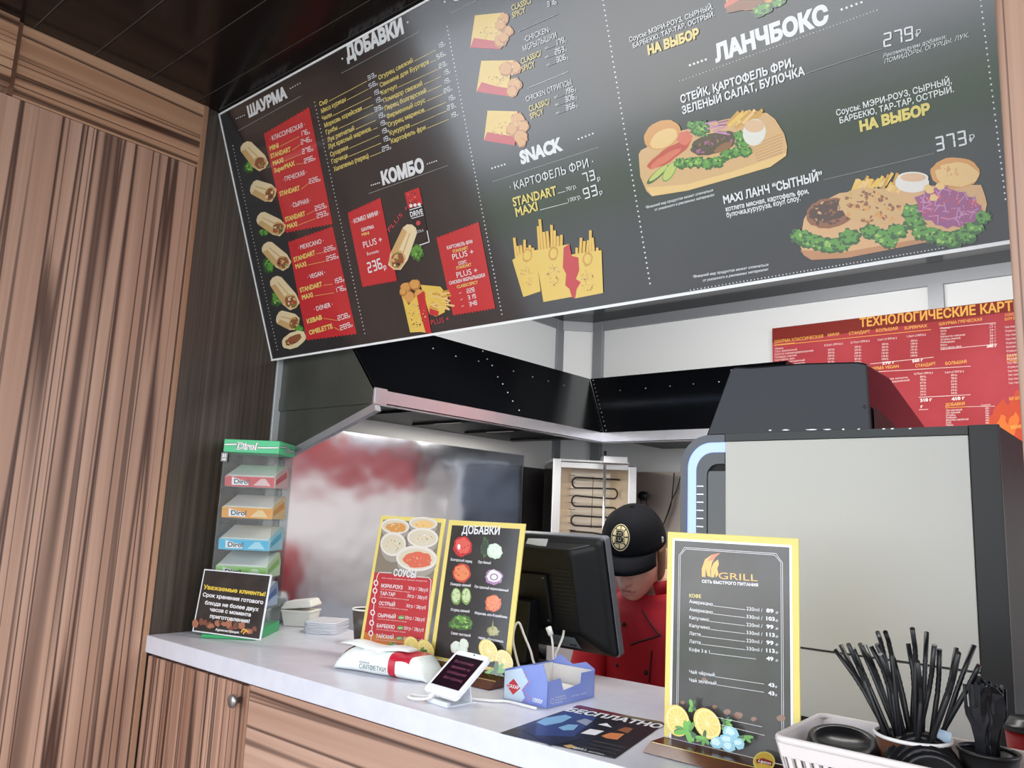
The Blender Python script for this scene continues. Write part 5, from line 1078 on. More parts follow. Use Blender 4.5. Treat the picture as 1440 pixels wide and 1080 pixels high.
for i, st in enumerate(('Бесплатные', 'звонки и', 'сообщения', 'без границ')): TEXTQ.append((s, st, V((0.018+0.002*i, 0.071-i*0.0125)), V((0.05, 0)), 0.006, ink('screen_text', (150, 84, 110)), 0.0, 0, 1))
s.ell(667, 921.5, 1.2, 0.9, 20, K_bk, 10); s.done('screen_print', sc)
bm = nb(); d = V((-px_.y, px_.x, 0)); c0 = V((PA.x, PA.y, 1.1003))+px_*0.02
loft(bm, [[c0+px_*u+d*0.002, c0+px_*u+d*0.062, c0+px_*u+d*0.062+V((0, 0, 0.0025)), c0+px_*u+d*0.002+V((0, 0, 0.0025))] for u in (0, 0.055)], smooth=False)
loft(bm, [[c0+px_*u+d*0.050+V((0, 0, 0.002)), c0+px_*u+d*0.053+V((0, 0, 0.002)), c0+px_*u+d*0.0455+V((0, 0, 0.042)), c0+px_*u+d*0.0425+V((0, 0, 0.042))] for u in (0, 0.055)], smooth=False)
loft(bm, [[c0+px_*u+d*-0.004+V((0, 0, 0.0)), c0+px_*u+d*0.002+V((0, 0, 0.0)), c0+px_*u+d*0.002+V((0, 0, 0.008)), c0+px_*u+d*-0.004+V((0, 0, 0.008))] for u in (0, 0.055)], smooth=False)
obj('stand', bm, mat('milky_plastic', (226, 230, 236), 0.2), t)
M_cab = mat('white_cable', (238, 236, 232), 0.4)
b0 = MP @ V((0.030, 0.0, -0.004))
bm = nb(); tube(bm, [b0, b0+V((-0.004, -0.014, -0.006)), V((-1.055, 1.018, 1.1035)), V((-1.072, 1.020, 1.1035)), V((-1.078, 1.034, 1.104)), V((-1.066, 1.042, 1.1035)), V((-1.050, 1.055, 1.1032)), V((-0.99, 1.098, 1.103)), V((-0.955, 1.118, 1.103)), V((-0.935, 1.135, 1.103)), V((-0.872, 1.133, 1.103))], 0.0026, 8, smooth=6)
tube(bm, [b0+V((0.0, 0.002, 0.001)), b0+V((-0.003, -0.010, -0.004))], 0.0045, 8)
thing('charging_cable', bm, M_cab, 'white cable looping from the phone bottom along the counter', 'cable', (-1.05, 1.03, 1.10))
def pc(x, y, Y): return hit(x, y, 1, Y)
bm = nb(); tube(bm, [V((-1.07, 1.335, 1.1035)), pc(722, 905, 1.34), pc(724, 882, 1.345), pc(730, 876, 1.35), pc(737, 893, 1.35), pc(746, 915, 1.35), pc(750, 930, 1.352), V((-1.04, 1.36, 1.103))], 0.0025, 8, smooth=6)
thing('charging_cable', bm, M_cab, 'white cable arching up at the right edge of the extras card', 'cable', (-1.05, 1.34, 1.10))
bm = nb(); e0, e1 = pc(771, 882, 1.36), pc(775, 893, 1.36)
tube(bm, [e1, pc(777, 905, 1.36), pc(779, 930, 1.362), V((-0.99, 1.37, 1.103)), V((-0.97, 1.40, 1.103))], 0.0022, 8, smooth=5); tube(bm, [e0, e1], [0.0065, 0.0055], 8)
thing('charging_cable', bm, M_cab, 'white cable with its plug pointing up behind the sugar carton', 'cable', (-0.99, 1.36, 1.10))
bm = nb(); tube(bm, [pc(793, 887, 1.405), pc(791, 897, 1.395), pc(785, 912, 1.385), pc(782, 925, 1.385), V((-0.985, 1.40, 1.103))], 0.0026, 8, smooth=5)
thing('charging_cable', bm, M_cab, 'white cable hanging from the lower back of the black monitor', 'cable', (-0.98, 1.39, 1.10))

# ================================================================== till monitor
M_mon = mat('monitor_black', (14, 15, 17), 0.42, spec=0.35); M_mon2 = mat('monitor_dark', (14, 14, 15), 0.5); M_medge = mat('monitor_edge', (110, 114, 120), 0.35)
up = V((0, -0.069, 0.25)).normalized(); BR = V((-0.936, 1.5, 1.137)); MWd, MHt = 0.34, 0.262
MM = fr(BR-V((MWd, 0, 0)), (1, 0, 0), up)   # local z points to the customer
t = empty('till_monitor', (-1.09, 1.43, 1.10), 'black till monitor seen from behind, standing at the counter back edge', 'monitor')
bm = nb(); prism(bm, [(x+MWd/2, y+MHt/2) for x, y in rrect(MWd, MHt, 0.008)], MM, -0.022, -0.004); obj('bezel', bm, M_medge, t, bev=0.001)
bm = nb(); box(bm, 0.012, 0.012, -0.0235, MWd-0.012, MHt-0.012, -0.0215, MM); obj('screen', bm, mat('till_screen', (60, 80, 110), 0.15, emit=(120, 150, 190), estr=0.5), t)
bm = nb(); rings = []
for ins, z in ((0.0015, -0.004), (0.003, 0.002), (0.010, 0.006)): rings.append([MM @ V((x+MWd/2, y+MHt/2, z)) for x, y in rrect(MWd-2*ins, MHt-2*ins, 0.010)])
for z, l, r, b, tt in ((0.008, 0.012, 0.020, 0.012, 0.014), (0.034, 0.030, 0.062, 0.055, 0.020), (0.036, 0.034, 0.066, 0.060, 0.026)):
    rings.append([MM @ V((l+(MWd-l-r)/2+x, b+(MHt-b-tt)/2+y, z)) for x, y in rrect(MWd-l-r, MHt-b-tt, 0.014)])
loft(bm, rings, smooth=False); sh_ = obj('rear_shell', bm, M_mon, t, bev=0.0015)
bm = nb()
for k in range(13): box(bm, 0.214, 0.092+k*0.0085, 0.0362, 0.268, 0.0955+k*0.0085, 0.0372, MM)
obj('vent_slots', bm, M_mon2, sh_)
bm = nb(); box(bm, 0.09, 0.075, 0.036, 0.205, 0.185, 0.046, MM); o = obj('mount_plate', bm, M_mon, t, bev=0.003)
for x, y in ((0.198, 0.178), (0.198, 0.083), (0.098, 0.178)):
    bm = nb(); lathe(bm, [(0.003, 0), (0.003, 0.0015), (0, 0.002)], MM @ at(x, y, 0.046), 10)
    obj('screw', bm, mat('screw_grey', (90, 92, 94), 0.3, 0.8), o)
bm = nb(); loft(bm, [[MM @ V((0.115, 0.13, 0.046)), MM @ V((0.175, 0.13, 0.046)), MM @ V((0.175, 0.13, 0.075)), MM @ V((0.115, 0.13, 0.075))], [MM @ V((0.115, 0.08, 0.046)), MM @ V((0.175, 0.08, 0.046)), MM @ V((0.175, 0.10, 0.085)), MM @ V((0.115, 0.10, 0.085))], [V((-1.17, 1.425, 1.115)), V((-1.095, 1.425, 1.115)), V((-1.095, 1.375, 1.115)), V((-1.17, 1.375, 1.115))]], smooth=False); obj('arm', bm, M_mon, t, bev=0.004)
bm = nb(); prism(bm, [(-1.125+x, 1.41+y*0.6) for x, y in rrect(0.22, 0.17, 0.02)], Matrix.Identity(4), 1.1005, 1.116); obj('base', bm, M_mon, t, bev=0.004)
bm = nb(); A = MM @ V((0.20, 0.012, 0.0095)); Bv = MM @ V((0.26, 0.046, 0.031)); ax = V((1, 0, 0)); ay = (MM @ V((0, 0.055, 0.034)))-(MM @ V((0, 0.012, 0.008)))
ML = fr(MM @ V((0.175, 0.014, 0.0100)), ax, ay); box(bm, 0, 0, 0.0004, 0.075, 0.036, 0.001, ML); lb = obj('rating_label', bm, mat('label_grey', (120, 134, 140), 0.4), t)
s = Sheet(ML @ V((0, 0, 0.001)), ax, ay); s.lay = 1
for k in range(4): s.polyuv([(0.006, 0.006+k*0.007), (0.03+0.008*(k % 3), 0.006+k*0.007), (0.03+0.008*(k % 3), 0.0075+k*0.007), (0.006, 0.0075+k*0.007)], K_bk, 1)
s.polyuv([(0.05, 0.006), (0.058, 0.006), (0.058, 0.012), (0.05, 0.012)], K_bk, 1); s.polyuv([(0.061, 0.006), (0.068, 0.006), (0.068, 0.012), (0.061, 0.012)], K_bk, 1); s.done('label_print', lb)
bm = nb(); pl0 = MM @ V((0, 0, 0.0366)); nn = MM.to_3x3() @ V((0, 0, 1)); q = [hitp(x, y, pl0, nn) for x, y in ((743, 757), (771, 758), (768, 768), (757, 767), (740, 764))]
loft(bm, [q, [p+nn*0.0012 for p in q]], smooth=False); tag(obj('sticker', bm, mat('sticker_white', (214, 220, 226), 0.4), sh_), 'torn white sticker')

# ================================================================== coffee machine
M_cm = mat('machine_graphite', (30, 31, 33), 0.55, spec=0.3); M_cm2 = mat('machine_black', (20, 20, 21), 0.45); M_cream = mat('machine_cream', (206, 205, 198), 0.4)
M_glow = mat('machine_blue_glow', (150, 175, 255), 0.3, emit=(150, 172, 255), estr=1.05)
Y1, Y2, XA, XB, ZB_, ZT = 1.42, 1.88, -0.752, -0.204, 1.1005, 1.600
t = empty('coffee_machine', ((XA+XB)/2, 1.65, 1.10), 'large cream sided coffee machine with a glowing blue front edge on the counter', 'coffee machine')
def prof(ins, r, x1, top=None):
    """side outline: rounded at the upper left (front) corner"""
    P = [(XA+ins, ZB_), (x1, ZB_), (x1, ZT-ins)]
    for k in range(13):
        a = math.radians(90+90*k/12); P.append((XA+ins+r+r*math.cos(a), ZT-ins-r+r*math.sin(a)))
    return P
MX = fr((0, 0, 0), (1, 0, 0), (0, 0, 1))    # local z = -Y
bm = nb(); prism(bm, prof(0, 0.062, XB), MX, -Y1-0.006, -Y2); obj('body', bm, M_cm, t, bev=0.002)
bm = nb(); box(bm, -0.657, Y1-0.002, 1.226, -0.2465, Y1+0.007, 1.586); box(bm, -0.657, Y1-0.001, 1.112, -0.2465, Y1+0.007, 1.2225)
sp = obj('side_panel', bm, M_cream, t, bev=0.0012)
bm = nb(); box(bm, -0.657, Y1+0.004, 1.222, -0.2465, Y1+0.0065, 1.2265); obj('seam', bm, M_cm2, sp)
bm = nb()
def band(i0, r0, i1, r1, ya, yb, xe=-0.6585):
    def L(i, r):
        P = [(XA+i, ZB_+0.012)]
        for k in range(13):
            a = math.radians(180-90*k/12); P.append((XA+i+r+r*math.cos(a), ZT-i-r+r*math.sin(a)))
        P.append((xe, ZT-i)); return P
    A, B_ = L(i0, r0), L(i1, r1)
    for k in range(len(A)-1):
        loft(bm, [[V((A[k][0], ya, A[k][1])), V((B_[k][0], ya, B_[k][1])), V((B_[k][0], yb, B_[k][1])), V((A[k][0], yb, A[k][1]))], [V((A[k+1][0], ya, A[k+1][1])), V((B_[k+1][0], ya, B_[k+1][1])), V((B_[k+1][0], yb, B_[k+1][1])), V((A[k+1][0], yb, A[k+1][1]))]], smooth=False)
band(0.0, 0.062, 0.0145, 0.050, Y1-0.002, Y1+0.007); tag(obj('front_bezel', bm, mat('machine_bezel', (92, 96, 104), 0.35), t), 'grey rounded bezel')
bm = nb(); band(0.0145, 0.050, 0.034, 0.036, Y1+0.001, Y1+0.007); tag(obj('light_strip', bm, M_glow, t), 'glowing blue light strip')
bm = nb(); band(0.034, 0.036, 0.056, 0.024, Y1-0.001, Y1+0.007); ib = obj('inner_bezel', bm, mat('machine_inner', (58, 66, 72), 0.25, coat=0.3), t)
bm = nb(); box(bm, XA+0.056, Y1+0.002, ZB_+0.012, -0.6585, Y1+0.007, ZT-0.070); obj('glass_front', bm, mat('machine_glass', (44, 52, 54), 0.1, coat=0.4), t)
bm = nb()
for k in range(9): box(bm, XA+0.036, Y1-0.0025, 1.50-k*0.0155, XA+0.050, Y1, 1.5015-k*0.0155)
obj('chrome_mark', bm, mat('chrome', (220, 224, 228), 0.15, 1.0), ib)
bm = nb(); box(bm, -0.2455, Y1-0.003, ZB_, XB, Y1+0.008, ZT+0.002); obj('rear_edge', bm, M_cm2, t, bev=0.001)
bm = nb(); box(bm, -0.657, Y1-0.003, 1.587, -0.2465, Y1+0.007, ZT+0.001); o = obj('top_rail', bm, mat('machine_rail', (58, 60, 60), 0.5), t)
s = Sheet(V((-0.657, Y1-0.003, 1.587)), (1, 0, 0), (0, 0, 1)); s.lay = 1
for x, w_ in ((1083, 5), (1105, 10), (1140, 16), (1163, 10), (1186, 4), (1208, 4), (1243, 4), (1255, 5), (1280, 4)): s.ell(x, 605-(x-1083)*0.012, w_/2, 0.9, 0, K_w, 9, 0.3, l=2)
s.done('paint_scuffs', o)
bm = nb(); HP0 = [(-0.714, 1.6025), (-0.402, 1.6025), (-0.405, 1.722), (-0.42, 1.727), (-0.52, 1.7335), (-0.62, 1.7345), (-0.652, 1.738), (-0.662, 1.734)]
HP1 = [(-0.70, 1.6025), (-0.402, 1.6025), (-0.405, 1.655), (-0.42, 1.66), (-0.52, 1.663), (-0.62, 1.665), (-0.652, 1.667), (-0.662, 1.665)]
loft(bm, [[V((x, 1.452, z)) for x, z in HP0], [V((x, 1.60, z-0.002*(z > 1.61))) for x, z in HP0], [V((x, 1.87, z)) for x, z in HP1]], smooth=False)
hp_ = obj('bean_hopper', bm, mat('hopper_black', (16, 18, 26), 0.2, spec=0.35), t, bev=0.003); tag(hp_, 'glossy black bean hopper on top')
bm = nb(); loft(bm, [[V((-0.4005, y, z)) for y, z in ((1.47, 1.604), (1.47, 1.648), (1.60, 1.628), (1.615, 1.606))], [V((-0.399, y, z)) for y, z in ((1.47, 1.604), (1.47, 1.648), (1.60, 1.628), (1.615, 1.606))]], smooth=False); obj('side_grip', bm, M_cm2, hp_)
bm = nb(); lathe(bm, [(0.003, 0), (0.003, 0.001), (0, 0.002)], fr((-0.411, 1.452, 1.645), (1, 0, 0), (0, 0, 1)), 10); obj('screw', bm, MATS['screw_grey'], hp_)
# ================================================================== white basket with lids, straws and cutlery
t = empty('basket', (-0.26, 1.065, 1.10), 'off white slotted plastic basket full of black lids at the counter right end', 'basket')
M_bas = mat('basket_plastic', (226, 216, 212), 0.4)
RX0, RX1, RY0, RY1, RZ = -0.393, -0.127, 0.984, 1.148, 1.180
BX0, BX1, BY0, BY1, BZ = -0.376, -0.144, 1.000, 1.132, 1.102
bm = nb()
def cor(f): return [V((BX0+(RX0-BX0)*f, BY0+(RY0-BY0)*f, BZ+(RZ-BZ)*f)), V((BX1+(RX1-BX1)*f, BY0+(RY0-BY0)*f, BZ+(RZ-BZ)*f)), V((BX1+(RX1-BX1)*f, BY1+(RY1-BY1)*f, BZ+(RZ-BZ)*f)), V((BX0+(RX0-BX0)*f, BY1+(RY1-BY1)*f, BZ+(RZ-BZ)*f))]
def bandw(f0, f1, th=0.0018):
    A, B_ = cor(f0), cor(f1); ctr = V((-0.26, 1.066, 0))
    for k in range(4):
        k2 = (k+1) % 4; q = [A[k], A[k2], B_[k2], B_[k]]; e = (A[k2]-A[k]).normalized(); n = V((-e.y, e.x, 0))*th
        loft(bm, [q, [p+n for p in q]], smooth=False)
bandw(0, 0.16); bandw(0.72, 1.0)
A, B_ = cor(0.15), cor(0.73)
for k in range(4):
    k2 = (k+1) % 4; n = 24 if k % 2 == 0 else 14; e = (A[k2]-A[k]).normalized(); nv = V((-e.y, e.x, 0))*0.0018
    for i in range(n+1):
        f = i/n; f0, f1 = max(0, f-0.24/n), min(1, f+0.24/n)
        q = [A[k].lerp(A[k2], f0), A[k].lerp(A[k2], f1), B_[k].lerp(B_[k2], f1), B_[k].lerp(B_[k2], f0)]
        loft(bm, [q, [p+nv for p in q]], smooth=False)
box(bm, BX0, BY0, 1.1006, BX1, BY1, 1.103)
obj('body', bm, M_bas, t)
bm = nb(); R0 = rrect(RX1-RX0, RY1-RY0, 0.014); cx, cy = (RX0+RX1)/2, (RY0+RY1)/2
loft(bm, [[V((cx+x*(1+k*0.02), cy+y*(1+k*0.03), RZ+z)) for x, y in R0] for k, z in ((-0.9, -0.0015), (0.0, -0.006), (1.0, -0.005), (1.1, 0.0), (0.6, 0.0022), (-0.6, 0.0022), (-0.9, -0.0015))], cap=False); obj('rim', bm, M_bas, t)
M_lid = mat('black_lid', (20, 20, 23), 0.28); M_straw = mat('black_straw', (24, 24, 27), 0.3)
LP = [(0.0, 0.0), (0.030, 0.0), (0.032, 0.005), (0.040, 0.005), (0.042, -0.004), (0.0435, -0.006), (0.0435, -0.008), (0.041, -0.008), (0.040, 0.002), (0.033, 0.003), (0.030, -0.003), (0.0, -0.003)]
for i, (x, y, z, rx, ry, lab) in enumerate(((-0.325, 1.065, 1.120, 4, 3, 'black round cup lid lying lowest in the white basket'), (-0.322, 1.070, 1.137, 10, -6, 'black round cup lid lying second in the white basket pile'), (-0.328, 1.066, 1.156, -8, 12, 'black round cup lid lying third in the white basket pile'), (-0.335, 1.052, 1.172, 12, 4, 'black round cup lid lying highest and nearest the basket front'))):
    bm = nb(); lathe(bm, LP, at(x, y, z) @ Euler((math.radians(rx), math.radians(ry), 0)).to_matrix().to_4x4(), 36)
    thing('cup_lid', bm, M_lid, lab, 'cup lid', (x, y, z), 'black cup lids in the basket')
for i in range(4):
    x, y, z = -0.228-0.005*i, 1.023+0.0088*i, 1.149+0.004*i
    bm = nb(); lathe(bm, LP, at(x, y, z) @ Euler((0, math.radians(66), math.radians(-60))).to_matrix().to_4x4(), 36)
    thing('cup_lid', bm, M_lid, 'black cup lid standing on edge in the nested row before the forks', 'cup lid', (x, y, z), 'nested black lids before the forks')
def cup(name, c, r0, r1, h, m, mr, lab, cat):
    t = empty(name, c, lab, cat)
    bm = nb(); lathe(bm, [(0, 0.003), (r0-0.001, 0.003), (r0, 0), (r1, h), (r1-0.0012, h), (r0-0.0015, 0.0045), (0, 0.0045)], at(*c), 40); obj('body', bm, m, t)
    bm = nb(); lathe(bm, [(r1-0.002, h-0.001), (r1+0.001, h-0.001), (r1+0.002, h+0.0012), (r1+0.001, h+0.003), (r1-0.001, h+0.003), (r1-0.002, h)], at(*c), 40); obj('rim', bm, mr, t)
    return t
SC = V((-0.262, 1.078, 1.1035))
cup('straw_cup', SC, 0.028, 0.0415, 0.086, mat('cup_brown', (96, 56, 34), 0.4, noise=(40, (60, 34, 22))), M_rim, 'brown paper cup with white rim holding the straws in the basket', 'cup')
ST = [((1174, 913), (1209, 961)), ((1182, 907), (1209, 959)), ((1193, 906), (1210, 945)), ((1209, 905), (1227, 947)), ((1225, 909), (1247, 952)), ((1233, 906), (1250, 945)), ((1234, 889), (1241, 909)), ((1245, 889), (1252, 908)), ((1250, 906), (1260, 942)), ((1277, 905), (1286, 955)), ((1283, 884), (1288, 920)), ((1303, 889), (1301, 937)), ((1314, 907), (1309, 958)), ((1321, 913), (1320, 963)), ((1345, 911), (1336, 963)), ((1348, 918), (1338, 966)), ((1370, 907), (1349, 960)), ((1377, 935), (1365, 960)), ((1200, 912), (1218, 955)), ((1216, 908), (1234, 950)), ((1238, 920), (1254, 962)), ((1256, 925), (1268, 968)), ((1187, 918), (1214, 968)), ((1290, 930), (1296, 975))]
for i, (a, b) in enumerate(ST):
    f = (a[0]-1174)/(1377-1174); Yt = 1.075+0.05*math.sin(i*2.4); Yb = 1.078+0.028*math.sin(i*2.4)
    top, bend = hit(a[0], a[1], 1, Yt), hit(b[0], b[1], 1, Yb)
    an = i*2.4; base = SC+V(((f-0.45)*-0.012+0.010*math.cos(an), 0.016*math.sin(an), 0.006))
    rim = SC+V((0, 0, 0.086)); k = (rim.z-base.z)/(bend.z-base.z); cr = base.lerp(bend, k); off = V((cr.x-rim.x, cr.y-rim.y, 0))
    if off.length > 0.033: base = base - off.normalized()*(off.length-0.033)/(1-k)*1.0
    if (V((base.x-SC.x, base.y-SC.y, 0))).length > 0.024: o_ = V((base.x-SC.x, base.y-SC.y, 0)); base = base - o_*(1-0.024/o_.length)
    bm = nb(); d1 = (bend-base).normalized(); d2 = (top-bend).normalized()
    pts = [base, bend-d1*0.012]; rs = [0.0029, 0.0029]
    for j in range(7): pts.append(bend-d1*0.010*(1-j/6)+d2*0.010*(j/6)); rs.append(0.0031 if j % 2 else 0.0026)
    pts += [bend+d2*0.012, top]; rs += [0.0029, 0.0029]
    tube(bm, pts, rs, 8)
    tag(obj('bendy_straw', bm, M_straw, None, loc=base), 'black bendy straw standing in the brown cup in the basket', 'straw', 'black straws in the brown cup')
bm = nb(); p0 = hit(1322, 1050, 1, 1.066); p1 = hit(1312, 1046, 1, 1.066); MK = fr(hit(1316, 1049, 1, 1.075), (0.9, 0.1, -0.15), (0.25, 0.1, 1)); box(bm, 0, -0.02, 0, 0.014, 0.020, 0.002, MK)
thing('paper_sachet', bm, mat('sachet_blue', (196, 212, 226), 0.5, noise=(90, (150, 176, 200))), 'pale blue paper sachet tucked at the right of the straws', 'sachet', MK @ V((0.007, -0.02, 0)))
FC = V((-0.186, 1.092, 1.1035))
cup('cutlery_cup', FC, 0.022, 0.031, 0.082, mat('cup_black', (24, 22, 22), 0.35), mat('cup_black_rim', (30, 28, 28), 0.35), 'black cup holding the plastic forks at the basket right end', 'cup')
M_fork = mat('black_cutlery', (26, 26, 30), 0.25)
def fork_bm(M, kind):
    bm = nb()
    loft(bm, [[M @ V((x*w_, y, z)) for x, y in ((-1, -0.0008), (1, -0.0008), (1, 0.0008), (-1, 0.0008))] for z, w_ in ((0, 0.0045), (0.05, 0.0038), (0.095, 0.003), (0.112, 0.006), (0.122, 0.0105), (0.132, 0.0115))], smooth=False)
    if kind == 'fork':
        for k in range(4):
            x = -0.0095+k*0.0063; box(bm, x-0.0016, -0.0008, 0.131, x+0.0016, 0.0008, 0.158, M)
    else: loft(bm, [[M @ V((x*w_, y*4-0.0012+0.003*(1-abs(x)), z)) for x, y in ((-1, -0.0004), (0, 0.0001), (1, -0.0004), (1, 0.0001), (0, 0.0005), (-1, 0.0001))] for z, w_ in ((0.130, 0.0118), (0.145, 0.0125), (0.158, 0.010), (0.166, 0.004))], smooth=False)
    return bm
FT = [(1330, 970, 'k'), (1342, 966, 'k'), (1352, 962, 'f'), (1362, 960, 'f'), (1372, 964, 'f'), (1380, 961, 'f'), (1388, 965, 'f'), (1395, 961, 'f'), (1401, 967, 's'), (1408, 963, 'f'), (1414, 968, 's'), (1421, 966, 's'), (1366, 970, 'f'), (1384, 973, 'f'), (1398, 974, 'f'), (1428, 972, 'f'), (1347, 978, 'f'), (1411, 977, 'f')]
for i, (x, y, kd) in enumerate(FT):
    Yt = 1.092+0.030*math.sin(i*2.1); top = hit(x, y, 1, Yt); base = FC+V(((top.x-FC.x)*-0.12+0.004*math.cos(i*1.7), 0.012*math.sin(i*1.7), 0.006))
    d = (top-base).normalized(); sc_ = (top-base).length/(0.158 if kd != 's' else 0.166)
    M = fr(base, V((1, -0.55+0.9*((i*0.37) % 1), 0)).normalized(), d)
    M = Matrix(((M[0][0], -M[0][2], M[0][1]*sc_, base.x), (M[1][0], -M[1][2], M[1][1]*sc_, base.y), (M[2][0], -M[2][2], M[2][1]*sc_, base.z), (0, 0, 0, 1)))
    bm = fork_bm(M, 'fork' if kd != 's' else 'spoon')
    nm = 'plastic_fork' if kd != 's' else 'plastic_spoon'
    tag(obj(nm, bm, M_fork, None, loc=base), 'black plastic fork sticking up from the black cup' if kd != 's' else 'black plastic spoon sticking up at the right of the black cup', 'fork' if kd != 's' else 'spoon', 'black forks in the cup' if kd != 's' else 'black spoons in the cup')

# ================================================================== grill in the corner
gt = V((1, 1, 0)).normalized(); gn = V((1, -1, 0)).normalized(); GL = V((-1.739, 2.308, 0)); GWd = 0.310; GZ0, GZ1 = 0.93, 1.636
MGr = Matrix(((gt.x, 0, gn.x, GL.x), (gt.y, 0, gn.y, GL.y), (0, 1, 0, 0), (0, 0, 0, 1)))   # x along, y up, z out
t = empty('kebab_grill', GL+gt*GWd/2-gn*0.12+V((0, 0, GZ0)), 'upright kebab grill with a dark coiled heater in a bright steel frame in the corner', 'grill')
M_gf = mat('grill_frame', (222, 222, 224), 0.3, 0.6); M_gi = mat('grill_inside', (214, 196, 172), 0.32, 0.7, noise=(5, (232, 222, 208))); M_coil = mat('heater_coil', (34, 30, 28), 0.5, 0.3)
bm = nb(); box(bm, 0, GZ0, -0.01, 0.030, GZ1, 0.006, MGr); box(bm, GWd-0.030, GZ0, -0.01, GWd, GZ1-0.012, 0.006, MGr); box(bm, 0.030, GZ1-0.028, -0.01, GWd-0.03, GZ1-0.006, 0.004, MGr); box(bm, 0.030, GZ0, -0.01, GWd-0.03, GZ0+0.06, 0.004, MGr); obj('frame', bm, M_gf, t, bev=0.002)
bm = nb()
def slab(P, th): loft(bm, [[MGr @ V(p) for p in P], [MGr @ (V(p)+V(th)) for p in P]], smooth=False)
zb = -0.10
slab([(0.030, GZ0, -0.004), (0.030, GZ1-0.02, -0.004), (0.085, GZ1-0.02, zb), (0.085, GZ0, zb)], (-0.002, 0, -0.002)); slab([(GWd-0.030, GZ0, -0.004), (GWd-0.030, GZ1-0.02, -0.004), (GWd-0.075, GZ1-0.02, zb), (GWd-0.075, GZ0, zb)], (0.002, 0, -0.002)); slab([(0.085, GZ0, zb), (0.085, GZ1-0.02, zb), (GWd-0.075, GZ1-0.02, zb), (GWd-0.075, GZ0, zb)], (0, 0, -0.002)); slab([(0.03, GZ1-0.02, 0), (GWd-0.03, GZ1-0.02, 0), (GWd-0.075, GZ1-0.02, zb), (0.085, GZ1-0.02, zb)], (0, 0.002, 0))
obj('reflector', bm, M_gi, t)
bm = nb(); box(bm, 0.001, GZ0, -0.25, 0.003, GZ1-0.006, -0.011, MGr); box(bm, GWd-0.003, GZ0, -0.25, GWd-0.001, GZ1-0.014, -0.011, MGr); box(bm, 0.003, GZ0, -0.252, GWd-0.003, GZ1-0.006, -0.25, MGr); box(bm, 0.003, GZ1-0.008, -0.25, GWd-0.003, GZ1-0.005, -0.012, MGr); obj('housing', bm, MATS['stainless_dark'], t)
def gp(x, y, dz=-0.05): return hitp(x, y, MGr @ V((0, 1.4, dz)), gn)
YG = lambda x, y: (720+x/5.4, 580+y/5.4)
zz = [(500, 515), (575, 585), (640, 657), (712, 735), (785, 805), (856, 870)]
path = [YG(860, 512)]
rows_ = [497, 573, 635, 712, 785, 857, 890]; L_, R_ = 478, 775
bm = nb(); P3 = [gp(*YG(855, 513)), gp(*YG(700, 505)), gp(*YG(500, 493))]
def arc(cx, cy, r, a0, a1, n=8): return [gp(*YG(cx+r*0.8*math.cos(math.radians(a0+(a1-a0)*k/n)), cy+r*math.sin(math.radians(a0+(a1-a0)*k/n)))) for k in range(n+1)]
P3 += arc(490, 533, 40, 270, 90); P3 += [gp(*YG(640, 576))]; P3 += arc(770, 618, 38, -90, 90); P3 += [gp(*YG(620, 645))]
P3 += arc(486, 672, 40, 270, 90); P3 += [gp(*YG(640, 718))]; P3 += arc(768, 762, 38, -90, 90); P3 += [gp(*YG(620, 792))]
P3 += arc(480, 820, 38, 270, 90); P3 += [gp(*YG(640, 868))]; P3 += arc(764, 905, 36, -90, 90); P3 += [gp(*YG(620, 915)), gp(*YG(440, 900))]
tube(bm, P3, 0.0034, 8); lathe(bm, [(0, -0.004), (0.006, -0.004), (0.006, 0.004), (0, 0.004)], fr(gp(*YG(855, 513)), gt, (0, 0, 1)), 12); obj('heating_coil', bm, M_coil, t)
bm = nb()
tube(bm, [gp(*YG(618, 485), -0.043), gp(*YG(600, 880), -0.043)], 0.0012, 6)
for k in range(9): tube(bm, [gp(*YG(375, 470+k*52), -0.085), gp(*YG(480, 478+k*52), -0.085)], 0.0010, 6)
obj('grid_wire', bm, M_coil, t)
bm = nb(); sk0 = gp(*YG(706, 350), 0.05); tube(bm, [V((sk0.x, sk0.y, 1.672)), V((sk0.x, sk0.y, 0.94))], 0.0052, 12); tag(obj('skewer', bm, mat('skewer_steel', (206, 206, 208), 0.25, 0.9), t), 'bright vertical skewer rod')
bm = nb(); box(bm, 0.0, GZ1-0.004, -0.20, GWd-0.03, GZ1+0.004, 0.006, MGr); box(bm, 0.175, GZ1-0.006, 0.0, 0.262, GZ1+0.018, 0.060, MGr); obj('top_plate', bm, M_gf, t, bev=0.001)
t2 = empty('work_table', (-1.75, 2.3, 0), 'steel kitchen table under the corner grill hidden behind the counter', 'table')
bm = nb(); box(bm, -1.97, 1.50, 0.88, -1.50, 2.73, 0.925); obj('top', bm, MATS['stainless_dark'], t2)
for x, y in ((-1.95, 1.55), (-1.53, 1.55), (-1.95, 2.70), (-1.53, 2.70)): obj('leg', bx(x-0.015, y-0.015, 0, x+0.015, y+0.015, 0.88), MATS['stainless_dark'], t2)
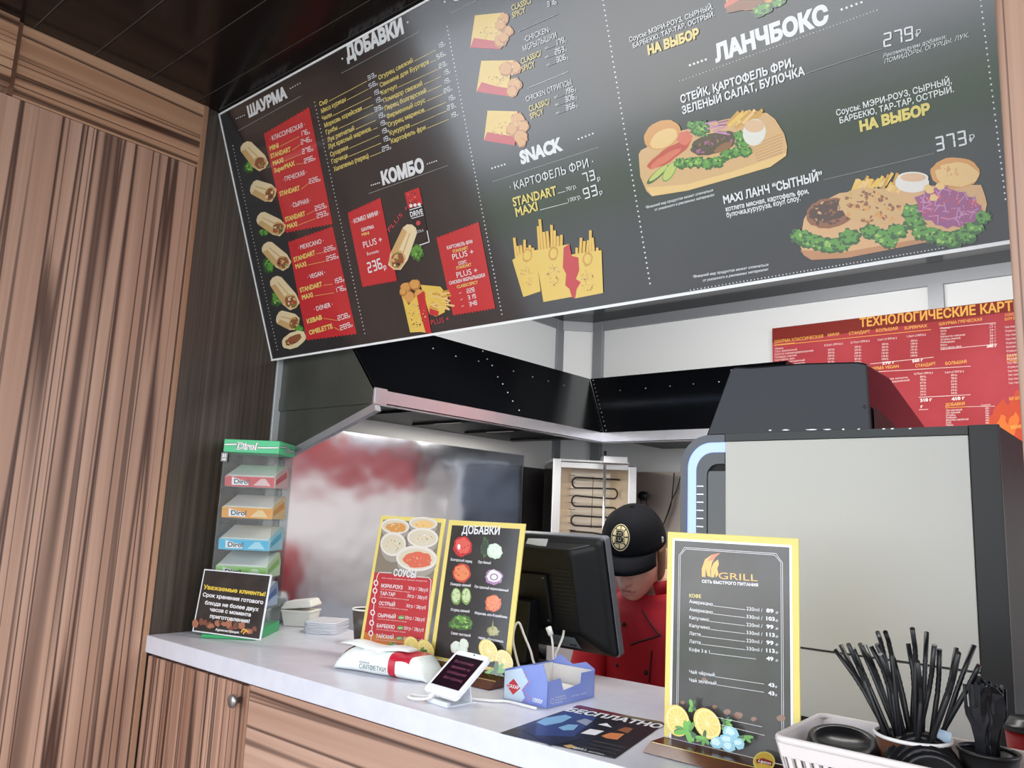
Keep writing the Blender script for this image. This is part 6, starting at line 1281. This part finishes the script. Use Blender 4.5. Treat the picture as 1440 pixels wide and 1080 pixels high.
# black utensil and wires near the back wall
bm = nb(); c = hit(905, 697, 1, YB-0.05); lathe(bm, [(0, -0.02), (0.012, -0.018), (0.021, -0.008), (0.022, 0.004), (0.016, 0.014), (0, 0.018)], at(*c), 20)
for x in (-0.012, 0.012): tube(bm, [c+V((x, 0, -0.012)), c+V((x*1.1, 0.004, -0.05))], 0.002, 6)
tube(bm, [c+V((0, 0.01, 0)), V((c.x, YB-0.006, c.z))], 0.006, 8)
thing('wall_fixture', bm, M_cm2, 'small round black fixture on the back steel sheet above the cap', 'fixture', c)
bm = nb(); tube(bm, [hit(948, 665, 1, YB-0.02), hit(946, 690, 1, YB-0.03), hit(943, 712, 1, YB-0.04), hit(934, 735, 1, YB-0.05), hit(922, 760, 1, YB-0.05)], 0.0026, 6, smooth=5); thing('wire', bm, M_cm2, 'thin black wire hanging left of the pair by the coffee machine', 'wire', hit(940, 720, 1, YB-0.04))
bm = nb(); tube(bm, [hit(957, 670, 1, YB-0.012), hit(952, 688, 1, YB-0.02), hit(945, 703, 1, YB-0.03), hit(938, 724, 1, YB-0.035), hit(930, 745, 1, YB-0.035)], 0.0026, 6, smooth=5); thing('wire', bm, M_cm2, 'thin black wire hanging right of the pair by the coffee machine', 'wire', hit(950, 700, 1, YB-0.02))

RC = hit(1456, 1010, 1, 1.22); RC = V((RC.x, 1.22, 1.1005))
t = cup('red_cup', RC, 0.026, 0.034, 0.095, mat('cup_red', (150, 22, 28), 0.35), mat('cup_red_rim', (26, 24, 24), 0.35), 'red cup with a black lid at the far right edge, mostly out of frame', 'cup')
bm = nb(); lathe(bm, [(0, 0.106), (0.028, 0.106), (0.030, 0.100), (0.036, 0.099), (0.037, 0.093), (0.0355, 0.093), (0.0352, 0.0985), (0, 0.1)], at(*RC), 36); obj('lid', bm, M_lid, t)
# ================================================================== the cook behind the counter
M_skin = mat('skin', (238, 194, 174), 0.5, noise=(16, (230, 180, 160))); M_jacket = mat('jacket_red', (176, 16, 34), 0.65, bump=0.15, bscale=26); M_pipe = mat('jacket_piping', (40, 10, 14), 0.6); M_cap = mat('cap_navy_black', (13, 14, 20), 0.85, spec=0.2); M_hair = mat('hair_brown', (120, 88, 62), 0.6); M_trou = mat('trousers_black', (24, 24, 26), 0.7)
root_c = V((-1.045, 1.93, 0))
nk = [V((-1.045, 1.93, 0.87)), V((-1.045, 1.935, 1.00)), V((-1.045, 1.92, 1.12)), V((-1.048, 1.895, 1.215)), V((-1.052, 1.865, 1.265)), V((-1.058, 1.825, 1.305))]
rr = [0.125, 0.115, 0.120, 0.085, 0.052, 0.050]
verts = list(nk); rad = list(rr); edges = [(i, i+1) for i in range(5)]
def chain(start, pts):
    prev = start
    for p, r in pts:
        verts.append(V(p)); rad.append(r); edges.append((prev, len(verts)-1)); prev = len(verts)-1
    return prev
for s in (-1, 1):
    cx = -1.047
    w_ = chain(3, [((cx+s*0.10, 1.90, 1.222), 0.055), ((cx+s*0.165, 1.905, 1.20), 0.052), ((cx+s*0.20, 1.885, 1.08), 0.043), ((cx+s*0.205, 1.83, 0.975), 0.038), ((cx+s*0.15, 1.73, 0.972), 0.032), ((cx+s*0.10, 1.655, 0.982), 0.024)])
    h0 = V((cx+s*0.085, 1.625, 0.982)); hv = V((-s*0.35, -0.94, 0)).normalized(); hs = V((hv.y, -hv.x, 0))*-s
    pm = chain(w_, [(h0, 0.022), (h0+hv*0.035, 0.026)])
    for k, (o_, L) in enumerate(((-0.026, 0.060), (-0.009, 0.070), (0.009, 0.066), (0.026, 0.052))):
        b = h0+hv*0.062+hs*o_
        chain(pm, [(b, 0.0092), (b+hv*L*0.45+V((0, 0, 0.004)), 0.0086), (b+hv*L*0.75+V((0, 0, -0.002)), 0.008), (b+hv*L+V((0, 0, -0.012)), 0.0072)])
    chain(w_+1, [(h0+hs*-0.034+hv*0.02, 0.011), (h0+hs*-0.048+hv*0.045, 0.0095), (h0+hs*-0.052+hv*0.066, 0.008)])
    chain(0, [((cx+s*0.085, 1.935, 0.80), 0.088), ((cx+s*0.09, 1.92, 0.46), 0.056), ((cx+s*0.092, 1.945, 0.22), 0.045), ((cx+s*0.095, 1.955, 0.075), 0.036), ((cx+s*0.10, 1.90, 0.04), 0.034), ((cx+s*0.105, 1.83, 0.028), 0.024)])
me = bpy.data.meshes.new('b'); me.from_pydata([tuple(v) for v in verts], edges, []); tmp = bpy.data.objects.new('b', me); COL.objects.link(tmp)
sk = tmp.modifiers.new('skin', 'SKIN'); sk.use_smooth_shade = True
ss = tmp.modifiers.new('ss', 'SUBSURF'); ss.levels = 1; ss.render_levels = 1
for i, v in enumerate(me.skin_vertices[0].data): v.radius = (rad[i], rad[i]); v.use_root = (i == 0)
dg = bpy.context.evaluated_depsgraph_get(); dg.update()
bme = bpy.data.meshes.new_from_object(tmp.evaluated_get(dg)); bm = nb(); bm.from_mesh(bme)
bpy.data.objects.remove(tmp); bpy.data.meshes.remove(bme)
HC = V((-1.062, 1.765, 1.345)); MH = Matrix.Translation(HC) @ Matrix.Rotation(math.radians(13), 4, 'Z') @ Matrix.Rotation(math.radians(24), 4, 'X') @ Matrix.Rotation(math.radians(3), 4, 'Y')
def gau(x, y, cx, cy, sx, sy): return math.exp(-((x-cx)/sx)**2-((y-cy)/sy)**2)
NU, NV = 64, 48; rings = []
for j in range(NV+1):
    ph = math.pi*j/NV; ring = []
    for i in range(NU):
        th = 2*math.pi*i/NU; x, y, z = math.sin(ph)*math.sin(th), -math.sin(ph)*math.cos(th), math.cos(ph)
        X, Y, Z = x*0.072, y*0.092, z*0.112
        if Z < 0:   # jaw narrows, chin comes forward
            k = -Z/0.112; X *= 1-0.30*k*k; Y = Y*(1-0.18*k) - 0.020*k*k*(1 if Y < 0.02 else 0.2)
        if y < 0:
            f = max(0, -y)
            Y -= f*(0.036*gau(X, Z, 0, -0.030, 0.012, 0.015) + 0.012*gau(X, Z, 0, -0.004, 0.008, 0.024) + 0.008*gau(X, Z, 0, -0.094, 0.02, 0.014) + 0.010*gau(X, Z, 0, -0.060, 0.022, 0.0055) + 0.010*gau(X, Z, 0, -0.073, 0.020, 0.006) + 0.006*gau(X, Z, 0.03, 0.022, 0.022, 0.008) + 0.006*gau(X, Z, -0.03, 0.022, 0.022, 0.008) + 0.005*gau(X, Z, 0.04, -0.03, 0.02, 0.02) + 0.005*gau(X, Z, -0.04, -0.03, 0.02, 0.02))
            Y += f*(0.010*gau(X, Z, 0.031, 0.004, 0.016, 0.010) + 0.010*gau(X, Z, -0.031, 0.004, 0.016, 0.010) + 0.008*gau(X, Z, 0, -0.0665, 0.022, 0.003) + 0.008*gau(X, Z, 0, -0.084, 0.02, 0.006))
            Y += f*(0.010*gau(X, Z, 0.0065, -0.045, 0.004, 0.0035)+0.010*gau(X, Z, -0.0065, -0.045, 0.004, 0.0035))
            Y -= f*(0.006*gau(X, Z, 0.009, -0.032, 0.006, 0.007) + 0.006*gau(X, Z, -0.009, -0.032, 0.006, 0.007))
        ring.append(MH @ V((X, Y, Z)))
    rings.append(ring)
HEADP = [[(MH.inverted() @ p) for p in r] for r in rings]
hv_ = [[bm.verts.new(p) for p in (r if 0 < j < NV else r[:1])] for j, r in enumerate(rings)]
for j in range(NV):
    A, B_ = hv_[j], hv_[j+1]
    for i in range(NU):
        i2 = (i+1) % NU
        if len(A) == 1: f = bm.faces.new((A[0], B_[i2], B_[i]))
        elif len(B_) == 1: f = bm.faces.new((A[i], A[i2], B_[0]))
        else: f = bm.faces.new((A[i], A[i2], B_[i2], B_[i]))
        f.smooth = True
for s in (-1, 1):   # ears
    M = MH @ at(s*0.072, 0.008, -0.004) @ Matrix.Rotation(math.radians(-18*s), 4, 'Z') @ Matrix.Diagonal((0.35, 0.62, 1, 1))
    lathe(bm, [(0, -0.03), (0.016, -0.026), (0.024, -0.006), (0.026, 0.012), (0.018, 0.028), (0, 0.033)], M, 18)
bmesh.ops.recalc_face_normals(bm, faces=bm.faces)
person = obj('person', bm, M_skin, None, loc=root_c, fix=False)
tag(person, 'person in a dark ball cap and red jacket looking down behind the till', 'person')
rm = person.modifiers.new('remesh', 'REMESH'); rm.mode = 'VOXEL'; rm.voxel_size = 0.0035; rm.use_smooth_shade = True
# eyes
for s in (-1, 1):
    bm = nb(); lathe(bm, [(0.0115*math.sin(math.pi*k/10), 0.0115*math.cos(math.pi*k/10)) for k in range(11)], MH @ at(s*0.031, -0.078, 0.003), 16); obj('eye', bm, mat('eye_white', (226, 222, 218), 0.2), person)
# lips
bm = nb()
for r0, r1 in zip(HEADP[:-1], HEADP[1:]):
    for i in range(NU):
        q = [r0[i], r0[(i+1) % NU], r1[(i+1) % NU], r1[i]]; c = sum(q, V((0, 0, 0)))/4
        if c.y < -0.05 and (c.x/0.019)**2+((c.z+0.0665)/0.0085)**2 < 1: f = bm.faces.new([bm.verts.new(MH @ (p+V((0, -0.0012, 0)))) for p in q]); f.smooth = True
bmesh.ops.remove_doubles(bm, verts=bm.verts, dist=1e-5)
obj('lips', bm, mat('lip_rose', (206, 132, 124), 0.5), person)
# hair below the cap
bm = nb(); rings = []
for j in range(9):
    z = 0.035-0.085*j/8; ring = []
    for i in range(25):
        a = math.radians(-108+216*i/24); k = 1.045-0.0*j
        ring.append((math.sin(a)*0.0735*k*(1-0.10*(j/8)**2), math.cos(a)*0.0935*k*(1-0.14*(j/8)**2), z-0.012*abs(math.sin(a))*0))
    rings.append(ring)
for r0, r1 in zip(rings[:-1], rings[1:]):
    for i in range(24):
        q = [r0[i], r0[i+1], r1[i+1], r1[i]]
        o_ = [(x*0.96, y*0.96, z) for x, y, z in q]
        f = bm.faces.new([bm.verts.new(MH @ V(p)) for p in q]); f.smooth = True
bmesh.ops.remove_doubles(bm, verts=bm.verts, dist=1e-5)
h = obj('hair', bm, M_hair, person); so = h.modifiers.new('solid', 'SOLIDIFY'); so.thickness = 0.006; so.offset = 0
# cap
bm = nb(); CZ = 0.036; rings = []
for j in range(13):
    ph = (math.pi/2)*j/12; ring = []
    for i in range(48):
        th = 2*math.pi*i/48; r = math.cos(ph)**0.8
        fy = -math.cos(th)
        ring.append(MH @ V((math.sin(th)*0.0795*r, fy*0.099*r+0.002, CZ-0.010*(1-j/12)*(0.0 if fy < 0 else 1)+0.092*math.sin(ph)**0.95 + (0.006*max(0, -fy)*math.sin(2*ph)))))
    rings.append(ring)
ra = [[bm.verts.new(p) for p in r] for r in rings[:-1]]; topv = bm.verts.new(MH @ V((0, 0.002, CZ+0.092)))
for j in range(len(ra)-1):
    for i in range(48): f = bm.faces.new((ra[j][i], ra[j][(i+1) % 48], ra[j+1][(i+1) % 48], ra[j+1][i])); f.smooth = True
for i in range(48): f = bm.faces.new((ra[-1][i], ra[-1][(i+1) % 48], topv)); f.smooth = True
cap = obj('cap', bm, M_cap, person); so = cap.modifiers.new('solid', 'SOLIDIFY'); so.thickness = 0.003
bm = nb(); NB = 20; a_, b_ = [], []
for i in range(NB+1):
    th = math.radians(-62+124*i/NB); x, y = math.sin(th)*0.0795, -math.cos(th)*0.099
    ext = 0.046*max(0, math.cos(th*1.35))**0.55
    drop = 0.012*(math.sin(th)**2)
    a_.append((x*0.99, y*0.99+0.002, CZ+0.004-drop*0.3)); b_.append((x*1.04, y-ext, CZ-0.012-ext*0.22-drop*1.6))
rows2 = []
for k in range(5):
    f = k/4; rows2.append([V(p).lerp(V(q), f)+V((0, 0, 0.006*math.sin(f*math.pi))) for p, q in zip(a_, b_)])
vr = [[bm.verts.new(MH @ p) for p in r] for r in rows2]
for r0, r1 in zip(vr[:-1], vr[1:]):
    for i in range(NB): f = bm.faces.new((r0[i], r0[i+1], r1[i+1], r1[i])); f.smooth = True
o = obj('brim', bm, M_cap, cap); so = o.modifiers.new('solid', 'SOLIDIFY'); so.thickness = 0.003
bm = nb(); lathe(bm, [(0.006, 0), (0.005, 0.004), (0, 0.005)], MH @ at(0, 0.002, CZ+0.0925), 14); obj('button', bm, M_cap, cap)
# spoked letter badge, a disc wrapped on the cap front
K_gold = mat('badge_cream', (226, 208, 160), 0.6); K_cb = mat('badge_black', (14, 14, 18), 0.7)
bd = V((0.012, -0.94, 0.42)).normalized(); th0 = -0.02
def capsurf(u, v):
    """u sideways, v up (metres) on the crown front -> local point and normal"""
    th = u/0.088; ph = 0.50+v/0.085; r = math.cos(ph)**0.8
    return V((math.sin(th)*0.0795*r, -math.cos(th)*0.099*r+0.002, CZ+0.092*math.sin(ph)**0.95+0.006*max(0, math.cos(th))*math.sin(2*ph)))
CB_U, CB_V = -0.006, 0.0
bm = nb(); cms = [K_cb, K_gold]
def cface(pts, mi, l):
    P = []
    for u, v in pts:
        p = capsurf(CB_U+u, CB_V+v); e = 1e-3; n = (capsurf(CB_U+u+e, CB_V+v)-p).cross(capsurf(CB_U+u, CB_V+v+e)-p).normalized()
        P.append(MH @ (p+n*(0.0012+l*0.0004)))
    f = bm.faces.new([bm.verts.new(p) for p in P]); f.material_index = mi; f.smooth = True
def cring(r0, r1, a0, a1, mi, l, n=4):
    for k in range(n):
        t0, t1 = math.radians(a0+(a1-a0)*k/n), math.radians(a0+(a1-a0)*(k+1)/n)
        cface([(r0*math.cos(t0), r0*math.sin(t0)), (r1*math.cos(t0), r1*math.sin(t0)), (r1*math.cos(t1), r1*math.sin(t1)), (r0*math.cos(t1), r0*math.sin(t1))], mi, l)
RB = 0.0290
cring(0.0001, RB, 0, 360, 0, 0, 36); cring(RB*0.94, RB, 0, 360, 1, 1, 36)
for k in range(8): cring(RB*0.42, RB*0.84, k*45+4+22.5-22.5, k*45+41, 1, 1, 5)
def crect(x0, y0, x1, y1, mi, l): cface([(u*1.25, v*1.25) for u, v in ((x0, y0), (x1, y0), (x1, y1), (x0, y1))], mi, l)
for e_, mi, l in ((0.0022, 0, 2), (0.0009, 1, 3), (0.0, 0, 4)):
    crect(-0.0095-e_, -0.0105-e_, -0.0035+e_, 0.0105+e_, mi, l)
    for y0 in (0.0, -0.0105):
        crect(-0.0095-e_, y0-e_*0.6, 0.005+e_, y0+0.0035+e_, mi, l) if y0 < 0 else crect(-0.0095-e_, -0.0017-e_*0.3, 0.005+e_, 0.0017+e_*0.3, mi, l)
    crect(-0.0095-e_, 0.0072-e_, 0.005+e_, 0.0105+e_, mi, l); crect(0.0035-e_, 0.001-e_, 0.0085+e_, 0.0085+e_, mi, l); crect(0.0035-e_, -0.0085-e_, 0.009+e_, -0.001+e_, mi, l)
tag(obj('badge', bm, cms, cap, fix=False), 'round cream letter B badge with spokes')
bm = nb(); M = MH @ fr((0.0772, -0.012, CZ+0.018), (0.05, 1, 0), (0, 0, 1)); box(bm, -0.005, -0.003, 0, -0.0015, 0.009, 0.0025, M); box(bm, 0.0, -0.003, 0, 0.0035, 0.006, 0.0025, M); box(bm, -0.005, -0.005, 0, 0.0045, -0.0035, 0.0025, M); obj('side_emblem', bm, mat('emblem_white', (200, 204, 206), 0.6), cap)
# jacket
bm = nb(); rings = []
prof_ = [(0.76, 1.94, 0.178, 0.135, 0), (0.88, 1.94, 0.182, 0.145, 0), (1.00, 1.937, 0.172, 0.138, 0), (1.08, 1.928, 0.176, 0.142, 0), (1.14, 1.918, 0.186, 0.142, 0), (1.19, 1.905, 0.188, 0.128, 0), (1.225, 1.892, 0.165, 0.108, 0), (1.25, 1.878, 0.115, 0.088, 0), (1.268, 1.865, 0.082, 0.078, 0)]
for z, y, rx, ry, _ in prof_:
    ring = []
    for k in range(64):
        a = 2*math.pi*k/64; wr = 1+0.012*math.sin(5*a+z*40)+0.008*math.sin(9*a-z*63)
        zz_ = z - (0.022*max(0, -math.sin(a)) if z > 1.2 else 0)
        ring.append(V((-1.047+rx*wr*math.cos(a), y+ry*wr*math.sin(a), zz_)))
    rings.append(ring)
loft(bm, rings, cap=False)
jk = obj('jacket', bm, M_jacket, person); so = jk.modifiers.new('solid', 'SOLIDIFY'); so.thickness = 0.004; so.offset = 1
for s in (-1, 1):
    bm = nb(); cx = -1.047
    tube(bm, [V((cx+s*0.09, 1.898, 1.215)), V((cx+s*0.155, 1.905, 1.205)), V((cx+s*0.195, 1.895, 1.13)), V((cx+s*0.208, 1.865, 1.03)), V((cx+s*0.205, 1.828, 0.975)), V((cx+s*0.155, 1.735, 0.972)), V((cx+s*0.112, 1.675, 0.98))], [0.070, 0.068, 0.062, 0.056, 0.055, 0.046, 0.040], 20, cap=False); o = obj('sleeve', bm, M_jacket, jk)
    o.data.polygons.foreach_set('use_smooth', [True]*len(o.data.polygons)); so = o.modifiers.new('solid', 'SOLIDIFY'); so.thickness = 0.003
# stand collar open at the front
bm = nb(); rows_ = []
for z, k in ((0.0, 1.0), (0.02, 0.97), (0.036, 1.0)):
    ring = []
    for i in range(33):
        a = math.radians(-64+308*i/32); fr_ = max(0, -math.sin(a)); ring.append(V((-1.05+0.080*k*math.cos(a), 1.862-z*0.5+0.076*k*math.sin(a), 1.262+z*(1.0)-0.024*fr_)))
    rows_.append(ring)
vr = [[bm.verts.new(p) for p in r] for r in rows_]
for r0, r1 in zip(vr[:-1], vr[1:]):
    for i in range(32): f = bm.faces.new((r0[i], r0[i+1], r1[i+1], r1[i])); f.smooth = True
o = obj('collar', bm, M_jacket, jk); so = o.modifiers.new('solid', 'SOLIDIFY'); so.thickness = 0.005
def jsurf(x, y):   # nearest point on the jacket front along a view ray, by ellipse of the chest
    q = ray(x, y); t0 = 1.55
    while t0 < 2.3:
        p = CAMPOS+q*t0
        for (z0, y0, rx0, ry0, _), (z1, y1, rx1, ry1, _2) in zip(prof_[:-1], prof_[1:]):
            if z0 <= p.z <= z1:
                f = (p.z-z0)/(z1-z0); cy, rx, ry = y0+(y1-y0)*f, rx0+(rx1-rx0)*f+0.006, ry0+(ry1-ry0)*f+0.006
                if ((p.x+1.047)/rx)**2+((p.y-cy)/ry)**2 <= 1: return p, V(((p.x+1.047)/rx**2, (p.y-cy)/ry**2, 0)).normalized()
        t0 += 0.002
    return None
for x, y in ((877, 878), (908, 946), (868, 935)):
    r = jsurf(x, y)
    if r:
        bm = nb(); n = r[1]; lathe(bm, [(0.0055, -0.003), (0.006, 0.001), (0.004, 0.003), (0, 0.003)], fr(r[0], V((-n.y, n.x, 0)), (0, 0, 1)), 16); obj('button', bm, M_pipe, jk)
for seg_ in (((887, 907), (900, 902), (915, 898), (930, 893)), ((903, 858), (912, 872), (920, 884), (927, 892)), ((917, 915), (915, 935), (913, 960))):
    pts = [jsurf(*p) for p in seg_]; pts = [p[0]+p[1]*0.001 for p in pts if p]
    if len(pts) > 2: bm = nb(); tube(bm, pts, 0.0022, 6, smooth=4); obj('piping', bm, M_pipe, jk)
# trousers and shoes
bm = nb()
for s in (-1, 1):
    cx = -1.047
    tube(bm, [V((cx+s*0.075, 1.937, 0.90)), V((cx+s*0.085, 1.935, 0.80)), V((cx+s*0.09, 1.921, 0.46)), V((cx+s*0.093, 1.945, 0.22)), V((cx+s*0.095, 1.955, 0.10))], [0.105, 0.102, 0.075, 0.066, 0.062], 20)
obj('trousers', bm, M_trou, person)
for s in (-1, 1):
    bm = nb(); cx = -1.047+s*0.10; loft(bm, [[V((cx+x, y, z)) for x, z in ((-w_, 0.001), (w_, 0.001), (w_, h_*0.6), (w_*0.5, h_), (-w_*0.5, h_), (-w_, h_*0.6))] for y, w_, h_ in ((2.01, 0.03, 0.07), (1.98, 0.043, 0.10), (1.92, 0.046, 0.10), (1.86, 0.047, 0.075), (1.80, 0.040, 0.055), (1.775, 0.022, 0.04))]); obj('shoe', bm, M_cm2, person, bev=0.004)
flush_prints()
